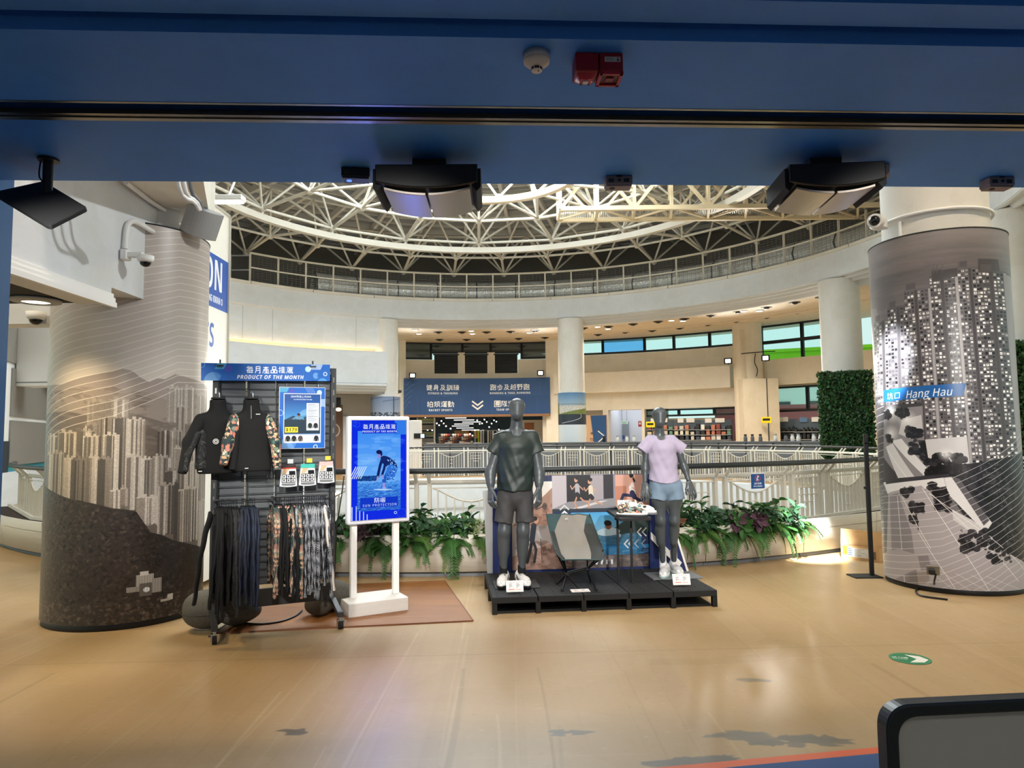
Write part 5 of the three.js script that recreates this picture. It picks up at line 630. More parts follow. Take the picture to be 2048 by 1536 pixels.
// ---------- left side: bulkhead, dark soffit, beam, light box, speaker, cameras ----------
{
  const bx = -3.15, zE = onX(222, 612, bx).z, hb = onX(222, 608, bx).y, zc = -6.3, hs = onX(280, 596, bx).y, ht = 3.64;
  const p = [[3.9, hb], [-zE, hb], [-zE, hs], [-zc + 0.3, hs], [-zc + 0.3, 4.6], [3.9, 4.6]], g = extr(p, 0.25); g.rotateY(PI / 2); g.translate(bx - 0.25, 0, 0); g.applyMatrix4(new THREE.Matrix4().makeScale(1, 1, 1));
  struct('wall_bulkhead', boxUV(g), M.white);
  struct('trim_7', [box(0.05, 0.05, -zE - 3.9, bx + 0.01, hb + 0.02, (zE - 3.9) / 2), box(0.035, 0.04, -zE - 3.9, bx + 0.03, hb - 0.012, (zE - 3.9) / 2), box(0.03, 0.03, -zE - 3.9, bx + 0.005, hb + 0.065, (zE - 3.9) / 2)], M.whitePaint);
  struct('ceiling_side', [box(4.5, 0.1, -zE - 3.92, bx - 2.28, hb + 0.06, (zE - 3.9) / 2)], mat({ color: '#232427', roughness: 0.8 }));
  struct('wall_side_beam', [box(4.6, 0.9, 0.25, -6.5, hb + 0.46, -6.6)], M.white);
  { const q = extr([[bx - 0.1, 4.6], [-2.1, 4.6], [-2.55, 5.8], [-2.86, 6.64], [-2.93, 6.9], [bx - 0.1, 6.9]], 0.9); q.rotateX(-PI / 2); q.translate(0, ht, 0); struct('beam', boxUV(q), M.cream); }
  const dl = onY(72, 601, hb), d = thing('downlight', 'lit round downlight in the dark side ceiling below the white bulkhead', 'downlight', [dl.x, hb + 0.01, dl.z]); mesh('rim', lathe([[0.1, -0.03], [0.17, -0.02], [0.175, 0], [0.1, 0]], 28), M.lightGrey, d); mesh('lens', cyl(0.105, 0.105, 0.012, 0, -0.012, 0, 24), glow(1, 0.85, 0.6, 4), d); spotLight(dl.x, hb - 0.05, dl.z, dl.x, 0, dl.z, [1, 0.78, 0.48], 9, 1.1, 0.7, 5);
  const camD = (name, label, v, s = 1) => { const c = thing(name, label, 'camera', v); mesh('base', lathe([[0, 0.05], [0.075, 0.05], [0.07, 0.0], [0.05, -0.015], [0, -0.015]], 24), M.whitePlastic, c); mesh('dome', sph(0.05, 0, -0.015, 0, 1, 0.85, 1, 18), mat({ color: '#0b0d10', roughness: 0.1 }), c); c.scale.setScalar(s); return c; };
  camD('dome_camera', 'small white dome camera under the white beam beyond the side downlight', at(72, 636, -6.4), 1.1);
  const cv = onX(291, 522, bx + 0.2), c2 = camD('dome_camera', 'white dome camera on an arm under the curved conduit of the bulkhead', cv, 0.85); mesh('arm', rbox(0.16, 0.05, 0.06, 0.01, -0.1, 0.06, 0), M.whitePlastic, c2); mesh('back_box', rbox(0.06, 0.1, 0.1, 0.01, -0.19, 0.06, 0), M.whitePlastic, c2);
  const cz = cv.z; solo('conduit', tube([[bx + 0.03, cv.y + 0.1, cz], [bx + 0.03, cv.y + 0.3, cz - 0.03], [bx + 0.035, cv.y + 0.36, cz - 0.1], [bx + 0.05, cv.y + 0.36, cz - 0.4]], 0.022, 24, 8), M.whitePlastic, 'grey white curved conduit on the bulkhead above the dome camera', 'conduit');
  const cw = [onY(252, 365, ht - 0.02), onY(300, 402, ht - 0.02), onY(358, 440, ht - 0.02)]; solo('conduit', [rod(cw[0], cw[1], 0.02, 8), rod(cw[1], cw[2], 0.02, 8)], M.whitePaint, 'straight white conduit along the edge of the cream beam', 'conduit');
  for (let i = 0; i < 3; i++) solo('wall_cable', tube([onX(345 + i * 11, 366, bx + 0.86).setY(4.5 - i * 0.04), onX(362 + i * 11, 385, bx + 0.86), onX(388 + i * 6, 404, bx + 0.87), onX(398 + i * 3, 420, bx + 0.87)], 0.014, 24, 6), i === 2 ? M.grey : M.whitePaint, ['upper', 'middle', 'lower'][i] + ' of three cables running down to the grey wall speaker', 'cable');
  // light box with blue band
  const sx = -3.3, zR = onX(458, 470, sx).z, zL = zR + 1.75, yT = onX(456, 432, sx).y, b1 = onX(450, 522, sx).y, b0 = onX(450, 625, sx).y, H = yT - 0.05;
  const lt = tex(512, 1024, (x, w, h) => { const Yh = (q) => (1 - (q - 0.05) / H) * h, Z = (z) => (zL - z) / (zL - zR) * w; x.fillStyle = '#fbf9ee'; x.fillRect(0, 0, w, h); x.fillStyle = '#2459b4'; x.fillRect(0, Yh(b1), w - 5, Yh(b0) - Yh(b1)); const zN = onX(445, 580, sx).z, bh = Yh(b0) - Yh(b1); latin(x, 'DECATHLON', Z(zN), Yh(b1) + bh * 0.66, bh * 0.8, '#fff', { align: 'right', sx: 0.8 }); latin(x, 'TSEUNG KWAN O', Z(zN), Yh(b1) + bh * 0.9, bh * 0.18, '#fff', { align: 'right', sx: 0.72 }); const zs = onX(428, 670, sx).z; latin(x, 'SPORTS', Z(zs), Yh(onX(424, 694, sx).y), bh * 0.62, '#2459b4', { align: 'right', sx: 0.85 }); });
  const lb = thing('light_box', 'tall white light box sign with a blue band behind the mountain column', 'sign', [sx, 0.05, (zL + zR) / 2]);
  const fp = new THREE.PlaneGeometry(zL - zR, H); fp.rotateY(PI / 2); mesh('face', T(fp, 0.004, H / 2, 0), mat({ map: lt, color: '#fff', roughness: 0.3, emissive: new THREE.Color(1, 1, 1), emissiveMap: lt, emissiveIntensity: 0.32 }), lb); mesh('body', box(0.16, H, zL - zR, -0.085, H / 2, 0), M.whitePaint, lb); for (const s of [-1, 1]) mesh('frame', box(0.03, H, 0.03, 0.005, H / 2, s * (zL - zR) / 2), M.cream, lb); mesh('frame', box(0.03, 0.03, zL - zR, 0.005, H, 0), M.cream, lb);
  areaLight(zL - zR, H * 0.9, sx + 0.03, H / 2, (zL + zR) / 2, sx + 3, H / 2, (zL + zR) / 2, [1, 0.97, 0.88], 0.32);
  // wall speaker
  const sp = at(404, 447, -6.25), k = thing('wall_speaker', 'grey curved loudspeaker on a wall bracket in front of the light box', 'speaker', sp); k.rotation.set(0.5, 0.45, -0.25, 'YXZ');
  const arc = new THREE.Shape(); arc.moveTo(-0.15, -0.04); arc.quadraticCurveTo(0, 0.12, 0.15, -0.04); arc.lineTo(0.12, -0.1); arc.lineTo(-0.12, -0.1); arc.closePath(); mesh('body', T(new THREE.ExtrudeGeometry(arc, { depth: 0.24, bevelEnabled: true, bevelSize: 0.006, bevelThickness: 0.006, bevelSegments: 2 }).rotateX(-PI / 2).rotateX(PI), 0, 0.12, 0), M.lightGrey, k);
  mesh('bracket', bar(V(-0.02, 0.02, -0.08), V(-0.22, 0.06, -0.2), 0.03, 0.03), M.whitePlastic, k); mesh('mount', rbox(0.08, 0.12, 0.05, 0.01, -0.24, 0.06, -0.2), M.whitePlastic, k);
  // hanging black antenna panel under the blue soffit
  const ap = at(92, 402, -3.35), a = thing('ceiling_antenna', 'flat black panel hung from the blue ceiling at the left edge of the photo', 'antenna'), cs = [at(-14, 384, -3.55), at(86, 362, -3.75), at(178, 432, -3.3), at(98, 451, -3.02)], ctr = cs.reduce((s, v) => s.add(v), V(0, 0, 0)).multiplyScalar(0.25); a.position.copy(ctr);
  const nrm = cs[1].clone().sub(cs[0]).cross(cs[3].clone().sub(cs[0])).normalize(), mm = new THREE.Matrix4().makeBasis(cs[1].clone().sub(cs[0]).normalize(), nrm.clone().cross(cs[1].clone().sub(cs[0]).normalize()), nrm); a.quaternion.setFromRotationMatrix(mm); const inv = mm.clone().invert(), l2 = cs.map((v) => v.clone().sub(ctr).applyMatrix4(inv)), rs = new THREE.Shape(); l2.forEach((v, i) => { const u = l2[(i + 1) % 4], w0 = v.clone().lerp(u, 0.06), w1 = v.clone().lerp(u, 0.94); i ? rs.lineTo(w0.x, w0.y) : rs.moveTo(w0.x, w0.y); rs.lineTo(w1.x, w1.y); rs.quadraticCurveTo(u.x, u.y, u.clone().lerp(l2[(i + 2) % 4], 0.06).x, u.clone().lerp(l2[(i + 2) % 4], 0.06).y); }); mesh('plate', new THREE.ExtrudeGeometry(rs, { depth: 0.012, bevelEnabled: true, bevelSize: 0.004, bevelThickness: 0.004, bevelSegments: 2 }).translate(0, 0, -0.006), mat({ color: '#0c0d0e', roughness: 0.8 }), a);
  const hang = (g, nm) => { g.applyMatrix4(new THREE.Matrix4().compose(a.position, a.quaternion, V(1, 1, 1)).invert()); mesh(nm, g, M.black, a); }; const m0 = at(96, 345, -3.55); hang(rod(V(m0.x, 3.0, m0.z), V(m0.x, ctr.y + 0.01, m0.z), 0.024, 12), 'mount_pole'); hang(cyl(0.05, 0.05, 0.012, m0.x, 2.993, m0.z, 20), 'ceiling_plate'); hang(tube([V(m0.x - 0.04, 2.99, m0.z), V(m0.x - 0.03, 2.9, m0.z + 0.02), V(m0.x, 2.86, m0.z + 0.03)], 0.004, 16, 5), 'wire');  hang(tube([V(m0.x + 0.02, ctr.y + 0.1, m0.z), V(m0.x + 0.08, ctr.y + 0.08, m0.z + 0.02), V(m0.x + 0.08, ctr.y + 0.02, m0.z + 0.04)], 0.005, 12, 5), 'hook');
}
{ // closed grey shop front beyond the left side of the atrium
  const dir = V(-0.34, 0, -0.94).normalize(), t = thing('shop_front', 'grey panelled shop front with white transoms beyond the left planter', 'shop front'), o = at(60, 800, -19), n = V(dir.z, 0, -dir.x); if (n.z < 0) n.negate();
  const hOf = (px, py) => onPlane(px, py, o, n), pt = (px, y) => { const q = hOf(px, 800); return V(q.x, y, q.z); }, sl = (pa, pb, y0, y1, m, nm, dz = 0) => { const a = pt(pa, (y0 + y1) / 2), b = pt(pb, (y0 + y1) / 2); a.addScaledVector(n, dz); b.addScaledVector(n, dz); mesh(nm, bar(a, b, 0.12, Math.abs(y1 - y0)), m, t); };
  const yy = (py) => hOf(62, py).y, panel = mat({ color: '#8c8780', roughness: 0.6 }); sl(-10, 31, yy(738), yy(640), panel, 'panel'); sl(32, 64, yy(738), yy(640), panel, 'panel'); sl(-10, 140, yy(748), yy(738), M.whitePaint, 'transom', 0.05); sl(18, 140, yy(836), yy(748), panel, 'panel'); sl(18, 140, yy(844), yy(836), M.whitePaint, 'transom', 0.05); sl(18, 140, yy(926), yy(844), panel, 'panel'); sl(18, 140, yy(938), yy(926), mat({ color: '#2a93a3' }), 'skirting', 0.06); sl(-14, 18, yy(882), yy(748), M.whitePaint, 'pilaster', 0.04); sl(-14, 18, yy(950), yy(882), mat({ color: '#28333b' }), 'dark_panel', 0.02); sl(-14, 160, yy(640), yy(560), M.white, 'fascia', 0.04); sl(-14, 160, -0.2, yy(938), M.white, 'base', 0.0);
  const b = at(88, 712, -18), bx = thing('shutter_box', 'white shutter box hung in front of the grey shop front', 'box', b); mesh('box', rbox(0.92, 1.58, 0.7, 0.02), M.whitePaint, bx); mesh('seam', box(0.9, 0.02, 0.72, 0, -0.7, 0), M.grey, bx); mesh('hanger', box(0.08, 2.6, 0.08, 0, 2.0, 0), M.whitePaint, bx);
}
// ---------- soft shapes: distances to tapered limbs joined smoothly, then meshed ----------
// a limb: {a, b, ra, rb, sx, sz, flat} - from a to b with radii; sx, sz stretch it sideways and in depth; flat cuts it square at b
const limb = (a, b, ra, rb = ra, o = {}) => ({ a, b, ra, rb, sx: 1, sz: 1, ...o });
function limbDist(l, x, y, z) {
  const dx = (l.b.x - l.a.x) / l.sx, dy = l.b.y - l.a.y, dz = (l.b.z - l.a.z) / l.sz, px = (x - l.a.x) / l.sx, py = y - l.a.y, pz = (z - l.a.z) / l.sz, q = dx * dx + dy * dy + dz * dz, t = q ? Math.max(0, Math.min(1, (px * dx + py * dy + pz * dz) / q)) : 0;
  let d = Math.hypot(px - t * dx, py - t * dy, pz - t * dz) - (l.ra + (l.rb - l.ra) * t);
  if (l.flat) { const L = Math.sqrt(q), f = (px * dx + py * dy + pz * dz) / L - L; d = Math.max(d, f); }
  return d;
}
function body(limbs, k = 0.02, extra) { return (x, y, z) => { let d = 1e3; for (const l of limbs) { const e = limbDist(l, x, y, z), kk = l.k ?? k, h = Math.max(kk - Math.abs(d - e), 0) / kk; d = Math.min(d, e) - h * h * kk * 0.25; } return extra ? extra(d, x, y, z) : d; }; }
function boundsOf(limbs, pad = 0.02) { const lo = V(1e9, 1e9, 1e9), hi = V(-1e9, -1e9, -1e9); for (const l of limbs) for (const [p, r] of [[l.a, l.ra], [l.b, l.rb]]) { const e = V((r + pad) * Math.max(1, l.sx), r + pad, (r + pad) * Math.max(1, l.sz)); lo.min(p.clone().sub(e)); hi.max(p.clone().add(e)); } return [lo, hi]; }
function nets(f, lo, hi, cell) { // surface nets
  const n = [0, 1, 2].map((i) => Math.ceil((hi.getComponent(i) - lo.getComponent(i)) / cell) + 2), [nx, ny, nz] = n, F = new Float32Array(nx * ny * nz), id = (i, j, k) => (k * ny + j) * nx + i;
  for (let k = 0; k < nz; k++) for (let j = 0; j < ny; j++) for (let i = 0; i < nx; i++) F[id(i, j, k)] = f(lo.x + i * cell, lo.y + j * cell, lo.z + k * cell);
  const vi = new Int32Array(nx * ny * nz).fill(-1), pos = [], idx = [];
  for (let k = 0; k < nz - 1; k++) for (let j = 0; j < ny - 1; j++) for (let i = 0; i < nx - 1; i++) {
    let sx = 0, sy = 0, sz = 0, c = 0;
    for (let e = 0; e < 12; e++) { const ax = e >> 2, u = e & 1, v = (e >> 1) & 1, o = [0, 0, 0]; o[(ax + 1) % 3] = u; o[(ax + 2) % 3] = v; const p = [...o]; p[ax] = 1; const A = F[id(i + o[0], j + o[1], k + o[2])], B = F[id(i + p[0], j + p[1], k + p[2])]; if ((A < 0) !== (B < 0)) { const t = A / (A - B); sx += o[0] + (p[0] - o[0]) * t; sy += o[1] + (p[1] - o[1]) * t; sz += o[2] + (p[2] - o[2]) * t; c++; } }
    if (c) { vi[id(i, j, k)] = pos.length / 3; pos.push(lo.x + (i + sx / c) * cell, lo.y + (j + sy / c) * cell, lo.z + (k + sz / c) * cell); }
  }
  for (let k = 1; k < nz - 1; k++) for (let j = 1; j < ny - 1; j++) for (let i = 1; i < nx - 1; i++) for (let ax = 0; ax < 3; ax++) {
    const d = [0, 0, 0]; d[ax] = 1; const A = F[id(i, j, k)], B = F[id(i + d[0], j + d[1], k + d[2])]; if ((A < 0) === (B < 0)) continue;
    const u = [0, 0, 0], v = [0, 0, 0]; u[(ax + 1) % 3] = 1; v[(ax + 2) % 3] = 1; const q = [vi[id(i, j, k)], vi[id(i - u[0], j - u[1], k - u[2])], vi[id(i - u[0] - v[0], j - u[1] - v[1], k - u[2] - v[2])], vi[id(i - v[0], j - v[1], k - v[2])]];
    if (q.some((w) => w < 0)) continue; A < 0 ? idx.push(q[0], q[1], q[2], q[0], q[2], q[3]) : idx.push(q[0], q[2], q[1], q[0], q[3], q[2]);
  }
  const g = new THREE.BufferGeometry(); g.setAttribute('position', new THREE.Float32BufferAttribute(pos, 3)); g.setIndex(idx);
  // normals from the field
  const nr = new Float32Array(pos.length), e = cell * 0.5; for (let i = 0; i < pos.length; i += 3) { const [x, y, z] = [pos[i], pos[i + 1], pos[i + 2]]; let a = f(x + e, y, z) - f(x - e, y, z), b = f(x, y + e, z) - f(x, y - e, z), c = f(x, y, z + e) - f(x, y, z - e); const L = Math.hypot(a, b, c) || 1; nr[i] = a / L; nr[i + 1] = b / L; nr[i + 2] = c / L; }
  g.setAttribute('normal', new THREE.BufferAttribute(nr, 3)); return boxUV(g);
}
const soft = (limbs, cell, k, extra, pad) => { const [lo, hi] = boundsOf(limbs, pad); return nets(body(limbs, k, extra), lo, hi, cell); };
// ---------- rolling product rack ----------
const TH = D(24.6), RO = V(-2.0, 0, -6.01), RN = V(Math.sin(TH), 0, Math.cos(TH)), RU = V(Math.cos(TH), 0, -Math.sin(TH));
const rk = (px, py, lz) => { const w = onPlane(px, py, RO.clone().addScaledVector(RN, lz), RN).sub(RO); return V(w.dot(RU), w.y, w.dot(RN)); };     // a pixel seen on the rack's plane at depth lz, in the rack's own axes
const rthing = (name, label, cat, lx, ly, lz, group, turn = 0) => { const p = RO.clone().addScaledVector(RU, lx).addScaledVector(RN, lz); return thing(name, label, cat, [p.x, ly, p.z], TH + turn, group); };
const HW = 0.475, rackTop = rk(420, 730, 0).y;
M.rackSteel = mat({ color: '#3a3c3e', roughness: 0.45, metalness: 0.3 });
{
  const r = rthing('rolling_rack', 'dark grey rolling wire grid rack full of hanging rash guards', 'rack', 0, 0, 0);
  for (const s of [-1, 1]) {
    mesh('upright', rbox(0.045, rackTop - 0.17, 0.05, 0.004, s * HW, (rackTop + 0.17) / 2, 0), M.rackSteel, r);
    for (let y = 0.3; y < rackTop - 0.1; y += 0.11) mesh('slot', box(0.012, 0.045, 0.004, s * HW, y, 0.0255), y > 1.4 && s < 0 ? M.whitePlastic : M.steel, r);
    for (const d of [1, -1]) { mesh('leg', mg([bar(V(s * HW, 0.24, 0), V(s * HW, 0.18, d * 0.05), 0.04, 0.05), bar(V(s * HW, 0.19, d * 0.04), V(s * HW + 0.015, 0.115, d * 0.28), 0.04, 0.04), bar(V(s * HW + 0.015, 0.115, d * 0.27), V(s * HW + 0.015, 0.115, d * 0.33), 0.045, 0.04)]), M.rackSteel, r); const c = new THREE.Group(); c.name = 'caster'; c.position.set(s * HW + 0.015, 0, d * 0.31); r.add(c); mesh('fork', mg([cyl(0.012, 0.012, 0.03, 0, 0.085, 0, 10), box(0.055, 0.012, 0.05, 0, 0.072, 0), box(0.006, 0.06, 0.035, -0.025, 0.045, 0), box(0.006, 0.06, 0.035, 0.025, 0.045, 0)]), M.chrome, c); mesh('wheel', cyl(0.036, 0.036, 0.034, 0, 0.036, 0.008, 24, 0, 0, PI / 2), M.rubber, c); if (d > 0) mesh('brake', rbox(0.02, 0.01, 0.045, 0.003, s < 0 ? -0.035 : 0.035, 0.06, 0.01), M.chrome, c); }
  }
  const pTop = rackTop - 0.05; for (let i = 0; i < 4; i++) mesh('back_panel', box(0.225, pTop - 0.35, 0.012, -HW + 0.12 + i * 0.237, (pTop + 0.35) / 2, -0.03), mat({ color: i % 2 ? '#606568' : '#595e62', roughness: 0.6 }), r);
  mesh('base_panel', box(2 * HW, 0.14, 0.04, 0, 0.25, 0.0), M.rackSteel, r); mesh('top_bar', box(2 * HW, 0.03, 0.03, 0, rackTop - 0.015, 0), M.rackSteel, r);
  for (let y = 0.36; y < pTop; y += 0.062) mesh('grid_wire', cyl(0.0035, 0.0035, 2 * HW, 0, y, 0.012, 6, 0, 0, PI / 2), M.rackSteel, r);
  for (let i = 0; i <= 4; i++) mesh('grid_wire', cyl(0.0045, 0.0045, pTop - 0.34, -HW + 0.03 + i * (2 * HW - 0.06) / 4, (pTop + 0.34) / 2, 0.006, 6), M.rackSteel, r);
  for (const [a, b] of [[rk(430, 1001, 0.24), rk(541, 997, 0.24)], [rk(549, 994, 0.24), rk(654, 990, 0.24)]]) { mesh('hanging_bar', rod(a, b, 0.009, 10), M.rackSteel, r); for (const e of [a, b]) mesh('bar_arm', rod(e, V(e.x, e.y - 0.02, 0.01), 0.008, 8), M.rackSteel, r); }
}
const dots = (x, X, Y, R, w) => { x.save(); x.beginPath(); x.arc(X, Y, R, 0, 7); x.clip(); x.globalAlpha = 0.7; x.strokeStyle = '#9cc8ee'; x.lineWidth = w * 0.4; for (let i = -R; i < 2 * R; i += w) { x.beginPath(); x.moveTo(X - R + i, Y - R); x.lineTo(X - R + i - R, Y + R); x.moveTo(X - R + i, Y + R); x.lineTo(X - R + i - R, Y - R); x.stroke(); } x.restore(); x.globalAlpha = 1; };
const stripes = (x, X, Y, n, l, w, c = '#dff0ff') => { x.strokeStyle = c; x.lineWidth = w; for (let i = 0; i < n; i++) { x.beginPath(); x.moveTo(X + i * w * 2.4, Y); x.lineTo(X + i * w * 2.4 - l * 0.5, Y + l); x.stroke(); } };
{ // header board
  const a = rk(402, 745, 0.06), b = rk(660, 745, 0.06), y1 = rk(530, 727.5, 0.06).y, y0 = rk(530, 761.5, 0.06).y, w = b.x - a.x, h = y1 - y0, t = rthing('header_sign', 'long blue header board with white lettering on top of the rack', 'sign', (a.x + b.x) / 2, (y0 + y1) / 2, 0.06); t.rotation.z = 0.018; t.rotation.order = 'YXZ';
  const pr = tex(1536, 204, (x, W, H) => { x.fillStyle = '#1560b8'; x.fillRect(0, 0, W, H); dots(x, 140, 215, 110, 9); x.fillStyle = '#4a55b8'; x.beginPath(); x.arc(305, 60, 46, 0, 7); x.fill(); stripes(x, 190, 0, 9, 70, 5, '#6fd0d6'); x.lineWidth = 5; x.strokeStyle = '#7db6ea'; x.beginPath(); x.arc(12, 20, 30, 0, 7); x.stroke(); x.fillStyle = '#b6dbe2'; x.beginPath(); x.arc(1258, 60, 36, 0, 7); x.fill(); stripes(x, 1310, 0, 10, 66, 6, '#e9f5ff'); x.lineWidth = 9; x.strokeStyle = '#cfe6ff'; x.beginPath(); x.arc(1474, 118, 21, 0, 7); x.stroke(); x.fillStyle = '#4b95dc'; x.beginPath(); x.arc(1440, 240, 70, 0, 7); x.fill(); dots(x, 1360, 140, 40, 8); han(x, '每月產品推薦', 795, 26, 92, '#eef2f6', 0.105); latin(x, 'PRODUCT OF THE MONTH', 800, 182, 62, '#eef2f6', { italic: 0.2, spacing: 3, sx: 0.98 }); });
  mesh('board', box(w, h, 0.008), mat({ color: '#1a62b8', roughness: 0.4 }), t); mesh('print', T(new THREE.PlaneGeometry(w, h), 0, 0, 0.0052), mat({ map: pr, color: '#fff', roughness: 0.35 }), t); for (const s of [-0.36, 0.36]) mesh('clip', mg([box(0.012, 0.05, 0.012, s * w, h / 2 + 0.006, -0.01), box(0.05, 0.012, 0.03, s * w, h / 2 - 0.02, 0.0)]), M.rackSteel, t);
}
const surferArt = (x, X, Y, S, tone) => { // a swimmer lying on a board in the water
  x.fillStyle = tone[0]; x.beginPath(); x.ellipse(X, Y, S * 0.62, S * 0.2, -0.05, 0, 7); x.fill(); x.fillStyle = tone[1]; x.beginPath(); x.ellipse(X + S * 0.02, Y - S * 0.33, S * 0.17, S * 0.21, 0.15, 0, 7); x.fill(); x.fillStyle = tone[2]; x.beginPath(); x.ellipse(X - S * 0.02, Y - S * 0.44, S * 0.2, S * 0.14, 0.1, 0, 7); x.fill(); x.strokeStyle = tone[0]; x.lineWidth = S * 0.15; x.lineCap = 'round'; x.beginPath(); x.moveTo(X - S * 0.35, Y); x.lineTo(X - S * 0.75, Y + S * 0.14); x.moveTo(X + S * 0.35, Y); x.lineTo(X + S * 0.6, Y + S * 0.2); x.stroke(); x.fillStyle = '#e8f4fa'; for (let i = 0; i < 26; i++) { x.globalAlpha = 0.6; x.fillRect(X + rnd(-S, S), Y + S * 0.2 + rnd(-S * 0.06, S * 0.08), rnd(3, 9), 2); } x.globalAlpha = 1;
};
const topIcon = (x, X, Y, s, c, k = '#101215') => { x.fillStyle = c; x.beginPath(); x.moveTo(X - s * 0.2, Y - s * 0.5); x.lineTo(X + s * 0.2, Y - s * 0.5); x.lineTo(X + s * 0.42, Y - s * 0.2); x.lineTo(X + s * 0.5, Y + s * 0.5); x.lineTo(X + s * 0.36, Y + s * 0.5); x.lineTo(X + s * 0.28, Y); x.lineTo(X + s * 0.27, Y + s * 0.55); x.lineTo(X - s * 0.27, Y + s * 0.55); x.lineTo(X - s * 0.28, Y); x.lineTo(X - s * 0.36, Y + s * 0.5); x.lineTo(X - s * 0.5, Y + s * 0.5); x.lineTo(X - s * 0.42, Y - s * 0.2); x.fill(); };
{ // price poster
  const a = rk(558, 835, 0.1), b = rk(650, 835, 0.1), y1 = rk(604, 774.5, 0.1).y, y0 = rk(604, 897, 0.1).y, w = b.x - a.x, h = y1 - y0, t = rthing('price_poster', 'blue price poster with a yellow price tag on the rack', 'poster', (a.x + b.x) / 2, (y0 + y1) / 2, 0.1);
  const pr = tex(640, 860, (x, W, H) => {
    x.fillStyle = '#1b63bd'; x.fillRect(0, 0, W, H); stripes(x, 20, 0, 10, 70, 5, '#6fd0d6'); x.fillStyle = '#4b55b6'; x.beginPath(); x.arc(165, 50, 40, 0, 7); x.fill(); x.fillStyle = '#dff0ff'; for (let i = 0; i < 5; i++) for (let k = 0; k < 5; k++) { x.beginPath(); x.arc(365 + k * 24 + i * 8, 12 + i * 14, 3.4, 0, 7); x.fill(); } x.fillStyle = '#b9d6da'; x.beginPath(); x.arc(560, 68, 36, 0, 7); x.fill(); stripes(x, 600, 160, 7, 110, 6, '#cfe8ff'); dots(x, 140, 850, 150, 11); x.lineWidth = 10; x.strokeStyle = '#dbeaff'; x.beginPath(); x.arc(510, 842, 26, 0, 7); x.stroke(); x.lineWidth = 5; x.beginPath(); x.arc(10, 360, 40, 0, 7); x.stroke();
    x.fillStyle = '#e6eaf0'; x.fillRect(56, 84, 528, 700); x.fillStyle = '#1c4f93'; x.fillRect(66, 94, 508, 560); const g = x.createLinearGradient(0, 180, 0, 470); g.addColorStop(0, '#1b4f96'); g.addColorStop(1, '#4d9ad0'); x.fillStyle = g; x.fillRect(66, 180, 508, 290); x.fillStyle = '#24465f'; x.beginPath(); x.moveTo(66, 460); x.lineTo(190, 400); x.lineTo(300, 440); x.lineTo(440, 380); x.lineTo(574, 430); x.lineTo(574, 480); x.lineTo(66, 480); x.fill(); x.fillStyle = '#d9e6ee'; x.beginPath(); x.ellipse(360, 350, 90, 40, -0.4, 0, 7); x.globalAlpha = 0.3; x.fill(); x.globalAlpha = 1; x.fillStyle = '#1d3443'; x.fillRect(66, 455, 508, 199); surferArt(x, 270, 430, 110, ['#5f93b4', '#8a5d48', '#15161a']);
    han(x, '抗UV防曬上衣500', 330, 112, 34, '#e8eef6', 0.1); latin(x, 'UV PROTECTION TOP 500', 325, 178, 22, '#dbe6f2');
    x.fillStyle = '#ccd4de'; x.fillRect(378, 220, 180, 390); x.fillStyle = '#6f7a88'; for (let i = 0; i < 18; i++) x.fillRect(396, 240 + i * 14, rnd(70, 148), i % 6 === 0 ? 6 : 3); topIcon(x, 430, 540, 70, '#1d2a25'); topIcon(x, 510, 540, 70, '#14181c');
    x.fillStyle = '#f2dc35'; x.fillRect(78, 560, 182, 78); latin(x, '$179', 166, 622, 66, '#23262b', { italic: 0.15, spacing: 4 }); x.fillStyle = '#2a66b2'; x.fillRect(66, 655, 508, 10); x.fillStyle = '#e3e7ec'; x.fillRect(66, 672, 508, 104); [['#16211d', 120], ['#181c1a', 205], ['#4a403c', 295], ['#cfd8e6', 425], ['#1a2330', 520]].forEach(([c, X]) => topIcon(x, X, 722, 76, c));
  });
  mesh('sleeve', box(w, h, 0.006), M.whitePlastic, t); mesh('print', T(new THREE.PlaneGeometry(w - 0.006, h - 0.006), 0, 0, 0.0045), mat({ map: pr, color: '#fff', roughness: 0.3 }), t); for (const s of [-0.13, 0.13]) mesh('hook', tube([[s, h / 2 - 0.01, 0.004], [s, h / 2 + 0.03, -0.01], [s, h / 2 + 0.02, -0.08]], 0.004, 10, 5), M.chrome, t);
}
// prints for the swim wear
const palmTex = tex(256, 256, (x, w, h) => { x.fillStyle = '#14181f'; x.fillRect(0, 0, w, h); for (let i = 0; i < 20; i++) { const a = rnd(w), b = rnd(h); x.strokeStyle = rnd() > 0.4 ? '#c9ccd2' : '#8d949d'; for (let k = 0; k < 13; k++) { const t = k / 13 * 6.28; x.lineWidth = rnd(2, 4.5); x.beginPath(); x.moveTo(a, b); x.quadraticCurveTo(a + Math.cos(t) * 20, b + Math.sin(t) * 20 + 5, a + Math.cos(t) * 40, b + Math.sin(t) * 40); x.stroke(); } } }, { repeat: [4, 4] });
const floralTex = tex(256, 256, (x, w, h) => { x.fillStyle = '#26393a'; x.fillRect(0, 0, w, h); for (let i = 0; i < 70; i++) { x.fillStyle = ['#4f6e66', '#e2a983', '#d98372', '#e9c79b', '#18282c', '#7f8f78', '#f0d9c4'][(rnd() * 7) | 0]; const a = rnd(w), b = rnd(h), r = rnd(3.14); for (let k = 0; k < 5; k++) { x.beginPath(); x.ellipse(a + Math.cos(r + k * 0.5) * 13, b + Math.sin(r + k * 0.5) * 13, rnd(9, 19), rnd(4, 8), r + k * 0.5, 0, 7); x.fill(); } } }, { repeat: [4.5, 4.5] });
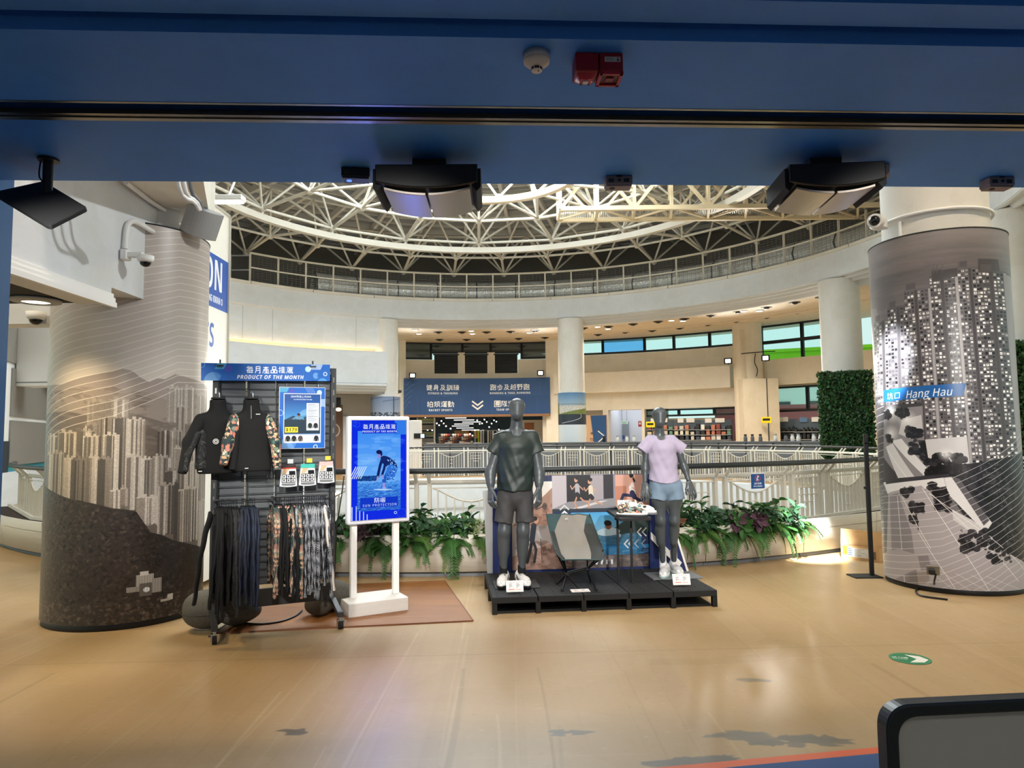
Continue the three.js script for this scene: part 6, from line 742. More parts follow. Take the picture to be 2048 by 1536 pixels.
const darkTex = tex(256, 256, (x, w, h) => { x.fillStyle = '#0f1011'; x.fillRect(0, 0, w, h); for (let i = 0; i < 130; i++) { x.strokeStyle = ['#5a5e60', '#3c3f42', '#7d7a70', '#1d1f20'][(rnd() * 4) | 0]; x.lineWidth = rnd(1, 4); const a = rnd(w), b = rnd(h); x.beginPath(); x.moveTo(a, b); x.lineTo(a + rnd(-40, 40), b + rnd(-40, 40)); x.stroke(); } }, { repeat: [4, 4] });
const navyTex = tex(256, 256, (x, w, h) => { x.fillStyle = '#131b2c'; x.fillRect(0, 0, w, h); for (let i = 0; i < 80; i++) { x.globalAlpha = 0.3; x.fillStyle = ['#33456a', '#0a0f1a', '#24304d'][(rnd() * 3) | 0]; x.beginPath(); x.ellipse(rnd(w), rnd(h), rnd(8, 40), rnd(4, 20), rnd(3), 0, 7); x.fill(); } }, { repeat: [3, 3] });
const cloth = (o) => mat({ roughness: 0.72, sheen: 0.25, sheenColor: new THREE.Color('#888'), sheenRoughness: 0.6, ...o });
M.clothBlack = cloth({ color: '#07080a', sheen: 0.04, roughness: 0.85 }); M.clothPalm = cloth({ map: palmTex, color: '#fff' }); M.clothFloral = cloth({ map: floralTex, color: '#fff' }); M.clothDark = cloth({ map: darkTex, color: '#fff' }); M.clothNavy = cloth({ map: navyTex, color: '#fff' }); M.clothPale = cloth({ color: '#d9cfc6' });
{ // two rash guards on half-body forms
  const guard = (px, label, z0, floral) => {
    const dx = px - 436, q = (x, y, z = z0) => rk(x + dx, y, z), scale = floral ? 0.94 : 1, o = rthing('rash_guard', label, 'rash guard', 0, 0, 0), cx = q(436, 850).x, H = (x, y, z) => { const v = q(436 + (x - 436) * scale, y + (floral ? 0 : 0), z); return v; };
    const torso = [limb(H(408, 838, z0), H(464, 838, z0), 0.05, 0.05, { sz: 0.9 }), limb(H(436, 858, z0), H(436, 935, z0), 0.1, 0.105, { sx: 1.34, sz: 0.6 }), limb(H(436, 935, z0), H(436, 943, z0), 0.105, 0.105, { sx: 1.3, sz: 0.6, flat: true }), limb(H(436, 820, z0), H(436, 799, z0 + 0.01), 0.062, 0.058, { sx: 1.05, sz: 0.85, flat: true })];
    mesh('body', soft(torso, 0.009, 0.05, (d, x, y, z) => Math.max(d + 0.002 * Math.sin(x * 40 + y * 17) * clamp01((1.5 - y) * 4), H(436, floral ? 942 : 947, z0).y - y)), M.clothBlack, o);
    const L = [limb(H(402, 840, z0), H(floral ? 387 : 378, 885, z0 + 0.03), 0.052, 0.046), limb(H(floral ? 387 : 378, 885, z0 + 0.03), H(floral ? 376 : 364, floral ? 930 : 947, z0 + 0.09), 0.046, floral ? 0.03 : 0.034, { flat: true })], R = [limb(H(470, 840, z0), H(487, 885, z0 + 0.02), 0.05, 0.042), limb(H(487, 885, z0 + 0.02), H(491, 940, z0 + 0.03), 0.042, 0.03, { flat: true })];
    mesh('sleeve', soft(L, 0.008, 0.03), floral ? M.clothFloral : M.clothBlack, o); mesh('sleeve', soft(R, 0.008, 0.03), floral ? M.clothFloral : M.clothBlack, o);
    const side = (s) => { const xx = s < 0 ? 404 : 468; return [limb(H(xx + s * 1, 868, z0 + 0.018), H(xx + s * 0, 938, z0 + 0.02), 0.042, 0.052, { sz: 0.85, flat: true })]; };
    if (!floral) { mesh('side_panel', soft(side(-1), 0.008, 0.02), M.clothDark, o); mesh('sleeve_lining', soft([limb(H(396, 868, z0 + 0.045), H(375, 912, z0 + 0.085), 0.028, 0.024), limb(H(375, 912, z0 + 0.085), H(370, 944, z0 + 0.11), 0.024, 0.022, { flat: true })], 0.008, 0.02), M.clothDark, o); const b = H(431, 883, z0); mesh('badge', mg([T(new THREE.TorusGeometry(0.02, 0.0025, 6, 24), b.x, b.y, b.z + 0.079), T(new THREE.TorusGeometry(0.01, 0.0035, 6, 18), b.x, b.y, b.z + 0.085)]), M.card, o); }
    else { mesh('underarm', soft([limb(H(404, 868, z0 + 0.03), H(396, 940, z0 + 0.04), 0.03, 0.03, { flat: true })], 0.009, 0.02), M.clothBlack, o); const b = H(448, 829, z0); mesh('logo', box(0.032, 0.006, 0.003, b.x, b.y, b.z + 0.079), M.card, o); const zt = H(434, 812, z0), zb = H(434, 838, z0); mesh('zip', bar(V(zt.x, zt.y, zt.z + 0.06), V(zb.x, zb.y, zb.z + 0.074), 0.006, 0.006), M.grey, o); const dq = H(466, 944, z0); for (const s of [0, 0.012]) mesh('drawstring', tube([[dq.x + s, dq.y, dq.z + 0.03], [dq.x + s * 2 + 0.01, dq.y - 0.03, dq.z + 0.05], [dq.x + s + 0.005, dq.y - 0.06, dq.z + 0.05]], 0.003, 8, 4), M.black, o); }
    const hm = H(floral ? 424 : 400, floral ? 937 : 943, z0); mesh('hem_logo', box(0.026, 0.006, 0.002, hm.x, hm.y + 0.004, hm.z + (floral ? 0.068 : 0.06)), M.card, o);
    const n = H(436, 797, z0); mesh('form_neck', cyl(0.05, 0.055, 0.012, n.x, n.y + 0.002, n.z, 24), M.blackMatte, o); mesh('hook', tube([[n.x + 0.01, n.y, n.z], [n.x + 0.01, n.y + 0.05, n.z - 0.02], [n.x + 0.01, n.y + 0.045, 0.015]], 0.007, 12, 6), M.chrome, o);
  };
  guard(436, 'black long sleeved rash guard with a dark patterned side panel and a round badge', 0.13, false); guard(503, 'black zip neck rash guard with floral sleeves', 0.22, true);
}
{ // swim wear on hangers
  const bodyG = [0, 1, 2, 3].map((k) => { // body of a folded-shoulder top, edge towards the aisle: thin in x, wide in z
    const s = new THREE.Shape(), w = 0.19, L = 0.56 + 0.03 * (k % 3); s.moveTo(-0.05, 0); s.lineTo(0.05, 0); s.quadraticCurveTo(w * 0.8, -0.02, w, -0.1); s.lineTo(w * 0.86, -0.2); s.quadraticCurveTo(w * 0.8, -L * 0.7, w * 0.92, -L); s.quadraticCurveTo(0, -L - 0.02, -w * 0.92, -L); s.quadraticCurveTo(-w * 0.8, -L * 0.7, -w * 0.86, -0.2); s.lineTo(-w, -0.1); s.quadraticCurveTo(-w * 0.8, -0.02, -0.05, 0);
    const g = new THREE.ExtrudeGeometry(s, { depth: 0.008, bevelEnabled: true, bevelSize: 0.004, bevelThickness: 0.006, bevelSegments: 2, curveSegments: 6 }); g.translate(0, 0, -0.004); g.rotateY(PI / 2); const p = g.attributes.position; for (let i = 0; i < p.count; i++) { const y = p.getY(i), z = p.getZ(i); p.setX(i, p.getX(i) + 0.006 * Math.sin(z * 26 + k * 2) * clamp01(-y * 2.2)); } g.computeVertexNormals(); return boxUV(g);
  });
  const sleeveG = [0, 1, 2].map((k) => { const pts = [[0, -0.03, 0.12], [0.005, -0.12, 0.185], [0.006 * (k - 1), -0.3, 0.215 + 0.012 * k], [0.012 * (k - 1), -0.5, 0.2 + 0.015 * k], [0.016 * (k - 1), -0.62 - 0.02 * k, 0.205]].map((p) => V(...p)); const cv = new THREE.CatmullRomCurve3(pts), g = new THREE.TubeGeometry(cv, 22, 1, 12, false), p = g.attributes.position; for (let i = 0; i <= 22; i++) { const u = i / 22, c = cv.getPointAt(u), r = 0.05 - 0.016 * u; for (let j = 0; j <= 12; j++) { const n = i * 13 + j, d = V(p.getX(n), p.getY(n), p.getZ(n)).sub(c); p.setXYZ(n, c.x + d.x * r * 0.36 + 0.003 * Math.sin(u * 22 + k * 3), c.y + d.y * r, c.z + d.z * r * 0.85); } } g.computeVertexNormals(); return boxUV(mg([g, T(cyl(0.02, 0.02, 0.002), 0, -0.6, 0.2)].slice(0, 1))); });
  const hangerG = mg([tube([[0, 0.01, 0], [0, 0.045, 0], [0, 0.062, 0.012], [0, 0.07, 0], [0, 0.062, -0.012], [0, 0.052, -0.014]], 0.0026, 20, 5), rod(V(0, 0.012, 0), V(0, -0.035, 0.15), 0.005, 6), rod(V(0, 0.012, 0), V(0, -0.035, -0.15), 0.005, 6)]), hem = mg([box(0.02, 0.012, 0.1, 0, -0.57, 0.05)]);
  const place = (n, x0, x1, kind, bodyM, sleeveM, label, group, len = 1) => { const a = rk(x0, 1000, 0.24), b = rk(x1, 998, 0.24); for (let i = 0; i < n; i++) { const t = n > 1 ? i / (n - 1) : 0.5, o = rthing(kind[0], label(i), kind[1], a.x + (b.x - a.x) * t, rk(540, 997.5, 0.24).y - 0.058 + rnd(-0.003, 0.003), 0.24, group, rnd(-0.12, 0.1)); mesh('hanger', hangerG, M.black, o); const bm = mesh('body', bodyG[i % 4], bodyM(i), o); bm.scale.y = len * rnd(0.96, 1.06); const s1 = mesh('sleeve', sleeveG[i % 3], sleeveM(i), o); s1.scale.y = len * rnd(0.98, 1.12); s1.rotation.y = rnd(-0.25, 0.25); s1.rotation.z = (x0 === 433 && i < 4 ? -0.1 + i * 0.025 : 0) + (x1 === 650 && i > 10 ? 0.04 * (i - 10) : 0); const s2 = mesh('sleeve', sleeveG[(i + 1) % 3], sleeveM(i), o); s2.rotation.y = PI + rnd(-0.1, 0.1); s2.scale.y = len; if (i % 3 === 0) mesh('wash_tag', box(0.002, 0.05, 0.03, 0.008, -0.56, 0.12), M.blackMatte, o); } };
  const nth = (w, tail) => (i) => `${ORD[i]} ${w} from the left ${tail}`;
  place(13, 433, 474, ['swim_shirt', 'shirt'], () => M.clothBlack, (i) => (i > 7 ? M.clothDark : M.clothBlack), nth('plain black shirt', 'on the left hanging bar'), 'black tops on the left bar', 1.12);
  place(8, 484, 509, ['swim_shirt', 'shirt'], () => M.clothNavy, () => M.clothNavy, nth('shiny navy shirt', 'on the left hanging bar'), 'navy tops on the left bar', 1.06);
  place(6, 548, 562, ['swim_shirt', 'shirt'], (i) => (i % 2 ? M.clothBlack : M.clothFloral), (i) => (i < 3 ? M.clothFloral : M.clothBlack), nth('black and floral shirt', 'on the right hanging bar'), 'black and floral tops on the right bar', 0.98);
  place(6, 569, 588, ['swim_shirt', 'shirt'], (i) => (i % 2 ? M.clothBlack : M.clothFloral), (i) => (i % 2 ? M.clothFloral : M.clothBlack), nth('floral sleeved shirt', 'in the middle of the right hanging bar'), 'floral sleeved tops on the right bar', 1.0);
  place(14, 592, 650, ['swim_shirt', 'shirt'], () => M.clothPalm, (i) => (i === 9 || i === 13 ? M.clothPale : M.clothPalm), nth('palm print shirt', 'on the right hanging bar'), 'palm print tops on the right bar', 1.02);
}
{ // three phone pouches on hooks
  const pt = tex(192, 288, (x, w, h) => { x.fillStyle = '#e8ebec'; x.fillRect(0, 0, w, h); x.fillStyle = '#d7b591'; x.beginPath(); x.moveTo(30, 0); x.lineTo(110, 0); x.lineTo(60, 90); x.lineTo(10, 90); x.fill(); x.fillStyle = '#1a1b1d'; x.fillRect(8, 96, w - 16, 130); x.fillRect(100, 40, 80, 60); for (let i = 0; i < 3; i++) for (let k = 0; k < 2; k++) { x.fillStyle = '#f3f3f3'; x.fillRect(16 + i * 58, 106 + k * 60, 46, 48); x.fillStyle = '#56595c'; x.fillRect(26 + i * 58, 114 + k * 60, 22, 30); } x.fillStyle = '#7d8184'; x.fillRect(8, 236, w - 16, 40); });
  [[577, 951, '#2a1c1c', '#cf3b2c', 'black and red topped'], [615, 949, '#3fb7ab', '#3fb7ab', 'teal topped'], [652, 944, '#e8b7b4', '#e8b7b4', 'pink topped']].forEach(([px, py, c, c2, l]) => {
    const v = rk(px, py, 0.13), o = rthing('phone_pouch', `clear waterproof phone pouch, ${l}, hanging on the rack`, 'pouch', v.x, v.y, 0.13), bag = new THREE.Shape(); bag.moveTo(-0.055, 0.06); bag.lineTo(0.055, 0.06); bag.lineTo(0.068, -0.085); bag.quadraticCurveTo(0, -0.1, -0.068, -0.085); bag.closePath();
    mesh('bag', new THREE.ExtrudeGeometry(bag, { depth: 0.012, bevelEnabled: true, bevelSize: 0.003, bevelThickness: 0.006, bevelSegments: 2 }).translate(0, 0, -0.006), mat({ color: '#dfe4e6', roughness: 0.2 }), o); mesh('insert', quadUV(new THREE.ShapeGeometry(bag).scale(0.9, 0.92, 1).translate(0, 0, 0.0135), -0.06, 0.06, -0.09, 0.058), mat({ map: pt, color: '#fff', roughness: 0.25 }), o);
    mesh('closure', rbox(0.115, 0.03, 0.02, 0.006, 0, 0.075, 0.004), mat({ color: c, roughness: 0.4 }), o); mesh('closure_edge', rbox(0.118, 0.01, 0.024, 0.003, 0, 0.06, 0.004), mat({ color: c2, roughness: 0.4 }), o); mesh('hook', tube([[0, 0.085, 0.01], [0, 0.115, 0.02], [0, 0.12, -0.1]], 0.004, 10, 5), M.chrome, o); mesh('price_tag', box(0.045, 0.036, 0.004, 0.01, 0.118, 0.03), px < 600 ? mat({ color: '#c7ced2', roughness: 0.2 }) : mat({ color: '#e3c84a', roughness: 0.4 }), o);
  });
}
// wooden mat, stones, cable
{
  const wt = tex(1024, 1024, (x, w, h) => { x.fillStyle = '#8f5a2a'; x.fillRect(0, 0, w, h); for (let k = 0; k < 6; k++) { x.fillStyle = ['#8d5828', '#98632f', '#855225'][k % 3]; x.fillRect(0, k * h / 6, w, h / 6); for (let i = 0; i < 60; i++) { x.strokeStyle = rnd() > 0.5 ? '#6d4220' : '#c08a54'; x.globalAlpha = 0.5; x.lineWidth = rnd(1, 2.5); const y = k * h / 6 + rnd(h / 6), a = rnd(w); x.beginPath(); x.moveTo(a - 200, y); x.bezierCurveTo(a - 60, y + rnd(-14, 14), a + 60, y + rnd(-14, 14), a + 220, y + rnd(-6, 6)); x.stroke(); } for (let i = 0; i < 4; i++) { const a = rnd(w), y = (k + 0.5) * h / 6; for (let q = 1; q < 7; q++) { x.globalAlpha = 0.3; x.strokeStyle = '#8a5730'; x.lineWidth = 2; x.beginPath(); x.ellipse(a, y, q * 15, q * 6, 0, 0, 7); x.stroke(); } } } x.globalAlpha = 1; }, { repeat: [0.7, 0.7] });
  const c = [onY(946, 1243, 0), onY(889, 1163, 0), onY(560, 1176, 0), onY(428, 1268, 0)], g = extr(c.map((v) => [v.x, -v.z]), 0.008, 0.002); g.rotateX(-PI / 2); const t = thing('wood_mat', 'brown wood grain floor mat under the rack and blue kiosk', 'mat'); mesh('mat', boxUV(g), mat({ map: wt, color: '#fff', roughness: 0.5 }), t); const e = []; for (let i = 0; i < 4; i++) mesh('edge', bar(c[i].clone().setY(0.006), c[(i + 1) % 4].clone().setY(0.006), 0.012, 0.012), mat({ color: '#7c4a2a', roughness: 0.6 }), t);
  const st = tex(256, 256, (x, w, h) => { x.fillStyle = '#6d6b66'; x.fillRect(0, 0, w, h); grain(x, w, h, 6000, 0.3, ['#8d8b85', '#47453f']); for (let i = 0; i < 30; i++) { x.globalAlpha = 0.2; x.strokeStyle = '#45433e'; x.beginPath(); x.moveTo(rnd(w), rnd(h)); x.lineTo(rnd(w), rnd(h)); x.stroke(); } }, { repeat: [2, 2] });
  [[412, 1240, -5.95, 0.19, 0.155, 0.2, 'large grey stone cushion beside the mountain column'], [478, 1236, -6.05, 0.17, 0.12, 0.16, 'grey stone cushion under the left part of the rack'], [640, 1222, -6.35, 0.13, 0.1, 0.14, 'dark grey stone cushion under the right part of the rack'], [672, 1206, -6.55, 0.15, 0.13, 0.14, 'grey stone cushion between the rack and the blue kiosk']].forEach(([px, py, z, a, b, c, l], i) => { const v = at(px, py, z), g = sph(1, 0, 0, 0, 1, 1, 1, 32), p = g.attributes.position; for (let k = 0; k < p.count; k++) { const x = p.getX(k), y = p.getY(k), zz = p.getZ(k), n = 1 + 0.06 * Math.sin(x * 3 + i) * Math.cos(zz * 2.5 + i * 2) + 0.04 * Math.sin(y * 4 + x * 2); p.setXYZ(k, x * n * a, y * n * b, zz * n * c); } g.computeVertexNormals(); g.computeBoundingBox(); const t = thing('stone_cushion', l, 'stone cushion', [v.x, 0.012 - g.boundingBox.min.y, v.z], 0.3 * i); const m = mesh('stone', boxUV(g), mat({ map: st, color: '#cfcbc2', roughness: 0.9 }), t); mesh('seam', T(new THREE.TorusGeometry(1, 0.012, 5, 40).rotateX(PI / 2).scale(a * 1.015, b, c * 1.015), 0, -b * 0.1, 0), mat({ color: '#46443f', roughness: 0.9 }), t); });
  solo('power_cable', tube([onY(478, 1228, 0.02), onY(466, 1240, 0.018), onY(475, 1244, 0.018), onY(520, 1248, 0.018), onY(560, 1243, 0.018), onY(590, 1232, 0.018), onY(604, 1221, 0.02)], 0.008, 60, 6), M.black, 'black cable lying on the wood mat below the rack', 'cable');
  solo('kiosk_cable', tube([at(688, 952, -6.7), at(684, 985, -6.68), at(677, 1030, -6.66), at(673, 1060, -6.66), at(671, 1100, -6.7), onY(668, 1190, 0.02)], 0.006, 40, 6), M.black, 'thin black cable running down beside the blue kiosk', 'cable');
}
// ---------- blue digital kiosk ----------
{
  const f0 = onY(697, 1237, 0.008), f1 = onY(817, 1221, 0.008), th = Math.atan2(-(f1.z - f0.z), f1.x - f0.x), u = V(Math.cos(th), 0, -Math.sin(th)), n = V(Math.sin(th), 0, Math.cos(th)), w = f0.distanceTo(f1), c = f0.clone().add(f1).multiplyScalar(0.5).addScaledVector(n, -0.2), h = 0.12;
  const o = thing('digital_kiosk', 'white floor standing digital kiosk with a glowing blue screen', 'kiosk', [c.x, 0.008, c.z], th), lp = (px, py, d) => { const q = onPlane(px, py, c.clone().addScaledVector(n, d), n).sub(c); return V(q.dot(u), q.y, d); };
  mesh('base', rbox(w, h, 0.4, 0.008, 0, h / 2, 0), mat({ color: '#efece6', roughness: 0.5, map: plasterTex }), o);
  const d = -0.02, L = lp(693, 940, d + 0.05).x, R = lp(818, 940, d + 0.05).x, top = lp(755, 833, d).y, bot = lp(755, 1045, d).y, W = R - L, H = top - bot, X = (L + R) / 2, Y = (top + bot) / 2;
  for (const px of [706.5, 791]) mesh('post', rbox(0.055, bot - h + 0.3, 0.05, 0.004, lp(px, 1120, d).x, (bot + h + 0.3) / 2, d), M.whitePaint, o);
  mesh('housing', rbox(W, H, 0.075, 0.02, X, Y, d + 0.04, 0, 0, 0, 4), mat({ color: '#dfe1ea', roughness: 0.35 }), o);
  const art = tex(768, 1400, (x, w2, h2) => {
    x.fillStyle = '#0527e0'; x.fillRect(0, 0, w2, h2); x.lineWidth = 6; x.strokeStyle = '#2b57ee'; for (const [a, b, r] of [[30, 50, 34], [70, 60, 40], [700, 1330, 60]]) { x.beginPath(); x.arc(a, b, r, 0, 7); x.stroke(); }
    const g = x.createLinearGradient(0, 150, 0, 1300); g.addColorStop(0, '#3d8cf0'); g.addColorStop(0.62, '#69adf6'); g.addColorStop(0.68, '#3b86e0'); g.addColorStop(1, '#1c55c8'); x.fillStyle = g; x.fillRect(82, 150, 604, 1125); x.fillStyle = '#2f7ae8'; x.fillRect(600, 0, 168, 205);
    x.globalAlpha = 0.2; for (let i = 0; i < 30; i++) { x.fillStyle = '#9cccff'; x.beginPath(); x.ellipse(rnd(100, 680), rnd(200, 760), rnd(40, 160), rnd(10, 40), 0, 0, 7); x.fill(); } x.globalAlpha = 1;
    for (let i = 0; i < 500; i++) { x.fillStyle = ['#123f86', '#1b56a4', '#0c2f6c'][(rnd() * 3) | 0]; x.beginPath(); x.arc(rnd(84, 350), 850 - Math.abs(rnd(-60, 60)), rnd(3, 12), 0, 7); x.fill(); }
    for (let i = 0; i < 900; i++) { x.globalAlpha = 0.5; x.fillStyle = ['#8cc4ff', '#174fb2', '#4d9bef', '#0f3f9c'][(rnd() * 4) | 0]; x.beginPath(); x.ellipse(rnd(90, 680), rnd(870, 1270), rnd(6, 40), rnd(2, 5), rnd(-0.5, 0.1), 0, 7); x.fill(); } x.globalAlpha = 1;
    // crouching surfer
    const ln = (pts, wd, c2) => { x.strokeStyle = c2; x.lineWidth = wd; x.lineCap = x.lineJoin = 'round'; x.beginPath(); pts.forEach((p, i) => (i ? x.lineTo(...p) : x.moveTo(...p))); x.stroke(); };
    ln([[420, 560], [395, 640], [372, 740], [362, 800]], 38, '#0b1d5e'); ln([[362, 800], [352, 850]], 22, '#9a93d6'); ln([[450, 880], [446, 960]], 34, '#9a93d6'); ln([[440, 960], [470, 962]], 20, '#a9a3e2'); ln([[540, 650], [500, 760], [452, 860]], 60, '#1d56b8');
    x.fillStyle = '#0d2468'; x.beginPath(); x.moveTo(398, 520); x.quadraticCurveTo(470, 480, 560, 560); x.quadraticCurveTo(640, 620, 640, 690); x.lineTo(560, 740); x.quadraticCurveTo(470, 640, 410, 600); x.fill(); x.fillStyle = '#2f74d8'; x.beginPath(); x.moveTo(500, 640); x.quadraticCurveTo(600, 620, 642, 690); x.quadraticCurveTo(620, 800, 560, 850); x.lineTo(480, 850); x.quadraticCurveTo(470, 760, 500, 640); x.fill(); for (let i = 0; i < 60; i++) { x.fillStyle = ['#9fd0ff', '#0f2f7c'][i % 2]; x.beginPath(); x.ellipse(rnd(480, 620), rnd(560, 850), rnd(6, 16), rnd(3, 7), rnd(3), 0, 7); x.fill(); }
    ln([[470, 590], [448, 700], [420, 780]], 34, '#0b1d5e'); ln([[420, 780], [440, 830]], 20, '#9a93d6'); x.fillStyle = '#8f8ad2'; x.beginPath(); x.ellipse(385, 490, 34, 46, 0.2, 0, 7); x.fill(); x.fillStyle = '#0a1650'; x.beginPath(); x.ellipse(380, 452, 42, 30, 0.1, 0, 7); x.fill(); x.beginPath(); x.ellipse(412, 478, 14, 30, 0, 0, 7); x.fill(); x.fillStyle = '#a9cdf8'; x.beginPath(); x.ellipse(430, 985, 130, 12, 0.04, 0, 7); x.fill();
    x.fillStyle = '#0d31cf'; x.fillRect(142, 36, 486, 150); han(x, '每月產品推薦', 385, 52, 76, '#dfe8ff', 0.1, 0.03); latin(x, 'PRODUCT OF THE MONTH', 385, 172, 37, '#dfe8ff', { italic: 0.2, spacing: 3, sx: 0.96 });
    x.fillStyle = '#0a35c4'; x.fillRect(118, 1090, 530, 140); han(x, '防曬', 392, 1092, 78, '#dfe8ff', 0.1); latin(x, 'SUN PROTECTION', 392, 1216, 46, '#cfe0ff', { bold: false, spacing: 8 });
    stripes(x, 60, 650, 6, 170, 12, '#cfe3ff'); x.fillStyle = '#bfd8ff'; for (const [X2, Y2] of [[4, 1210], [60, 1200], [108, 1270], [160, 1280], [210, 1320]]) x.fillRect(X2, Y2, 12, 1400 - Y2); x.lineWidth = 7; x.strokeStyle = '#cfe3ff'; x.beginPath(); x.arc(612, 1320, 17, 0, 7); x.stroke();
  });
  mesh('screen', T(new THREE.PlaneGeometry(W - 0.075, H - 0.075), X, Y, d + 0.079), mat({ color: '#050510', roughness: 0.15, emissive: new THREE.Color(1, 1, 1), emissiveMap: art, emissiveIntensity: 1.0 }), o); mesh('bezel', mg([box(W - 0.06, 0.006, 0.004, X, Y + H / 2 - 0.034, d + 0.079), box(W - 0.06, 0.006, 0.004, X, Y - H / 2 + 0.034, d + 0.079), box(0.006, H - 0.06, 0.004, X - W / 2 + 0.034, Y, d + 0.079), box(0.006, H - 0.06, 0.004, X + W / 2 - 0.034, Y, d + 0.079)]), M.lightGrey, o);
  const s = c.clone().addScaledVector(u, X).addScaledVector(n, d + 0.09).setY(Y + 0.008), e = s.clone().add(n); areaLight(W - 0.08, H - 0.08, s.x, s.y, s.z, e.x, e.y, e.z, [0.1, 0.16, 1], 4);
}
// ---------- display podium ----------
const PF0 = onY(984, 1212, 0.08), PF1 = onY(1436, 1196, 0.08), PTH = Math.atan2(-(PF1.z - PF0.z), PF1.x - PF0.x), PU = V(Math.cos(PTH), 0, -Math.sin(PTH)), PN = V(Math.sin(PTH), 0, Math.cos(PTH)), PW = PF0.distanceTo(PF1), PD = 1.12, PH = 0.15, PO = PF0.clone().add(PF1).multiplyScalar(0.5).setY(0);
const pd = (lx, y, lz) => PO.clone().addScaledVector(PU, lx).addScaledVector(PN, lz).setY(y);       // podium axes: lz = 0 at its front edge, negative behind
{
  const o = thing('display_podium', 'low black podium of five perforated plastic bays', 'podium', [PO.x, 0, PO.z], PTH), n = 5, w = PW / n, hole = [];
  for (let i = 0; i < n; i++) for (let k = 0; k < 2; k++) { const x = -PW / 2 + (i + 0.5) * w, z = -PD / 4 - k * PD / 2; mesh('deck', rbox(w - 0.008, 0.055, PD / 2 - 0.008, 0.006, x, PH - 0.0275, z), M.blackMatte, o); for (let a = 0; a < 4; a++) for (let b = 0; b < 5; b++) hole.push(cyl(0.009, 0.009, 0.002, x - w / 2 + (a + 0.5) * w / 4, PH + 0.0005, z - PD / 4 + (b + 0.5) * PD / 10, 8)); }
  for (let i = 0; i <= n; i++) for (const z of [-0.03, -PD / 2, -PD + 0.03]) mesh('leg', rbox(0.045, PH - 0.05, 0.045, 0.004, -PW / 2 + Math.min(Math.max(i * w, 0.025), PW - 0.025), (PH - 0.05) / 2, z), M.black, o);
  stuff(mesh('deck_holes', hole, mat({ color: '#020202', roughness: 0.9 }), o)); mesh('floor_tray', box(PW - 0.1, 0.02, PD - 0.1, 0, 0.012, -PD / 2), M.black, o);
}
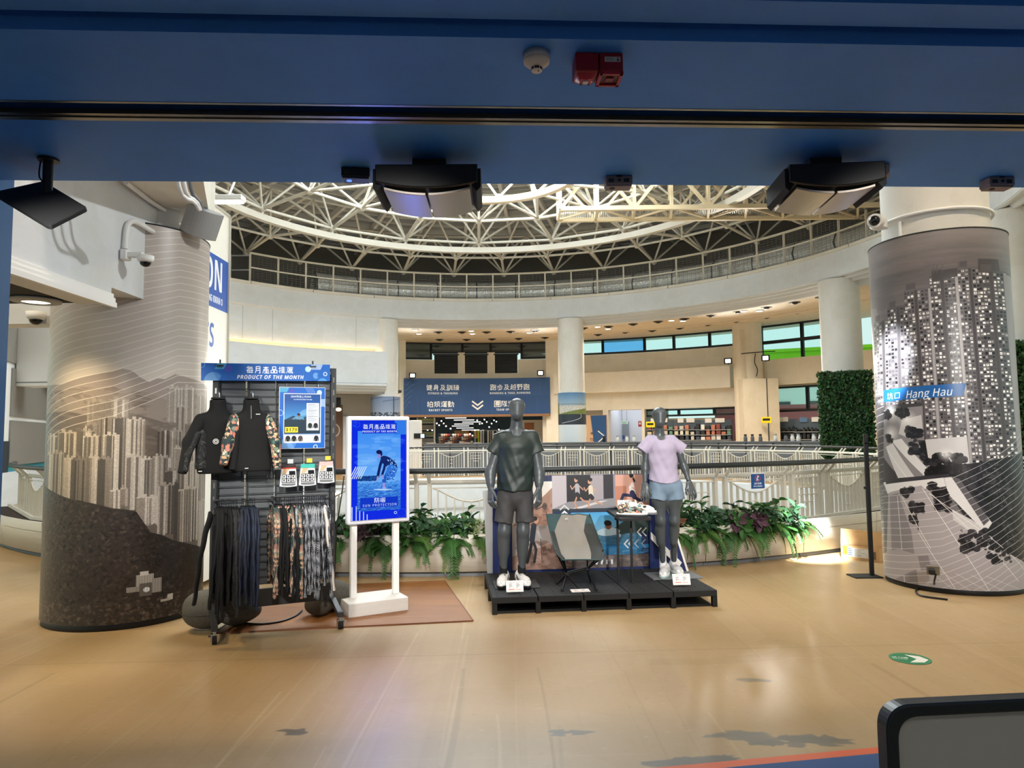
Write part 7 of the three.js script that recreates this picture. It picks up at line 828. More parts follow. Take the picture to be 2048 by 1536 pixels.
// ---------- picture board behind the mannequins ----------
{
  const z = -PD - 0.06, P = (px, py, lz = z) => { const q = onPlane(px, py, pd(0, 0, lz), PN).sub(PO); return [q.dot(PU), q.y]; };
  const o = thing('picture_board', 'dark blue display board with a collage of sport photographs', 'display board', [PO.x, 0, PO.z], PTH), A = P(1018, 960), B = P(1262, 950), x0 = P(968, 1000)[0], x1 = P(1318, 1000)[0], yT = P(1150, 950)[1], yB = 0.02;
  const blue = mat({ color: '#16285f', roughness: 0.45 });
  const col = tex(1600, 1040, (x, W, H) => { // px of the photograph -> board
    const X = (px) => (px - 1000) / (1318 - 1000) * W, Y = (py) => (py - 950) / (1170 - 950) * H, R = (a, b, c, d, f) => { x.fillStyle = f; x.fillRect(X(a), Y(b), X(c) - X(a), Y(d) - Y(b)); }, clipR = (a, b, c, d, fn) => { x.save(); x.beginPath(); x.rect(X(a), Y(b), X(c) - X(a), Y(d) - Y(b)); x.clip(); fn(); x.restore(); }, P2 = (pts, f) => { x.fillStyle = f; x.beginPath(); pts.forEach(([a, b], i) => (i ? x.lineTo(X(a), Y(b)) : x.moveTo(X(a), Y(b)))); x.fill(); }, ln = (pts, wd, c) => { x.strokeStyle = c; x.lineWidth = wd; x.lineCap = x.lineJoin = 'round'; x.beginPath(); pts.forEach(([a, b], i) => (i ? x.lineTo(X(a), Y(b)) : x.moveTo(X(a), Y(b)))); x.stroke(); }, el = (a, b, r, s, f, t = 0) => { x.fillStyle = f; x.beginPath(); x.ellipse(X(a), Y(b), r, s, t, 0, 7); x.fill(); };
    x.fillStyle = '#1c2a52'; x.fillRect(0, 0, W, H); const rocks = (a, b, c, d, n, cols) => clipR(a, b, c, d, () => { for (let i = 0; i < n; i++) { const p = rnd(a, c), q = rnd(b, d); x.globalAlpha = 0.55; P2([[p, q], [p + rnd(3, 16), q + rnd(-5, 2)], [p + rnd(8, 22), q + rnd(2, 9)], [p + rnd(-2, 6), q + rnd(4, 10)]], cols[(rnd() * cols.length) | 0]); } x.globalAlpha = 1; });
    R(1023, 962, 1103, 1050, '#e6dfd9'); P2([[1023, 1050], [1103, 975], [1103, 1050]], '#a58474'); P2([[1060, 1050], [1103, 1005], [1103, 1050]], '#8d6a5c'); rocks(1055, 1010, 1103, 1050, 60, ['#b08a78', '#7c5a4e', '#94705f']); el(1088, 1012, 26, 34, '#5c4a44'); ln([[1070, 1018], [1090, 1010]], 10, '#3f3a3c');
    R(1023, 1050, 1180, 1170, '#9d7d70'); P2([[1023, 1050], [1130, 1050], [1105, 1085], [1023, 1110]], '#b7aca8'); rocks(1023, 1080, 1180, 1170, 260, ['#b5948a', '#7f6055', '#a1806f', '#63483f', '#c0a294']);
    ln([[1062, 1080], [1058, 1100], [1052, 1122]], 30, '#1b1d22'); ln([[1064, 1080], [1070, 1098], [1066, 1122]], 26, '#26282e'); ln([[1066, 1050], [1062, 1078]], 54, '#2c3444'); ln([[1074, 1062], [1080, 1076]], 22, '#c9ccd0'); el(1071, 1040, 22, 30, '#c99a80', 0.3); el(1068, 1036, 26, 22, '#2b211e'); ln([[1079, 1076], [1081, 1118]], 5, '#3a3a3e'); 
    R(1103, 950, 1230, 1018, '#8d8793'); R(1103, 950, 1132, 1018, '#b8b1b8'); R(1132, 950, 1180, 1018, '#1f2026'); R(1180, 950, 1206, 1018, '#a29ba2'); R(1206, 950, 1226, 1018, '#2b2a31'); P2([[1103, 1018], [1135, 1004], [1230, 998], [1230, 1018]], '#8b8a90'); P2([[1140, 1018], [1200, 1003], [1215, 1003], [1160, 1018]], '#c9c7ca');
    const run = (cx, cy, top, s) => { ln([[cx, cy + 6], [cx - 5 * s, cy + 20], [cx - 1, cy + 32]], 15, '#c08f78'); ln([[cx + 2, cy + 6], [cx + 12, cy + 16], [cx + 24, cy + 20]], 15, '#c08f78'); ln([[cx, cy - 14], [cx + 1, cy + 2]], 46, top); ln([[cx - 4, cy - 14], [cx - 10, cy - 7], [cx - 13, cy - 14]], 10, '#c99a82'); ln([[cx + 5, cy - 13], [cx + 12, cy - 6]], 10, '#c99a82'); ln([[cx, cy + 3], [cx + 3, cy + 7]], 42, '#23242a'); el(cx - 2, cy - 26, 17, 24, '#c99a82'); el(cx, cy - 30, 20, 18, '#1d1a1b'); };
    run(1153, 986, '#a9a9b0', 1); run(1180, 990, '#d5cdb8', 1);
    R(1230, 950, 1300, 1016, '#d3a08f'); R(1230, 974, 1252, 1016, '#bb7f68'); R(1230, 1004, 1300, 1016, '#b98674'); ln([[1262, 972], [1266, 990]], 54, '#e7dedb'); ln([[1262, 965], [1258, 972]], 26, '#d8a48c'); el(1259, 957, 20, 26, '#d8a48c'); el(1263, 953, 22, 22, '#1d1513'); el(1268, 962, 10, 26, '#1d1513', -0.4); ln([[1266, 978], [1276, 988], [1284, 998]], 15, '#d8a48c'); ln([[1264, 994], [1246, 992], [1240, 1006]], 30, '#2a2e52'); ln([[1266, 996], [1280, 1004], [1290, 1000]], 30, '#2a2e52'); ln([[1264, 988], [1268, 996]], 50, '#2a2e52');
    P2([[1103, 1024], [1292, 1024], [1310, 1046], [1310, 1034], [1292, 1018], [1103, 1018]], '#22303c'); R(1140, 1026, 1280, 1112, '#3f8ec4'); const g = x.createLinearGradient(0, Y(1026), 0, Y(1112)); g.addColorStop(0, '#4aa0d6'); g.addColorStop(0.4, '#7dbbe0'); g.addColorStop(0.5, '#4f7f9c'); g.addColorStop(1, '#21638f'); x.fillStyle = g; x.fillRect(X(1140), Y(1026), X(1280) - X(1140), Y(1112) - Y(1026)); P2([[1222, 1062], [1250, 1042], [1300, 1034], [1310, 1068], [1222, 1072]], '#3d4c4a'); clipR(1140, 1066, 1300, 1112, () => { for (let i = 0; i < 160; i++) { x.globalAlpha = 0.4; x.fillStyle = ['#78b4d8', '#1a5680', '#3b82b0'][(rnd() * 3) | 0]; x.beginPath(); x.ellipse(X(rnd(1140, 1290)), Y(rnd(1068, 1112)), rnd(10, 50), rnd(2, 6), 0, 0, 7); x.fill(); } x.globalAlpha = 1; }); surferArt(x, X(1214), Y(1066), 190, ['#c3dbe6', '#8a5a46', '#15161a']); R(1140, 1092, 1300, 1100, '#2a78ad');
    R(1140, 1112, 1310, 1170, '#57504f'); rocks(1140, 1112, 1310, 1170, 240, ['#7d716d', '#4a4344', '#94857e', '#6a5d58']); x.fillStyle = '#dfe0e2'; for (let i = 0; i < 4; i++) { x.save(); x.translate(X(1190 + i * 10), Y(1126)); x.rotate(0.3 - i * 0.1); x.fillRect(-10, -22, 20, 44); x.restore(); }
    const chev = (cx, cy, s, c, dir) => { x.strokeStyle = c; x.lineWidth = s * 0.32; x.lineCap = 'butt'; x.lineJoin = 'miter'; x.beginPath(); if (dir) { x.moveTo(cx - s, cy + s * 0.7); x.lineTo(cx, cy - s * 0.2); x.lineTo(cx + s, cy + s * 0.7); } else { x.moveTo(cx + s * 0.6, cy - s); x.lineTo(cx - s * 0.4, cy); x.lineTo(cx + s * 0.6, cy + s); } x.stroke(); }; chev(X(1127), Y(1013), 46, '#c9c8ca', 1); chev(X(1127), Y(1025), 46, '#f3f3f3', 1); chev(X(1150), Y(1052), 44, '#f3f3f3'); for (const [px, py, c] of [[1276, 1068, '#f3f3f3'], [1286, 1068, '#f3f3f3'], [1249, 1091, '#f3f3f3'], [1258, 1091, '#f3f3f3'], [1270, 1091, '#b5c3cf'], [1284, 1091, '#8f989f']]) chev(X(px), Y(py), 40, c);
  });
  const pA = P(1000, 1000)[0], pB = P(1318, 1000)[0], cx = (pA + pB) / 2, cw = pB - pA;
  mesh('frame_board', extr([[x0 + 0.05, yB], [x0 + 0.03, P(968, 985)[1]], [pA + 0.06, P(1018, 968)[1]], [pA + 0.1, yT], [pB - 0.1, yT], [pB, P(1310, 985)[1]], [pB, yB]], 0.03, 0, 0, 0, z - 0.04), blue, o);
  const sh = poly([[pA + 0.1, yT - 0.004], [P(1290, 950)[0], yT - 0.004], [P(1311, 1046)[0], P(1311, 1046)[1]], [pB - 0.04, yB + 0.14], [pA + 0.1, yB + 0.14]]);
  mesh('collage', quadUV(new THREE.ShapeGeometry(sh), pA, pB, P(1160, 1170)[1], yT).translate(0, 0, z - 0.006), mat({ map: col, color: '#fff', roughness: 0.4 }), o);
  const wing = (pts, lz, nm, m) => mesh(nm, extr(pts, 0.02, 0, 0, 0, lz), m, o);
  wing([P(985, 978), P(1020, 978), P(1022, 1165), P(985, 1165)].map(([a, b]) => [a, b]), z + 0.02, 'wing', blue); wing([P(986, 1002), P(1021, 1002), P(1021, 1010), P(986, 1008)], z + 0.045, 'stripe', M.card); mesh('side_edge', extr([P(966, 982), P(985, 978), P(985, 1180), P(976, 1180)], 0.03, 0, 0, 0, z - 0.01), M.lightGrey, o);
  wing([P(1296, 960), P(1316, 975), P(1372, 1148), P(1374, 1152), P(1296, 1152)], z + 0.05, 'wing', blue); wing([P(1297, 1062), P(1297, 1076), P(1352, 1132), P(1358, 1122)], z + 0.072, 'stripe', M.card); wing([P(1322, 990), P(1325, 989), P(1376, 1151), P(1372, 1152)], z + 0.06, 'edge', M.card);
  mesh('foot', box(1.2, 0.04, 0.3, cx, 0.02, z - 0.1), M.dark, o);
}
// ---------- mannequins ----------
M.skin = mat({ color: '#474d51', roughness: 0.36 });
function handLimbs(s, curl) { // hand hanging along -y, back of the hand towards +z, thumb on side s
  const L = [], kn = [-0.028, -0.01, 0.009, 0.026]; for (const x of kn) L.push(limb(V(x * 0.5, 0, 0), V(x, -0.078, 0.002), 0.016, 0.0115, { sz: 0.8, k: 0.018 }));
  const len = [0.062, 0.075, 0.08, 0.07]; kn.forEach((x, i) => { const xx = x * (s > 0 ? 1 : 1), l = len[s > 0 ? i : 3 - i], p0 = V(xx, -0.078, 0.002), p1 = V(xx * 1.15, -0.078 - l * 0.46, 0.004 - 0.006 * curl), p2 = V(xx * 1.2, -0.078 - l * 0.78, -0.004 - 0.018 * curl), p3 = V(xx * 1.18, -0.078 - l, -0.012 - 0.03 * curl); L.push(limb(p0, p1, 0.0098, 0.0088, { k: 0.004 }), limb(p1, p2, 0.0088, 0.0078, { k: 0.004 }), limb(p2, p3, 0.0078, 0.0062, { k: 0.004 })); });
  L.push(limb(V(0.018 * s, -0.014, 0), V(0.043 * s, -0.05, -0.008), 0.015, 0.011, { k: 0.014 }), limb(V(0.043 * s, -0.05, -0.008), V(0.05 * s, -0.078, -0.014), 0.0105, 0.009, { k: 0.005 }), limb(V(0.05 * s, -0.078, -0.014), V(0.05 * s, -0.1, -0.02), 0.009, 0.007, { k: 0.005 }));
  return L;
}
const handGeo = (s, curl, wrist, elbow, twist, k = 1) => { const g = soft(handLimbs(s, curl), 0.003, 0.006, null, 0.012); g.scale(k, k, k); const d = wrist.clone().sub(elbow).normalize(), q = new THREE.Quaternion().setFromUnitVectors(V(0, -1, 0), d); g.rotateY(twist); g.applyQuaternion(q); return g.translate(wrist.x, wrist.y, wrist.z); };
function shoeParts(o, foot, turn, white, accent, k = 1) { // trainer pointing along local +z
  const s = new THREE.Group(); s.name = 'shoe'; s.position.copy(foot); s.rotation.y = turn; s.scale.setScalar(k); o.add(s);
  const out = (sc, y0, y1, nm, m) => { const pts = []; for (let i = 0; i < 40; i++) { const t = i / 40 * 2 * PI, c = Math.cos(t), q = Math.sin(t), w = 0.043 + (c > 0 ? 0.006 * c : 0) - 0.008 * (1 - Math.abs(c)) * 0; pts.push([q * w * sc, -(0.03 + c * 0.142 * sc)]); } const g = extr(pts, y1 - y0, 0.004); g.rotateX(-PI / 2); g.translate(0, y0 + 0.004, 0); mesh(nm, g, m, s); };
  out(1.06, 0, 0.014, 'outsole', accent); out(1.02, 0.014, 0.03, 'midsole', M.whitePlastic);
  const up = soft([limb(V(0, 0.055, -0.075), V(0, 0.085, -0.065), 0.037, 0.036, { sx: 0.95 }), limb(V(0, 0.06, -0.05), V(0, 0.05, 0.09), 0.04, 0.034, { sx: 1.08 }), limb(V(0, 0.045, 0.09), V(0, 0.042, 0.135), 0.033, 0.026, { sx: 1.2 })], 0.006, 0.03, (d, x, y, z) => Math.max(d, 0.03 - y, y - 0.115)); mesh('upper', up, white, s);
  for (let i = 0; i < 5; i++) { const z = -0.005 + i * 0.022, y = 0.101 - i * 0.0065; mesh('lace', rod(V(-0.022, y - 0.006, z), V(0.022, y - 0.003, z + 0.008), 0.0038, 5), accent === M.black ? M.black : M.card, s); }
  mesh('lace', tube([[0, 0.1, -0.005], [0.03, 0.112, 0.02], [0.035, 0.095, 0.04]], 0.0024, 10, 5), accent === M.black ? M.black : M.card, s); mesh('lace', tube([[0, 0.1, -0.005], [-0.03, 0.112, 0.018], [-0.036, 0.092, 0.035]], 0.0024, 10, 5), accent === M.black ? M.black : M.card, s);
  for (const e of [-1, 1]) mesh('stripe', rbox(0.004, 0.02, 0.075, 0.001, e * 0.041, 0.06, 0.0, 0.4, e * 0.06, 0), accent === M.black ? M.dark : M.lightGrey, s); mesh('toe_cap', sph(0.034, 0, 0.044, 0.135, 1.15, 0.62, 0.75, 14), M.whitePlastic, s); mesh('heel_tab', rbox(0.03, 0.03, 0.012, 0.004, 0, 0.095, -0.108), accent === M.black ? M.dark : M.lightGrey, s); mesh('tongue', rbox(0.035, 0.05, 0.012, 0.004, 0, 0.112, -0.022, -0.4), white, s); return s;
}
const mannequin = (label, z0, spec) => {
  const o = thing('mannequin', label, 'mannequin'), J = (px, py, dz = 0) => { const v = at(px, py, z0); v.z += dz; return v; }; spec(o, J); return o;
};
const fold = (x, y, z, a, f, ph) => a * (Math.sin(x * f + y * f * 0.45 + ph) * 0.6 + Math.sin(x * f * 0.55 - y * f * 0.8 + ph * 2) * 0.4);
mannequin('tall grey male mannequin in a dark green t-shirt and grey shorts', -6.82, (o, J) => {
  const el = J(981, 944, 0.02), wl = J(982, 977, 0.07), er = J(1078, 944, 0.02), wr = J(1077.5, 977, 0.07), deck = PH + 0.012;
  const fl = onY(1007, 1170, deck), fr = onY(1044, 1170, deck);
  const limbs = [limb(J(1034, 813, 0.01), J(1034, 829, 0.045), 0.08, 0.061, { sz: 1.22 }), limb(J(1034, 836, -0.02), J(1033, 866, -0.03), 0.055, 0.064, { k: 0.016 }), limb(J(1012, 872, -0.02), J(1054, 872, -0.02), 0.06, 0.06, {}), limb(J(1032, 895), J(1031, 955), 0.11, 0.1, { sx: 1.2, sz: 0.8 }), limb(J(1001, 880, -0.01), el, 0.056, 0.044), limb(el, wl, 0.044, 0.028), limb(J(1066, 880, -0.01), er, 0.056, 0.044), limb(er, wr, 0.044, 0.028), limb(J(980, 952, 0.02), J(981.5, 964, 0.05), 0.037, 0.031), limb(J(1078.5, 952, 0.02), J(1077.5, 964, 0.05), 0.037, 0.031),
    limb(J(1014, 1006), J(1008, 1062, 0.02), 0.076, 0.056), limb(J(1008, 1062, 0.02), V(fl.x, deck + 0.09, fl.z - 0.06), 0.052, 0.03), limb(J(1007, 1080, -0.02), J(1008, 1105, -0.03), 0.055, 0.046), limb(J(1048, 1006), J(1046, 1062, 0.02), 0.076, 0.056), limb(J(1046, 1062, 0.02), V(fr.x, deck + 0.09, fr.z - 0.06), 0.052, 0.03), limb(J(1046, 1080, -0.02), J(1045, 1105, -0.03), 0.055, 0.046)];
  mesh('body', [soft(limbs, 0.012, 0.045), handGeo(1, 0.8, wl, el, -0.9, 1.12), handGeo(-1, 0.8, wr, er, 0.9, 1.12)], M.skin, o);
  const shirt = [limb(J(1004, 873, -0.01), J(1064, 873, -0.01), 0.062, 0.062, {}), limb(J(1032, 895, 0.005), J(1031, 935, 0.0), 0.142, 0.13, { sx: 1.26, sz: 0.92 }), limb(J(1031, 935, 0.0), J(1030, 981, 0.0), 0.134, 0.142, { sx: 1.26, sz: 1.06, flat: true }), limb(J(1002, 877, -0.01), J(984, 906, 0.005), 0.064, 0.066, { flat: true, k: 0.03 }), limb(J(1065, 877, -0.01), J(1075.5, 906, 0.005), 0.064, 0.066, { flat: true, k: 0.03 })];
  const nk = limb(J(1034, 846, 0.05), J(1034, 863, 0.05), 0.05, 0.052);
  mesh('t_shirt', soft(shirt, 0.0085, 0.05, (d, x, y, z) => Math.max(d + (fold(x, y, z, 0.006, 36, 1.3) + fold(x, y + z, z, 0.003, 75, 0.3)) * clamp01((1.5 - y) * 3 + 0.25) + 0.012 * Math.abs(Math.sin((x - 0.03) * 15)) * clamp01((1.12 - y) * 6), -limbDist(nk, x, y, z))), cloth({ color: '#1d2926', roughness: 0.5, sheen: 0.4 }), o);
  const lg = J(1003, 868, 0.05); mesh('shoulder_seam', bar(J(985, 869.5, 0.045), J(1012, 860, 0.055), 0.006, 0.006), M.lightGrey, o);
  const short = [limb(J(1031, 970), J(1031, 992), 0.126, 0.136, { sx: 1.24, sz: 0.86 }), limb(J(1014, 992, 0.005), J(1006, 1045, 0.02), 0.088, 0.087, { flat: true, k: 0.02 }), limb(J(1048, 992, 0.005), J(1050, 1044, 0.02), 0.088, 0.088, { flat: true, k: 0.02 })];
  mesh('shorts', soft(short, 0.009, 0.03, (d, x, y, z) => d + fold(x, y, z, 0.005, 34, 0.4) + fold(x, y, z, 0.002, 80, 0.9)), cloth({ color: '#3b3b3d' }), o);
  for (const [f, t, nm] of [[fl, -0.12, 0], [fr, 0.3, 1]]) { mesh('sock', cyl(0.037, 0.042, 0.12, f.x, deck + 0.115, f.z - 0.06, 18), M.clothBlack, o); shoeParts(o, f.clone().add(V(0, 0, -0.02)), t, mat({ color: '#d2d0cc', roughness: 0.7 }), M.black, 1.08); }
  const c = fl.clone().add(fr).multiplyScalar(0.5); mesh('stand_plate', rbox(0.42, 0.012, 0.36, 0.004, c.x + 0.03, PH + 0.006, c.z - 0.06, 0, PTH, 0), M.dark, o);
});
mannequin('grey female mannequin in a pale lilac t-shirt and light blue shorts', -7.05, (o, J) => {
  const el = J(1290, 937, 0.0), wl = J(1288, 968, 0.05), er = J(1369.5, 937, 0.0), wr = J(1376, 965, 0.05), deck = PH + 0.012, fl = onY(1331, 1152, deck), fr = onY(1351, 1147, deck);
  const limbs = [limb(J(1318, 829, 0.01), J(1318, 845, 0.04), 0.074, 0.05, { sz: 1.22 }), limb(J(1319, 850, -0.015), J(1320, 872, -0.03), 0.043, 0.05, { k: 0.014 }), limb(J(1302, 880, -0.02), J(1342, 880, -0.02), 0.042, 0.042), limb(J(1322, 895), J(1325, 942), 0.085, 0.08, { sx: 1.15, sz: 0.8 }), limb(J(1293, 888, -0.01), el, 0.038, 0.031), limb(el, wl, 0.031, 0.021), limb(J(1352, 888, -0.01), er, 0.038, 0.031), limb(er, wr, 0.031, 0.021),
    limb(J(1317, 978), J(1319, 1000, 0.01), 0.074, 0.07), limb(J(1319, 1000, 0.01), J(1321, 1042, 0.015), 0.07, 0.046), limb(J(1321, 1042, 0.015), V(fl.x - 0.01, deck + 0.1, fl.z - 0.06), 0.043, 0.026), limb(J(1320, 1060, -0.02), J(1322, 1085, -0.03), 0.046, 0.038), limb(J(1348.5, 978), J(1348.5, 1000, 0.01), 0.074, 0.07), limb(J(1348.5, 1000, 0.01), J(1348.5, 1042, 0.015), 0.07, 0.046), limb(J(1348.5, 1042, 0.015), V(fr.x, deck + 0.1, fr.z - 0.06), 0.043, 0.026), limb(J(1349, 1060, -0.02), J(1349, 1085, -0.03), 0.046, 0.038)];
  mesh('body', [soft(limbs, 0.011, 0.04), handGeo(1, 0.4, wl, el, -0.25, 1.08), handGeo(-1, 0.4, wr, er, 0.25, 1.08)], M.skin, o); for (const [a, b] of [[wl, el], [wr, er]]) { const d = b.clone().sub(a).normalize(), t = new THREE.TorusGeometry(0.0225, 0.0022, 5, 24); t.applyQuaternion(new THREE.Quaternion().setFromUnitVectors(V(0, 0, 1), d)); mesh('wrist_joint', t.translate(a.x + d.x * 0.02, a.y + d.y * 0.02, a.z + d.z * 0.02), M.dark, o); }
  const shirt = [limb(J(1301, 880, -0.01), J(1343, 880, -0.01), 0.047, 0.047), limb(J(1325, 898, 0.02), J(1325, 920, 0.01), 0.108, 0.105, { sx: 1.22, sz: 0.95 }), limb(J(1326, 920, 0.0), J(1328, 971, 0.01), 0.104, 0.124, { sx: 1.27, sz: 0.95, flat: true }), limb(J(1299, 882, -0.01), J(1283, 902, 0), 0.05, 0.062, { flat: true, k: 0.025 }), limb(J(1345, 882, -0.01), J(1367, 900, 0), 0.05, 0.062, { flat: true, k: 0.025 })];
  const nk = limb(J(1320, 856, 0.045), J(1321, 871, 0.05), 0.045, 0.05), hem = J(1328, 966).y, cx = J(1328, 964).x;
  mesh('t_shirt', soft(shirt, 0.008, 0.04, (d, x, y, z) => Math.max(d + (fold(x, y, z, 0.005, 40, 2.1) + fold(x, y + z, z, 0.0026, 80, 1.1)) * clamp01((1.5 - y) * 3 + 0.2), -limbDist(nk, x, y, z), hem + 1.6 * (x - cx) * (x - cx) - y)), cloth({ color: '#aaa0b8', roughness: 0.7 }), o);
  const short = [limb(J(1329, 950), J(1332, 972), 0.108, 0.126, { sx: 1.24, sz: 0.92 }), limb(J(1317, 970, 0.005), J(1314, 1000, 0.02), 0.082, 0.094, { flat: true, k: 0.02 }), limb(J(1347, 970, 0.005), J(1351, 1000, 0.02), 0.082, 0.094, { flat: true, k: 0.02 })];
  mesh('shorts', soft(short, 0.0085, 0.025, (d, x, y, z) => d + fold(x, y, z, 0.005, 36, 0.9) + fold(x, y, z, 0.002, 80, 0.2)), cloth({ color: '#70859a' }), o);
  for (const [f, t, dx] of [[fl, -0.35, -0.01], [fr, 0.15, 0]]) { mesh('sock', cyl(0.036, 0.034, 0.16, f.x + dx, deck + 0.14, f.z - 0.06, 18), mat({ color: '#e9e8ee', roughness: 0.8 }), o); shoeParts(o, f.clone().add(V(0, 0, -0.02)), t, mat({ color: '#c4c4c6', roughness: 0.7 }), mat({ color: '#9fb6b4' }), 0.98); }
  mesh('stand_plate', rbox(0.5, 0.012, 0.34, 0.004, (fl.x + fr.x) / 2 + 0.02, PH + 0.006, fl.z - 0.05, 0, PTH, 0), M.grey, o);
});
// ---------- price cards ----------
const cardTex = tex(256, 160, (x, w, h) => { x.fillStyle = '#f4f0ee'; x.fillRect(0, 0, w, h); x.fillStyle = '#8d8a88'; for (let i = 0; i < 14; i++) x.fillRect(30 + i * 14, 14 + (i % 2) * 3, 10, 6); x.fillStyle = '#4b4b4d'; for (let i = 0; i < 5; i++) { x.fillRect(150, 40 + i * 13, rnd(20, 60), 5); x.fillRect(40, 40 + i * 13, rnd(20, 60), 5); } x.fillStyle = '#e2754d'; x.fillRect(30, 120, 90, 12); x.fillRect(140, 124, 80, 6); });
function priceCard(label, p, turn, w, h, tilt, parent) { const t = thing('price_card', label, 'price card', p, turn); t.rotation.order = 'YXZ'; mesh('card', T(box(w, h, 0.003), 0, h / 2, 0, 0).rotateX(-tilt), M.card, t); mesh('print', quadUV(new THREE.PlaneGeometry(w * 0.96, h * 0.94), -w * 0.48, w * 0.48, -h * 0.47, h * 0.47).translate(0, h / 2, 0.0025).rotateX(-tilt), mat({ map: cardTex, color: '#fff', roughness: 0.6 }), t); mesh('support', box(w * 0.5, 0.004, 0.05, 0, 0.003, -0.02 - Math.sin(tilt) * h * 0.3), M.card, t); return t; }
{ const a = onY(1030, 1184, PH + 0.012), b = onY(1364, 1170, PH + 0.012), c = onY(1162, 1183, PH); priceCard('white price card at the feet of the male mannequin', [a.x, PH + 0.012, a.z], PTH, 0.155, 0.1, 0.3); priceCard('white price card at the feet of the female mannequin', [b.x, PH + 0.012, b.z], PTH - 0.05, 0.165, 0.1, 0.3); priceCard('white price card lying flat in front of the camping chair', [c.x, PH + 0.002, c.z + 0.03], PTH + 0.03, 0.17, 0.09, 1.5); }
// ---------- folding camping chair ----------
{
  const z0 = -6.85, J = (px, py, dz = 0) => { const v = at(px, py, z0); v.z += dz; return v; }, o = thing('camping_chair', 'low folding camping chair with grey and teal fabric seat', 'chair'), teal = cloth({ color: '#2b474a' }), grey = cloth({ color: '#86827b' }), meshM = cloth({ color: '#2c2f2d' }), tubeM = mat({ color: '#141617', roughness: 0.35, metalness: 0.4 });
  // fabric: a curved sheet from the back's top edge through the seat to the front edge
  const row = (v) => { // v 0 = top of the back, 1 = front of the seat : left, right, depth, sag
    const K = [[0.0, 1095, 1184, 1032.5, -0.22, 0.0], [0.25, 1098, 1190, 1051, -0.17, 0.03], [0.5, 1103, 1197, 1072, -0.09, 0.07], [0.7, 1107, 1203, 1090, 0.04, 0.1], [0.85, 1111, 1204, 1102, 0.16, 0.1], [1.0, 1122, 1197, 1112, 0.22, 0.05]]; let i = 0; while (i < K.length - 2 && v > K[i + 1][0]) i++; const a = K[i], b = K[i + 1], t = (v - a[0]) / (b[0] - a[0]); return a.map((q, k) => q + (b[k] - q) * t); };
  const sheet = (u0, u1, v0, v1, nu, nv, off = 0) => { const g = new THREE.PlaneGeometry(1, 1, nu, nv), p = g.attributes.position; for (let i = 0; i < p.count; i++) { const v = v0 + (v1 - v0) * (0.5 - p.getY(i)), vv = Math.min(1, v / 0.42), e0 = typeof u0 === 'number' ? u0 : u0 === 'b' ? 0.94 - 0.2 * vv : 0.36 - 0.26 * vv, e1 = typeof u1 === 'number' ? u1 : u1 === 'a' ? 0.36 - 0.26 * vv : 0.94 - 0.2 * vv, U = e0 + (e1 - e0) * (p.getX(i) + 0.5), [, l, r, py, dz, sag] = row(v), edge = v < 0.12 ? (1 - Math.pow(Math.abs(U * 2 - 1), 6)) * 0 + Math.pow(Math.abs(U * 2 - 1), 8) * 2.5 : 0, c = 1 - (U * 2 - 1) ** 2, q = J(l + (r - l) * U, py + edge + sag * 40 * c * (v > 0.6 ? 0.3 : 0), dz); q.z -= sag * c * 0.7; q.z += off; p.setXYZ(i, q.x, q.y + 0.004 * Math.sin(U * 19 + v * 9), q.z + 0.004 * Math.sin(U * 23 - v * 7)); } g.computeVertexNormals(); return g; };
  const thick = (u0, u1, v0, v1, m, nm) => { const a = sheet(u0, u1, v0, v1, 14, 20), b = sheet(u0, u1, v0, v1, 14, 20, -0.006); b.index.array.reverse(); b.computeVertexNormals(); mesh(nm, boxUV(mg([a, b])), m, o); };
  thick('a', 'b', 0.03, 1, grey, 'seat_fabric'); thick(0.0, 1, 0.0, 0.03, teal, 'top_band'); thick(0, 'a', 0.03, 0.42, teal, 'side_fabric'); thick('b', 1, 0.03, 0.26, teal, 'side_fabric'); thick(0, 'a', 0.42, 1, meshM, 'side_mesh'); thick('b', 1, 0.26, 1, meshM, 'side_mesh');
  { const g = sheet(0, 1, 0, 1, 2, 24), P = []; const e = (U) => { const r = []; for (let i = 0; i <= 24; i++) { const [, l, rr, py, dz] = row(i / 24); r.push(J(l + (rr - l) * U, py, dz + 0.004)); } return r; }; mesh('piping', tube(e(0), 0.006, 40, 6), teal, o); mesh('piping', tube(e(1), 0.006, 40, 6), teal, o); const t = [], f = []; for (let i = 0; i <= 10; i++) { const U = i / 10, [, l, r, py, dz, sag] = row(1), c = 1 - (U * 2 - 1) ** 2; t.push(J(l + (r - l) * U, py + sag * 12 * c, dz - sag * c * 0.7 + 0.004)); } mesh('piping', tube(t, 0.007, 30, 6), teal, o); const lg = J(1136, 1043, -0.2); mesh('logo', mg([box(0.02, 0.004, 0.002, lg.x, lg.y + 0.008, lg.z + 0.012, 0, 0, 0.4), box(0.03, 0.004, 0.002, lg.x, lg.y, lg.z + 0.012, 0, 0, -0.15)]), M.card, o); }
  const hubL = J(1133, 1146, 0.06), hubR = J(1174, 1137, 0.02), deck = PH + 0.004, feet = [onY(1114, 1168, deck), onY(1124, 1182, deck), onY(1182, 1166, deck), onY(1193, 1181, deck)];
  const rd = (a, b, nm, r = 0.0085) => mesh(nm, rod(a, b, r, 10), tubeM, o);
  rd(hubL, hubR, 'cross_tube'); rd(hubL.clone().add(V(0, 0.02, 0.02)), hubR.clone().add(V(0, 0.02, 0.02)), 'cross_tube'); for (const [h, nm] of [[hubL, 'hub'], [hubR, 'hub']]) mesh(nm, rbox(0.045, 0.04, 0.05, 0.01, h.x, h.y, h.z), M.black, o);
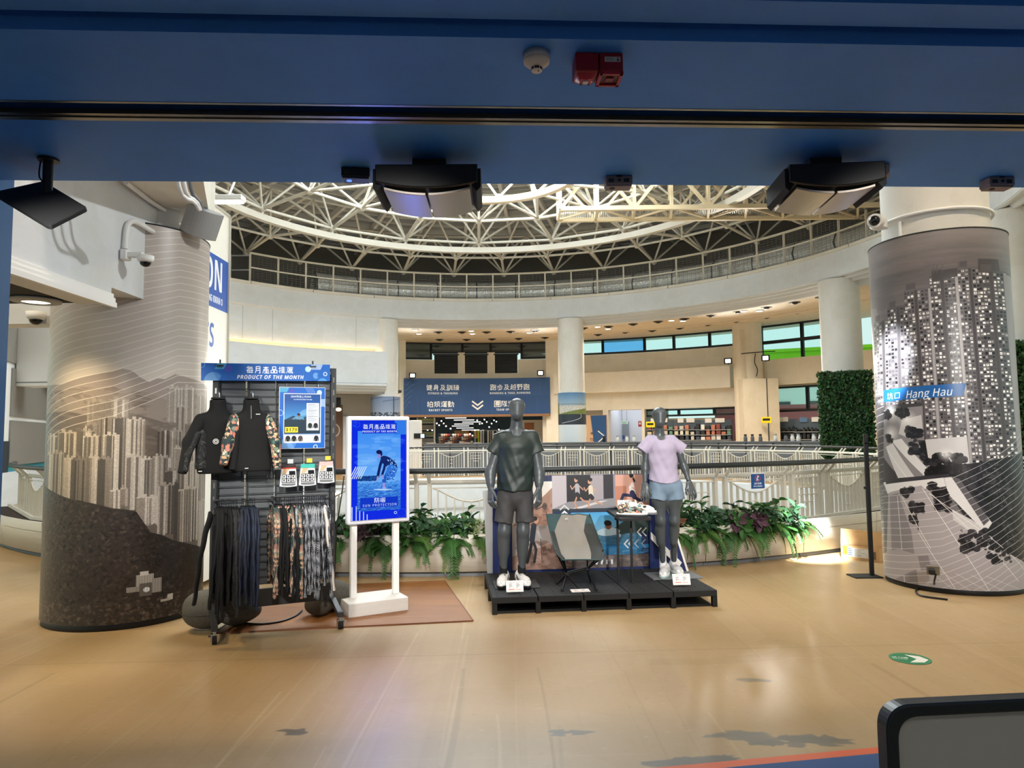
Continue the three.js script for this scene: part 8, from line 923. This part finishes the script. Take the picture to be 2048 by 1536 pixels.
  rd(hubL, feet[0], 'leg'); rd(hubL, feet[1], 'leg'); rd(hubR, feet[2], 'leg'); rd(hubR, feet[3], 'leg'); for (const f of feet) mesh('foot_cap', sph(0.013, f.x, f.y + 0.006, f.z, 1, 1, 1, 10), M.rubber, o);
  rd(hubL, J(1109, 1096, 0.12), 'side_strut'); rd(hubR, J(1204, 1096, 0.12), 'side_strut'); rd(hubL, J(1124, 1110, 0.2), 'seat_strut'); rd(hubR, J(1196, 1110, 0.2), 'seat_strut'); rd(hubL, J(1097, 1036, -0.23), 'back_strut'); rd(hubR, J(1183, 1036, -0.23), 'back_strut');
}
// ---------- side table with shoes ----------
{
  const yT = 0.0, z0 = -6.95, A = at(1216, 1020, z0), c = [at(1241, 1038, -6.72), at(1302, 1036, -6.9), at(1284, 1017, -7.3), at(1213, 1018, -7.12)], h = c.reduce((s, v) => s + v.y, 0) / 4, q = [onY(1241, 1037, h), onY(1302, 1035, h), onY(1280, 1019, h), onY(1214, 1019.5, h)], o = thing('side_table', 'small black side table with thin square legs', 'table'), s = poly(q.map((v) => [v.x, -v.z])), g = extr(s, 0.022, 0.002); g.rotateX(-PI / 2); g.translate(0, h - 0.024, 0); mesh('tabletop', g, M.blackMatte, o);
  const ctr = q.reduce((a, v) => a.add(v), V(0, 0, 0)).multiplyScalar(0.25); for (const [px, py, dz] of [[1237.5, 1166, 0], [1264.5, 1165, 0]]) { const f = onY(px, py, PH); mesh('leg', rbox(0.022, h - PH - 0.024, 0.022, 0.002, f.x, (h + PH - 0.024) / 2, f.z), M.black, o); mesh('foot', rbox(0.03, 0.008, 0.03, 0.002, f.x, PH + 0.004, f.z), M.black, o); } mesh('under_frame', box(0.26, 0.02, 0.03, ctr.x - 0.03, h - 0.036, ctr.z + 0.09, 0, 0.1, 0), M.black, o);
  const shoe = (px, py, turn, label, m, sole) => { const p = onY(px, py, h), t = thing('trail_shoe', label, 'shoe', [p.x, h + 0.001, p.z], turn); shoeParts(t, V(0, 0, 0), 0, m, sole, 0.98); for (let i = 0; i < 6; i++) mesh('colour_patch', sph(0.017, (i % 2 ? -1 : 1) * 0.03, 0.074 + rnd(-0.008, 0.01), -0.06 + i * 0.026, 0.9, 0.8, 1.2, 8), mat({ color: ['#e2734a', '#3f4a4c', '#d8a37c', '#7da7a0', '#e99a78', '#2c3436'][i] }), t.children[0]); return t; };
  const floral = mat({ color: '#ffffff', map: floralTex, roughness: 0.7 }); shoe(1258, 1033, 1.35, 'colourful trail shoe with a dark sole at the front of the black side table', floral, M.dark); shoe(1277, 1028, 1.2, 'pale trail shoe with orange patches at the back of the black side table', mat({ color: '#dfe3da', roughness: 0.7 }), M.grey);
  const pc = onY(1250, 1020, h); priceCard('white price card behind the shoes on the black side table', [pc.x, h + 0.001, pc.z], 0.1, 0.15, 0.1, 0.15);
}
// ---------- cardboard box by the right column ----------
{
  const a = onY(1683, 1116, 0), b = onY(1737, 1123, 0), th = Math.atan2(-(b.z - a.z), b.x - a.x), n = V(Math.sin(th), 0, Math.cos(th)), u = V(Math.cos(th), 0, -Math.sin(th)), w = 0.46, c = a.clone().addScaledVector(u, w / 2).addScaledVector(n, -0.13), hh = onPlane(1680, 1088, a, n).y, ht = onPlane(1676, 1057, a, n).y, o = thing('cardboard_box', 'open brown cardboard box with a delivery label and yellow sticker', 'box', [c.x, 0, c.z], th), cb = mat({ color: '#d6b183', roughness: 0.85 });
  mesh('side', box(w, hh, 0.006, 0, hh / 2, 0.13), cb, o); mesh('side', box(w, hh, 0.006, 0, hh / 2, -0.13), cb, o); for (const s of [-1, 1]) mesh('side', box(0.006, hh, 0.26, s * w / 2, hh / 2, 0), cb, o); mesh('bottom', box(w, 0.006, 0.26, 0, 0.004, 0), cb, o); const fl = box(w + 0.04, ht - hh, 0.005, 0, (ht - hh) / 2, 0); fl.rotateX(-0.12); mesh('flap', fl.translate(0, hh, 0.1), cb, o); const f2 = box(w, 0.16, 0.005, 0, 0.08, 0); f2.rotateX(-0.9); mesh('flap', f2.translate(0, hh, -0.13), cb, o);
  const lt = tex(256, 128, (x, W, H) => { x.fillStyle = '#dfe6ee'; x.fillRect(0, 0, W, H); x.fillStyle = '#a9bcd2'; x.fillRect(0, 0, 70, H); x.fillStyle = '#5a6a7c'; for (let i = 0; i < 9; i++) x.fillRect(86, 14 + i * 12, rnd(40, 130), 4); x.fillStyle = '#2b3138'; for (let i = 0; i < 4; i++) x.fillRect(8, 12 + i * 28, rnd(20, 50), 8); }); mesh('label', T(new THREE.PlaneGeometry(0.26, 0.11), -0.02, hh * 0.52, 0.134), mat({ map: lt, color: '#fff', roughness: 0.5 }), o); mesh('sticker', box(0.05, 0.1, 0.002, -w / 2 + 0.05, hh * 0.62, 0.134), mat({ color: '#ecd92c', roughness: 0.5 }), o); mesh('warning_mark', box(0.05, 0.09, 0.002, w / 2 - 0.06, hh * 0.45, 0.134), mat({ color: '#7b6a50', roughness: 0.8 }), o);
}
// ---------- fittings on the blue ceiling ----------
const CY = 3.0;
{
  const p = onY(1073, 108, CY), o = thing('smoke_detector', 'cream smoke detector on the blue ceiling', 'smoke detector', [p.x, CY, p.z]); mesh('base', lathe([[0, 0], [0.051, 0], [0.052, -0.022], [0.048, -0.028], [0, -0.028]], 36), mat({ color: '#d8d2c6', roughness: 0.5 }), o); mesh('housing', lathe([[0.05, -0.028], [0.049, -0.036], [0.03, -0.052], [0.022, -0.055], [0, -0.055]], 36), mat({ color: '#ece3d2', roughness: 0.45 }), o); mesh('chamber', lathe([[0.0205, -0.05], [0.0205, -0.064]], 24), M.black, o); for (let i = 0; i < 6; i++) mesh('rib', box(0.003, 0.013, 0.004, Math.cos(i * 1.05) * 0.021, -0.0585, Math.sin(i * 1.05) * 0.021), M.whitePlastic, o); mesh('cap', lathe([[0, -0.069], [0.02, -0.068], [0.022, -0.064], [0, -0.064]], 24), mat({ color: '#e9e1d2' }), o); mesh('indicator', sph(0.003, 0.006, -0.069, 0.006, 1, 1, 1, 8), M.black, o);
  const a = onY(1194, 118, CY), r = thing('fire_alarm', 'dark red fire alarm sounder box on the blue ceiling', 'alarm', [a.x, CY, a.z], D(3)), red = mat({ color: '#8e1120', roughness: 0.4 }), dr = mat({ color: '#5a0712', roughness: 0.5 });
  mesh('housing', rbox(0.088, 0.075, 0.1, 0.006, -0.047, -0.0375, 0), red, r); mesh('housing', rbox(0.09, 0.075, 0.1, 0.006, 0.046, -0.0375, 0), red, r); mesh('sounder', T(new THREE.CylinderGeometry(0.052, 0.03, 0.018, 4, 1), 0, 0, 0, 0, PI / 4, 0).translate(-0.047, -0.083, 0), mat({ color: '#b32234', roughness: 0.4 }), r); mesh('frame', mg([box(0.088, 0.012, 0.012, 0.046, -0.08, 0.044), box(0.088, 0.012, 0.012, 0.046, -0.08, -0.044), box(0.012, 0.012, 0.1, 0.006, -0.08, 0), box(0.012, 0.012, 0.1, 0.085, -0.08, 0)]), mat({ color: '#b32234', roughness: 0.4 }), r); mesh('lens', box(0.066, 0.004, 0.076, 0.046, -0.077, 0), dr, r); mesh('button', rbox(0.03, 0.008, 0.03, 0.003, 0.046, -0.081, 0), red, r); mesh('button', rbox(0.02, 0.006, 0.02, 0.002, -0.047, -0.094, 0), M.whitePlastic, r); for (const s of [-1, 1]) mesh('screw', cyl(0.005, 0.005, 0.004, -0.047 + s * 0.015, -0.091, -0.022, 10), M.black, r);
  mesh('label', T(new THREE.PlaneGeometry(0.06, 0.02), 0.05, -0.028, 0.0508), mat({ roughness: 0.4, map: tex(192, 64, (x, w, h) => { x.fillStyle = '#c9c6bf'; x.fillRect(0, 0, w, h); x.fillStyle = '#4a4a48'; for (let i = 0; i < 4; i++) x.fillRect(14, 10 + i * 12, rnd(60, 110), 4); x.fillRect(150, 8, 26, 48); x.fillStyle = '#c9c6bf'; x.fillRect(156, 14, 14, 14); }) }), r);
}
// ceiling units: black body hung under the ceiling, its underside two bowed brushed steel covers
function ceilingUnit(label, c, turn, w) {
  const o = thing('ceiling_unit', label, 'ceiling unit', [c.x, CY, c.z], turn), steel = mat({ color: '#b9b0a8', roughness: 0.36, metalness: 1 }), d = 0.36, n = 14, sag = (x) => -0.17 - 0.03 * (1 - (2 * x / w) ** 2);
  const s = new THREE.Shape(); s.moveTo(-w / 2, -0.09); s.lineTo(w / 2, -0.09); s.lineTo(w / 2, sag(w / 2)); for (let i = n - 1; i >= 0; i--) { const x = -w / 2 + w * i / n; s.lineTo(x, sag(x)); } s.closePath();
  mesh('body', boxUV(new THREE.ExtrudeGeometry(s, { depth: d - 0.03, bevelEnabled: true, bevelSize: 0.006, bevelThickness: 0.01, bevelSegments: 2 }).translate(0, 0, -d / 2)), M.black, o); mesh('mount', box(w * 0.35, 0.09, d * 0.4, 0, -0.045, -0.06), M.black, o);
  for (const e of [-1, 1]) { const f = new THREE.Shape(), x0 = e * 0.008, x1 = e * (w / 2 - 0.035), up = []; for (let i = 0; i <= 10; i++) { const x = x0 + (x1 - x0) * i / 10, y = sag(x) - 0.02 - 0.012 * Math.cos(x / w * 3); i ? f.lineTo(x, y) : f.moveTo(x, y); up.push([x, y + 0.01]); } up.reverse().forEach((p) => f.lineTo(...p)); f.closePath(); mesh('cover', boxUV(new THREE.ExtrudeGeometry(f, { depth: d, bevelEnabled: true, bevelSize: 0.002, bevelThickness: 0.004, bevelSegments: 1 }).translate(0, 0, -d / 2 - 0.06)), steel, o); mesh('end_wing', extr([[-0.03, -0.1], [0.03, -0.1], [0.03, -0.15], [-0.012, -0.21], [-0.03, -0.19]].map(([x, y]) => [x * -e, y]), d * 0.9, 0.004).translate(e * (w / 2 - 0.012), 0, -d / 2 - 0.02), M.blackMatte, o); }
  return o;
}
{
  const a = at(850, 340, -3.44).add(V(0, 0, -0.18)), b = at(1684, 342, -3.48).add(V(0, 0, -0.18)); ceilingUnit('black ceiling unit with bowed steel covers left of the centre of the blue ceiling', a, D(1), 0.5); ceilingUnit('black ceiling unit with bowed steel covers near the right end of the blue ceiling', b, D(-4), 0.46);
  const sens = (px, py, dz, label, kind, turn = 0) => { const q = onY(px, py, CY), o = thing('ceiling_sensor', label, 'sensor', [q.x, CY, q.z], turn), body = kind ? mat({ color: '#8d7d7c', roughness: 0.5 }) : mat({ color: '#353a48', roughness: 0.4 }); mesh('body', rbox(0.15, 0.05, 0.09, 0.006, 0, -0.026, 0), kind ? body : M.black, o); mesh('face', rbox(0.14, 0.012, 0.08, 0.003, 0, -0.055, 0), body, o); mesh('lens', cyl(0.014, 0.014, 0.006, -0.035, -0.062, 0.005, 16), kind ? M.dark : glow(0.1, 0.25, 1, 1.5, 0.1), o); mesh('window', box(0.03, 0.02, 0.004, 0.04, -0.03, 0.046), M.black, o); mesh('window', box(0.03, 0.02, 0.004, -0.045, -0.03, 0.046), M.dark, o); mesh('knob', cyl(0.008, 0.008, 0.006, 0.0, -0.028, 0.047, 12, PI / 2), M.black, o); mesh('bracket', box(0.03, 0.012, 0.03, 0, -0.005, 0.03), M.black, o); return o; };
  sens(712, 340, 0, 'dark sensor box with a blue light left of the ceiling unit', 0, 0.15); sens(1236, 356, 0, 'pinkish grey sensor box near the middle of the blue ceiling edge', 1); sens(1748, 336, 0, 'grey sensor box just right of the slanting ceiling unit', 1, -0.5); sens(1993, 358, 0, 'pinkish grey sensor box at the right end of the blue ceiling edge', 1, 0.05);
}
// ---------- floor sticker, threshold strip, near panel, stacked chairs ----------
{
  const p = onY(1820, 1317, 0.002), g = new THREE.CircleGeometry(0.13, 40); g.rotateX(-PI / 2); const t = thing('floor_sticker', 'round green floor sticker with a white arrow', 'sticker', [p.x, 0.002, p.z], -0.3); mesh('disc', g, mat({ roughness: 0.4, map: tex(256, 256, (x, w, h) => { x.fillStyle = '#1f7a4d'; x.fillRect(0, 0, w, h); x.lineWidth = 6; x.strokeStyle = '#3d9a6c'; x.beginPath(); x.arc(128, 128, 118, 0, 7); x.stroke(); x.fillStyle = '#f0efe6'; x.beginPath(); x.moveTo(110, 40); x.lineTo(200, 60); x.lineTo(240, 128); x.lineTo(200, 196); x.lineTo(110, 216); x.lineTo(168, 128); x.fill(); han(x, '請分區', 70, 100, 34, '#e8efe6', 0.1); x.fillStyle = '#dfe8df'; for (let i = 0; i < 7; i++) x.fillRect(22 + i * 13, 146, 9, 8); }) }), t);
  const a = onY(1334, 1535, 0), b = onY(1756, 1496, 0), d = b.clone().sub(a).normalize(), n = V(-d.z, 0, d.x); const A = a.clone().addScaledVector(d, -2.5), B = b.clone().addScaledVector(d, 3), strip = (o0, o1, y, m, nm, lab) => { const q = [A.clone().addScaledVector(n, o0), B.clone().addScaledVector(n, o0), B.clone().addScaledVector(n, o1), A.clone().addScaledVector(n, o1)], gg = extr(q.map((v) => [v.x, -v.z]), 0.004); gg.rotateX(-PI / 2); gg.translate(0, y, 0); return tag(mesh(nm, boxUV(gg), m), lab[0], lab[1]); };
  strip(0, 0.06, 0, mat({ color: '#e8632d', roughness: 0.5 }), 'floor_tape', ['orange floor strip beside the blue floor mat', 'floor strip']); strip(0.06, 1.6, 0, mat({ color: '#25548c', roughness: 0.7 }), 'floor_mat', ['blue floor mat at the lower right corner', 'mat']);
}
{ // the grey framed panel close to the camera
  const z = -1.45, c0 = at(1756, 1402, z), c1 = at(2130, 1378, z - 0.04), o = thing('barrier_screen', 'grey panel with rounded dark frame close to the camera at the lower right', 'panel', [c0.x, 0, z], D(3)), w = 0.75, h = c0.y, rr = 0.05, sh = (i) => { const s = new THREE.Shape(); s.moveTo(i, i); s.lineTo(w - i, i); s.lineTo(w - i, h + 0.01 - i); s.lineTo(i + rr, h - i); s.quadraticCurveTo(i, h - i, i, h - rr - i); s.closePath(); return s; }; const f = sh(0), hl = sh(0.016); f.holes.push(hl); mesh('frame', extr(f, 0.03, 0.004), mat({ color: '#24333a', roughness: 0.35 }), o); mesh('panel', extr(hl, 0.012, 0, 0, 0, 0.009), mat({ color: '#d3dad6', roughness: 0.45 }), o); mesh('foot', box(w, 0.03, 0.2, w / 2, 0.015, 0.015), M.dark, o);
}
for (let i = 0; i < 20; i++) { // stacked chairs beside the right column, cut by the frame
  const b = V(5.35, 0, -7.65), top = at(2030, 898, -7.55).y, y = 0.52 + i * (top - 0.62) / 19, t = thing('stacking_chair', `${ORD[i]} from the bottom of the grey slatted stacking chairs right of the tower block column`, 'chair', [b.x + 0.12, y, b.z - 0.1], -0.25, 'stacked grey chairs'); mesh('seat', rbox(0.5, 0.02, 0.42, 0.008, 0, 0, 0), mat({ color: '#8d8f8d', roughness: 0.5 }), t); mesh('rim', rbox(0.5, 0.014, 0.03, 0.006, 0, -0.004, 0.22), mat({ color: '#c6c3ba', roughness: 0.4 }), t); if (i === 0) for (const s of [-1, 1]) for (const q of [-1, 1]) mesh('leg', rod(V(s * 0.22, 0, q * 0.19), V(s * 0.24, -0.52, q * 0.21), 0.014, 8), M.steel, t); if (i > 0) mesh('arm', tube([[-0.25, 0, 0.2], [-0.27, 0.03, 0.1], [-0.27, 0.03, -0.1]], 0.01, 10, 6), mat({ color: '#b7b4ab', roughness: 0.4 }), t);
}
renderer.render(scene, camera);
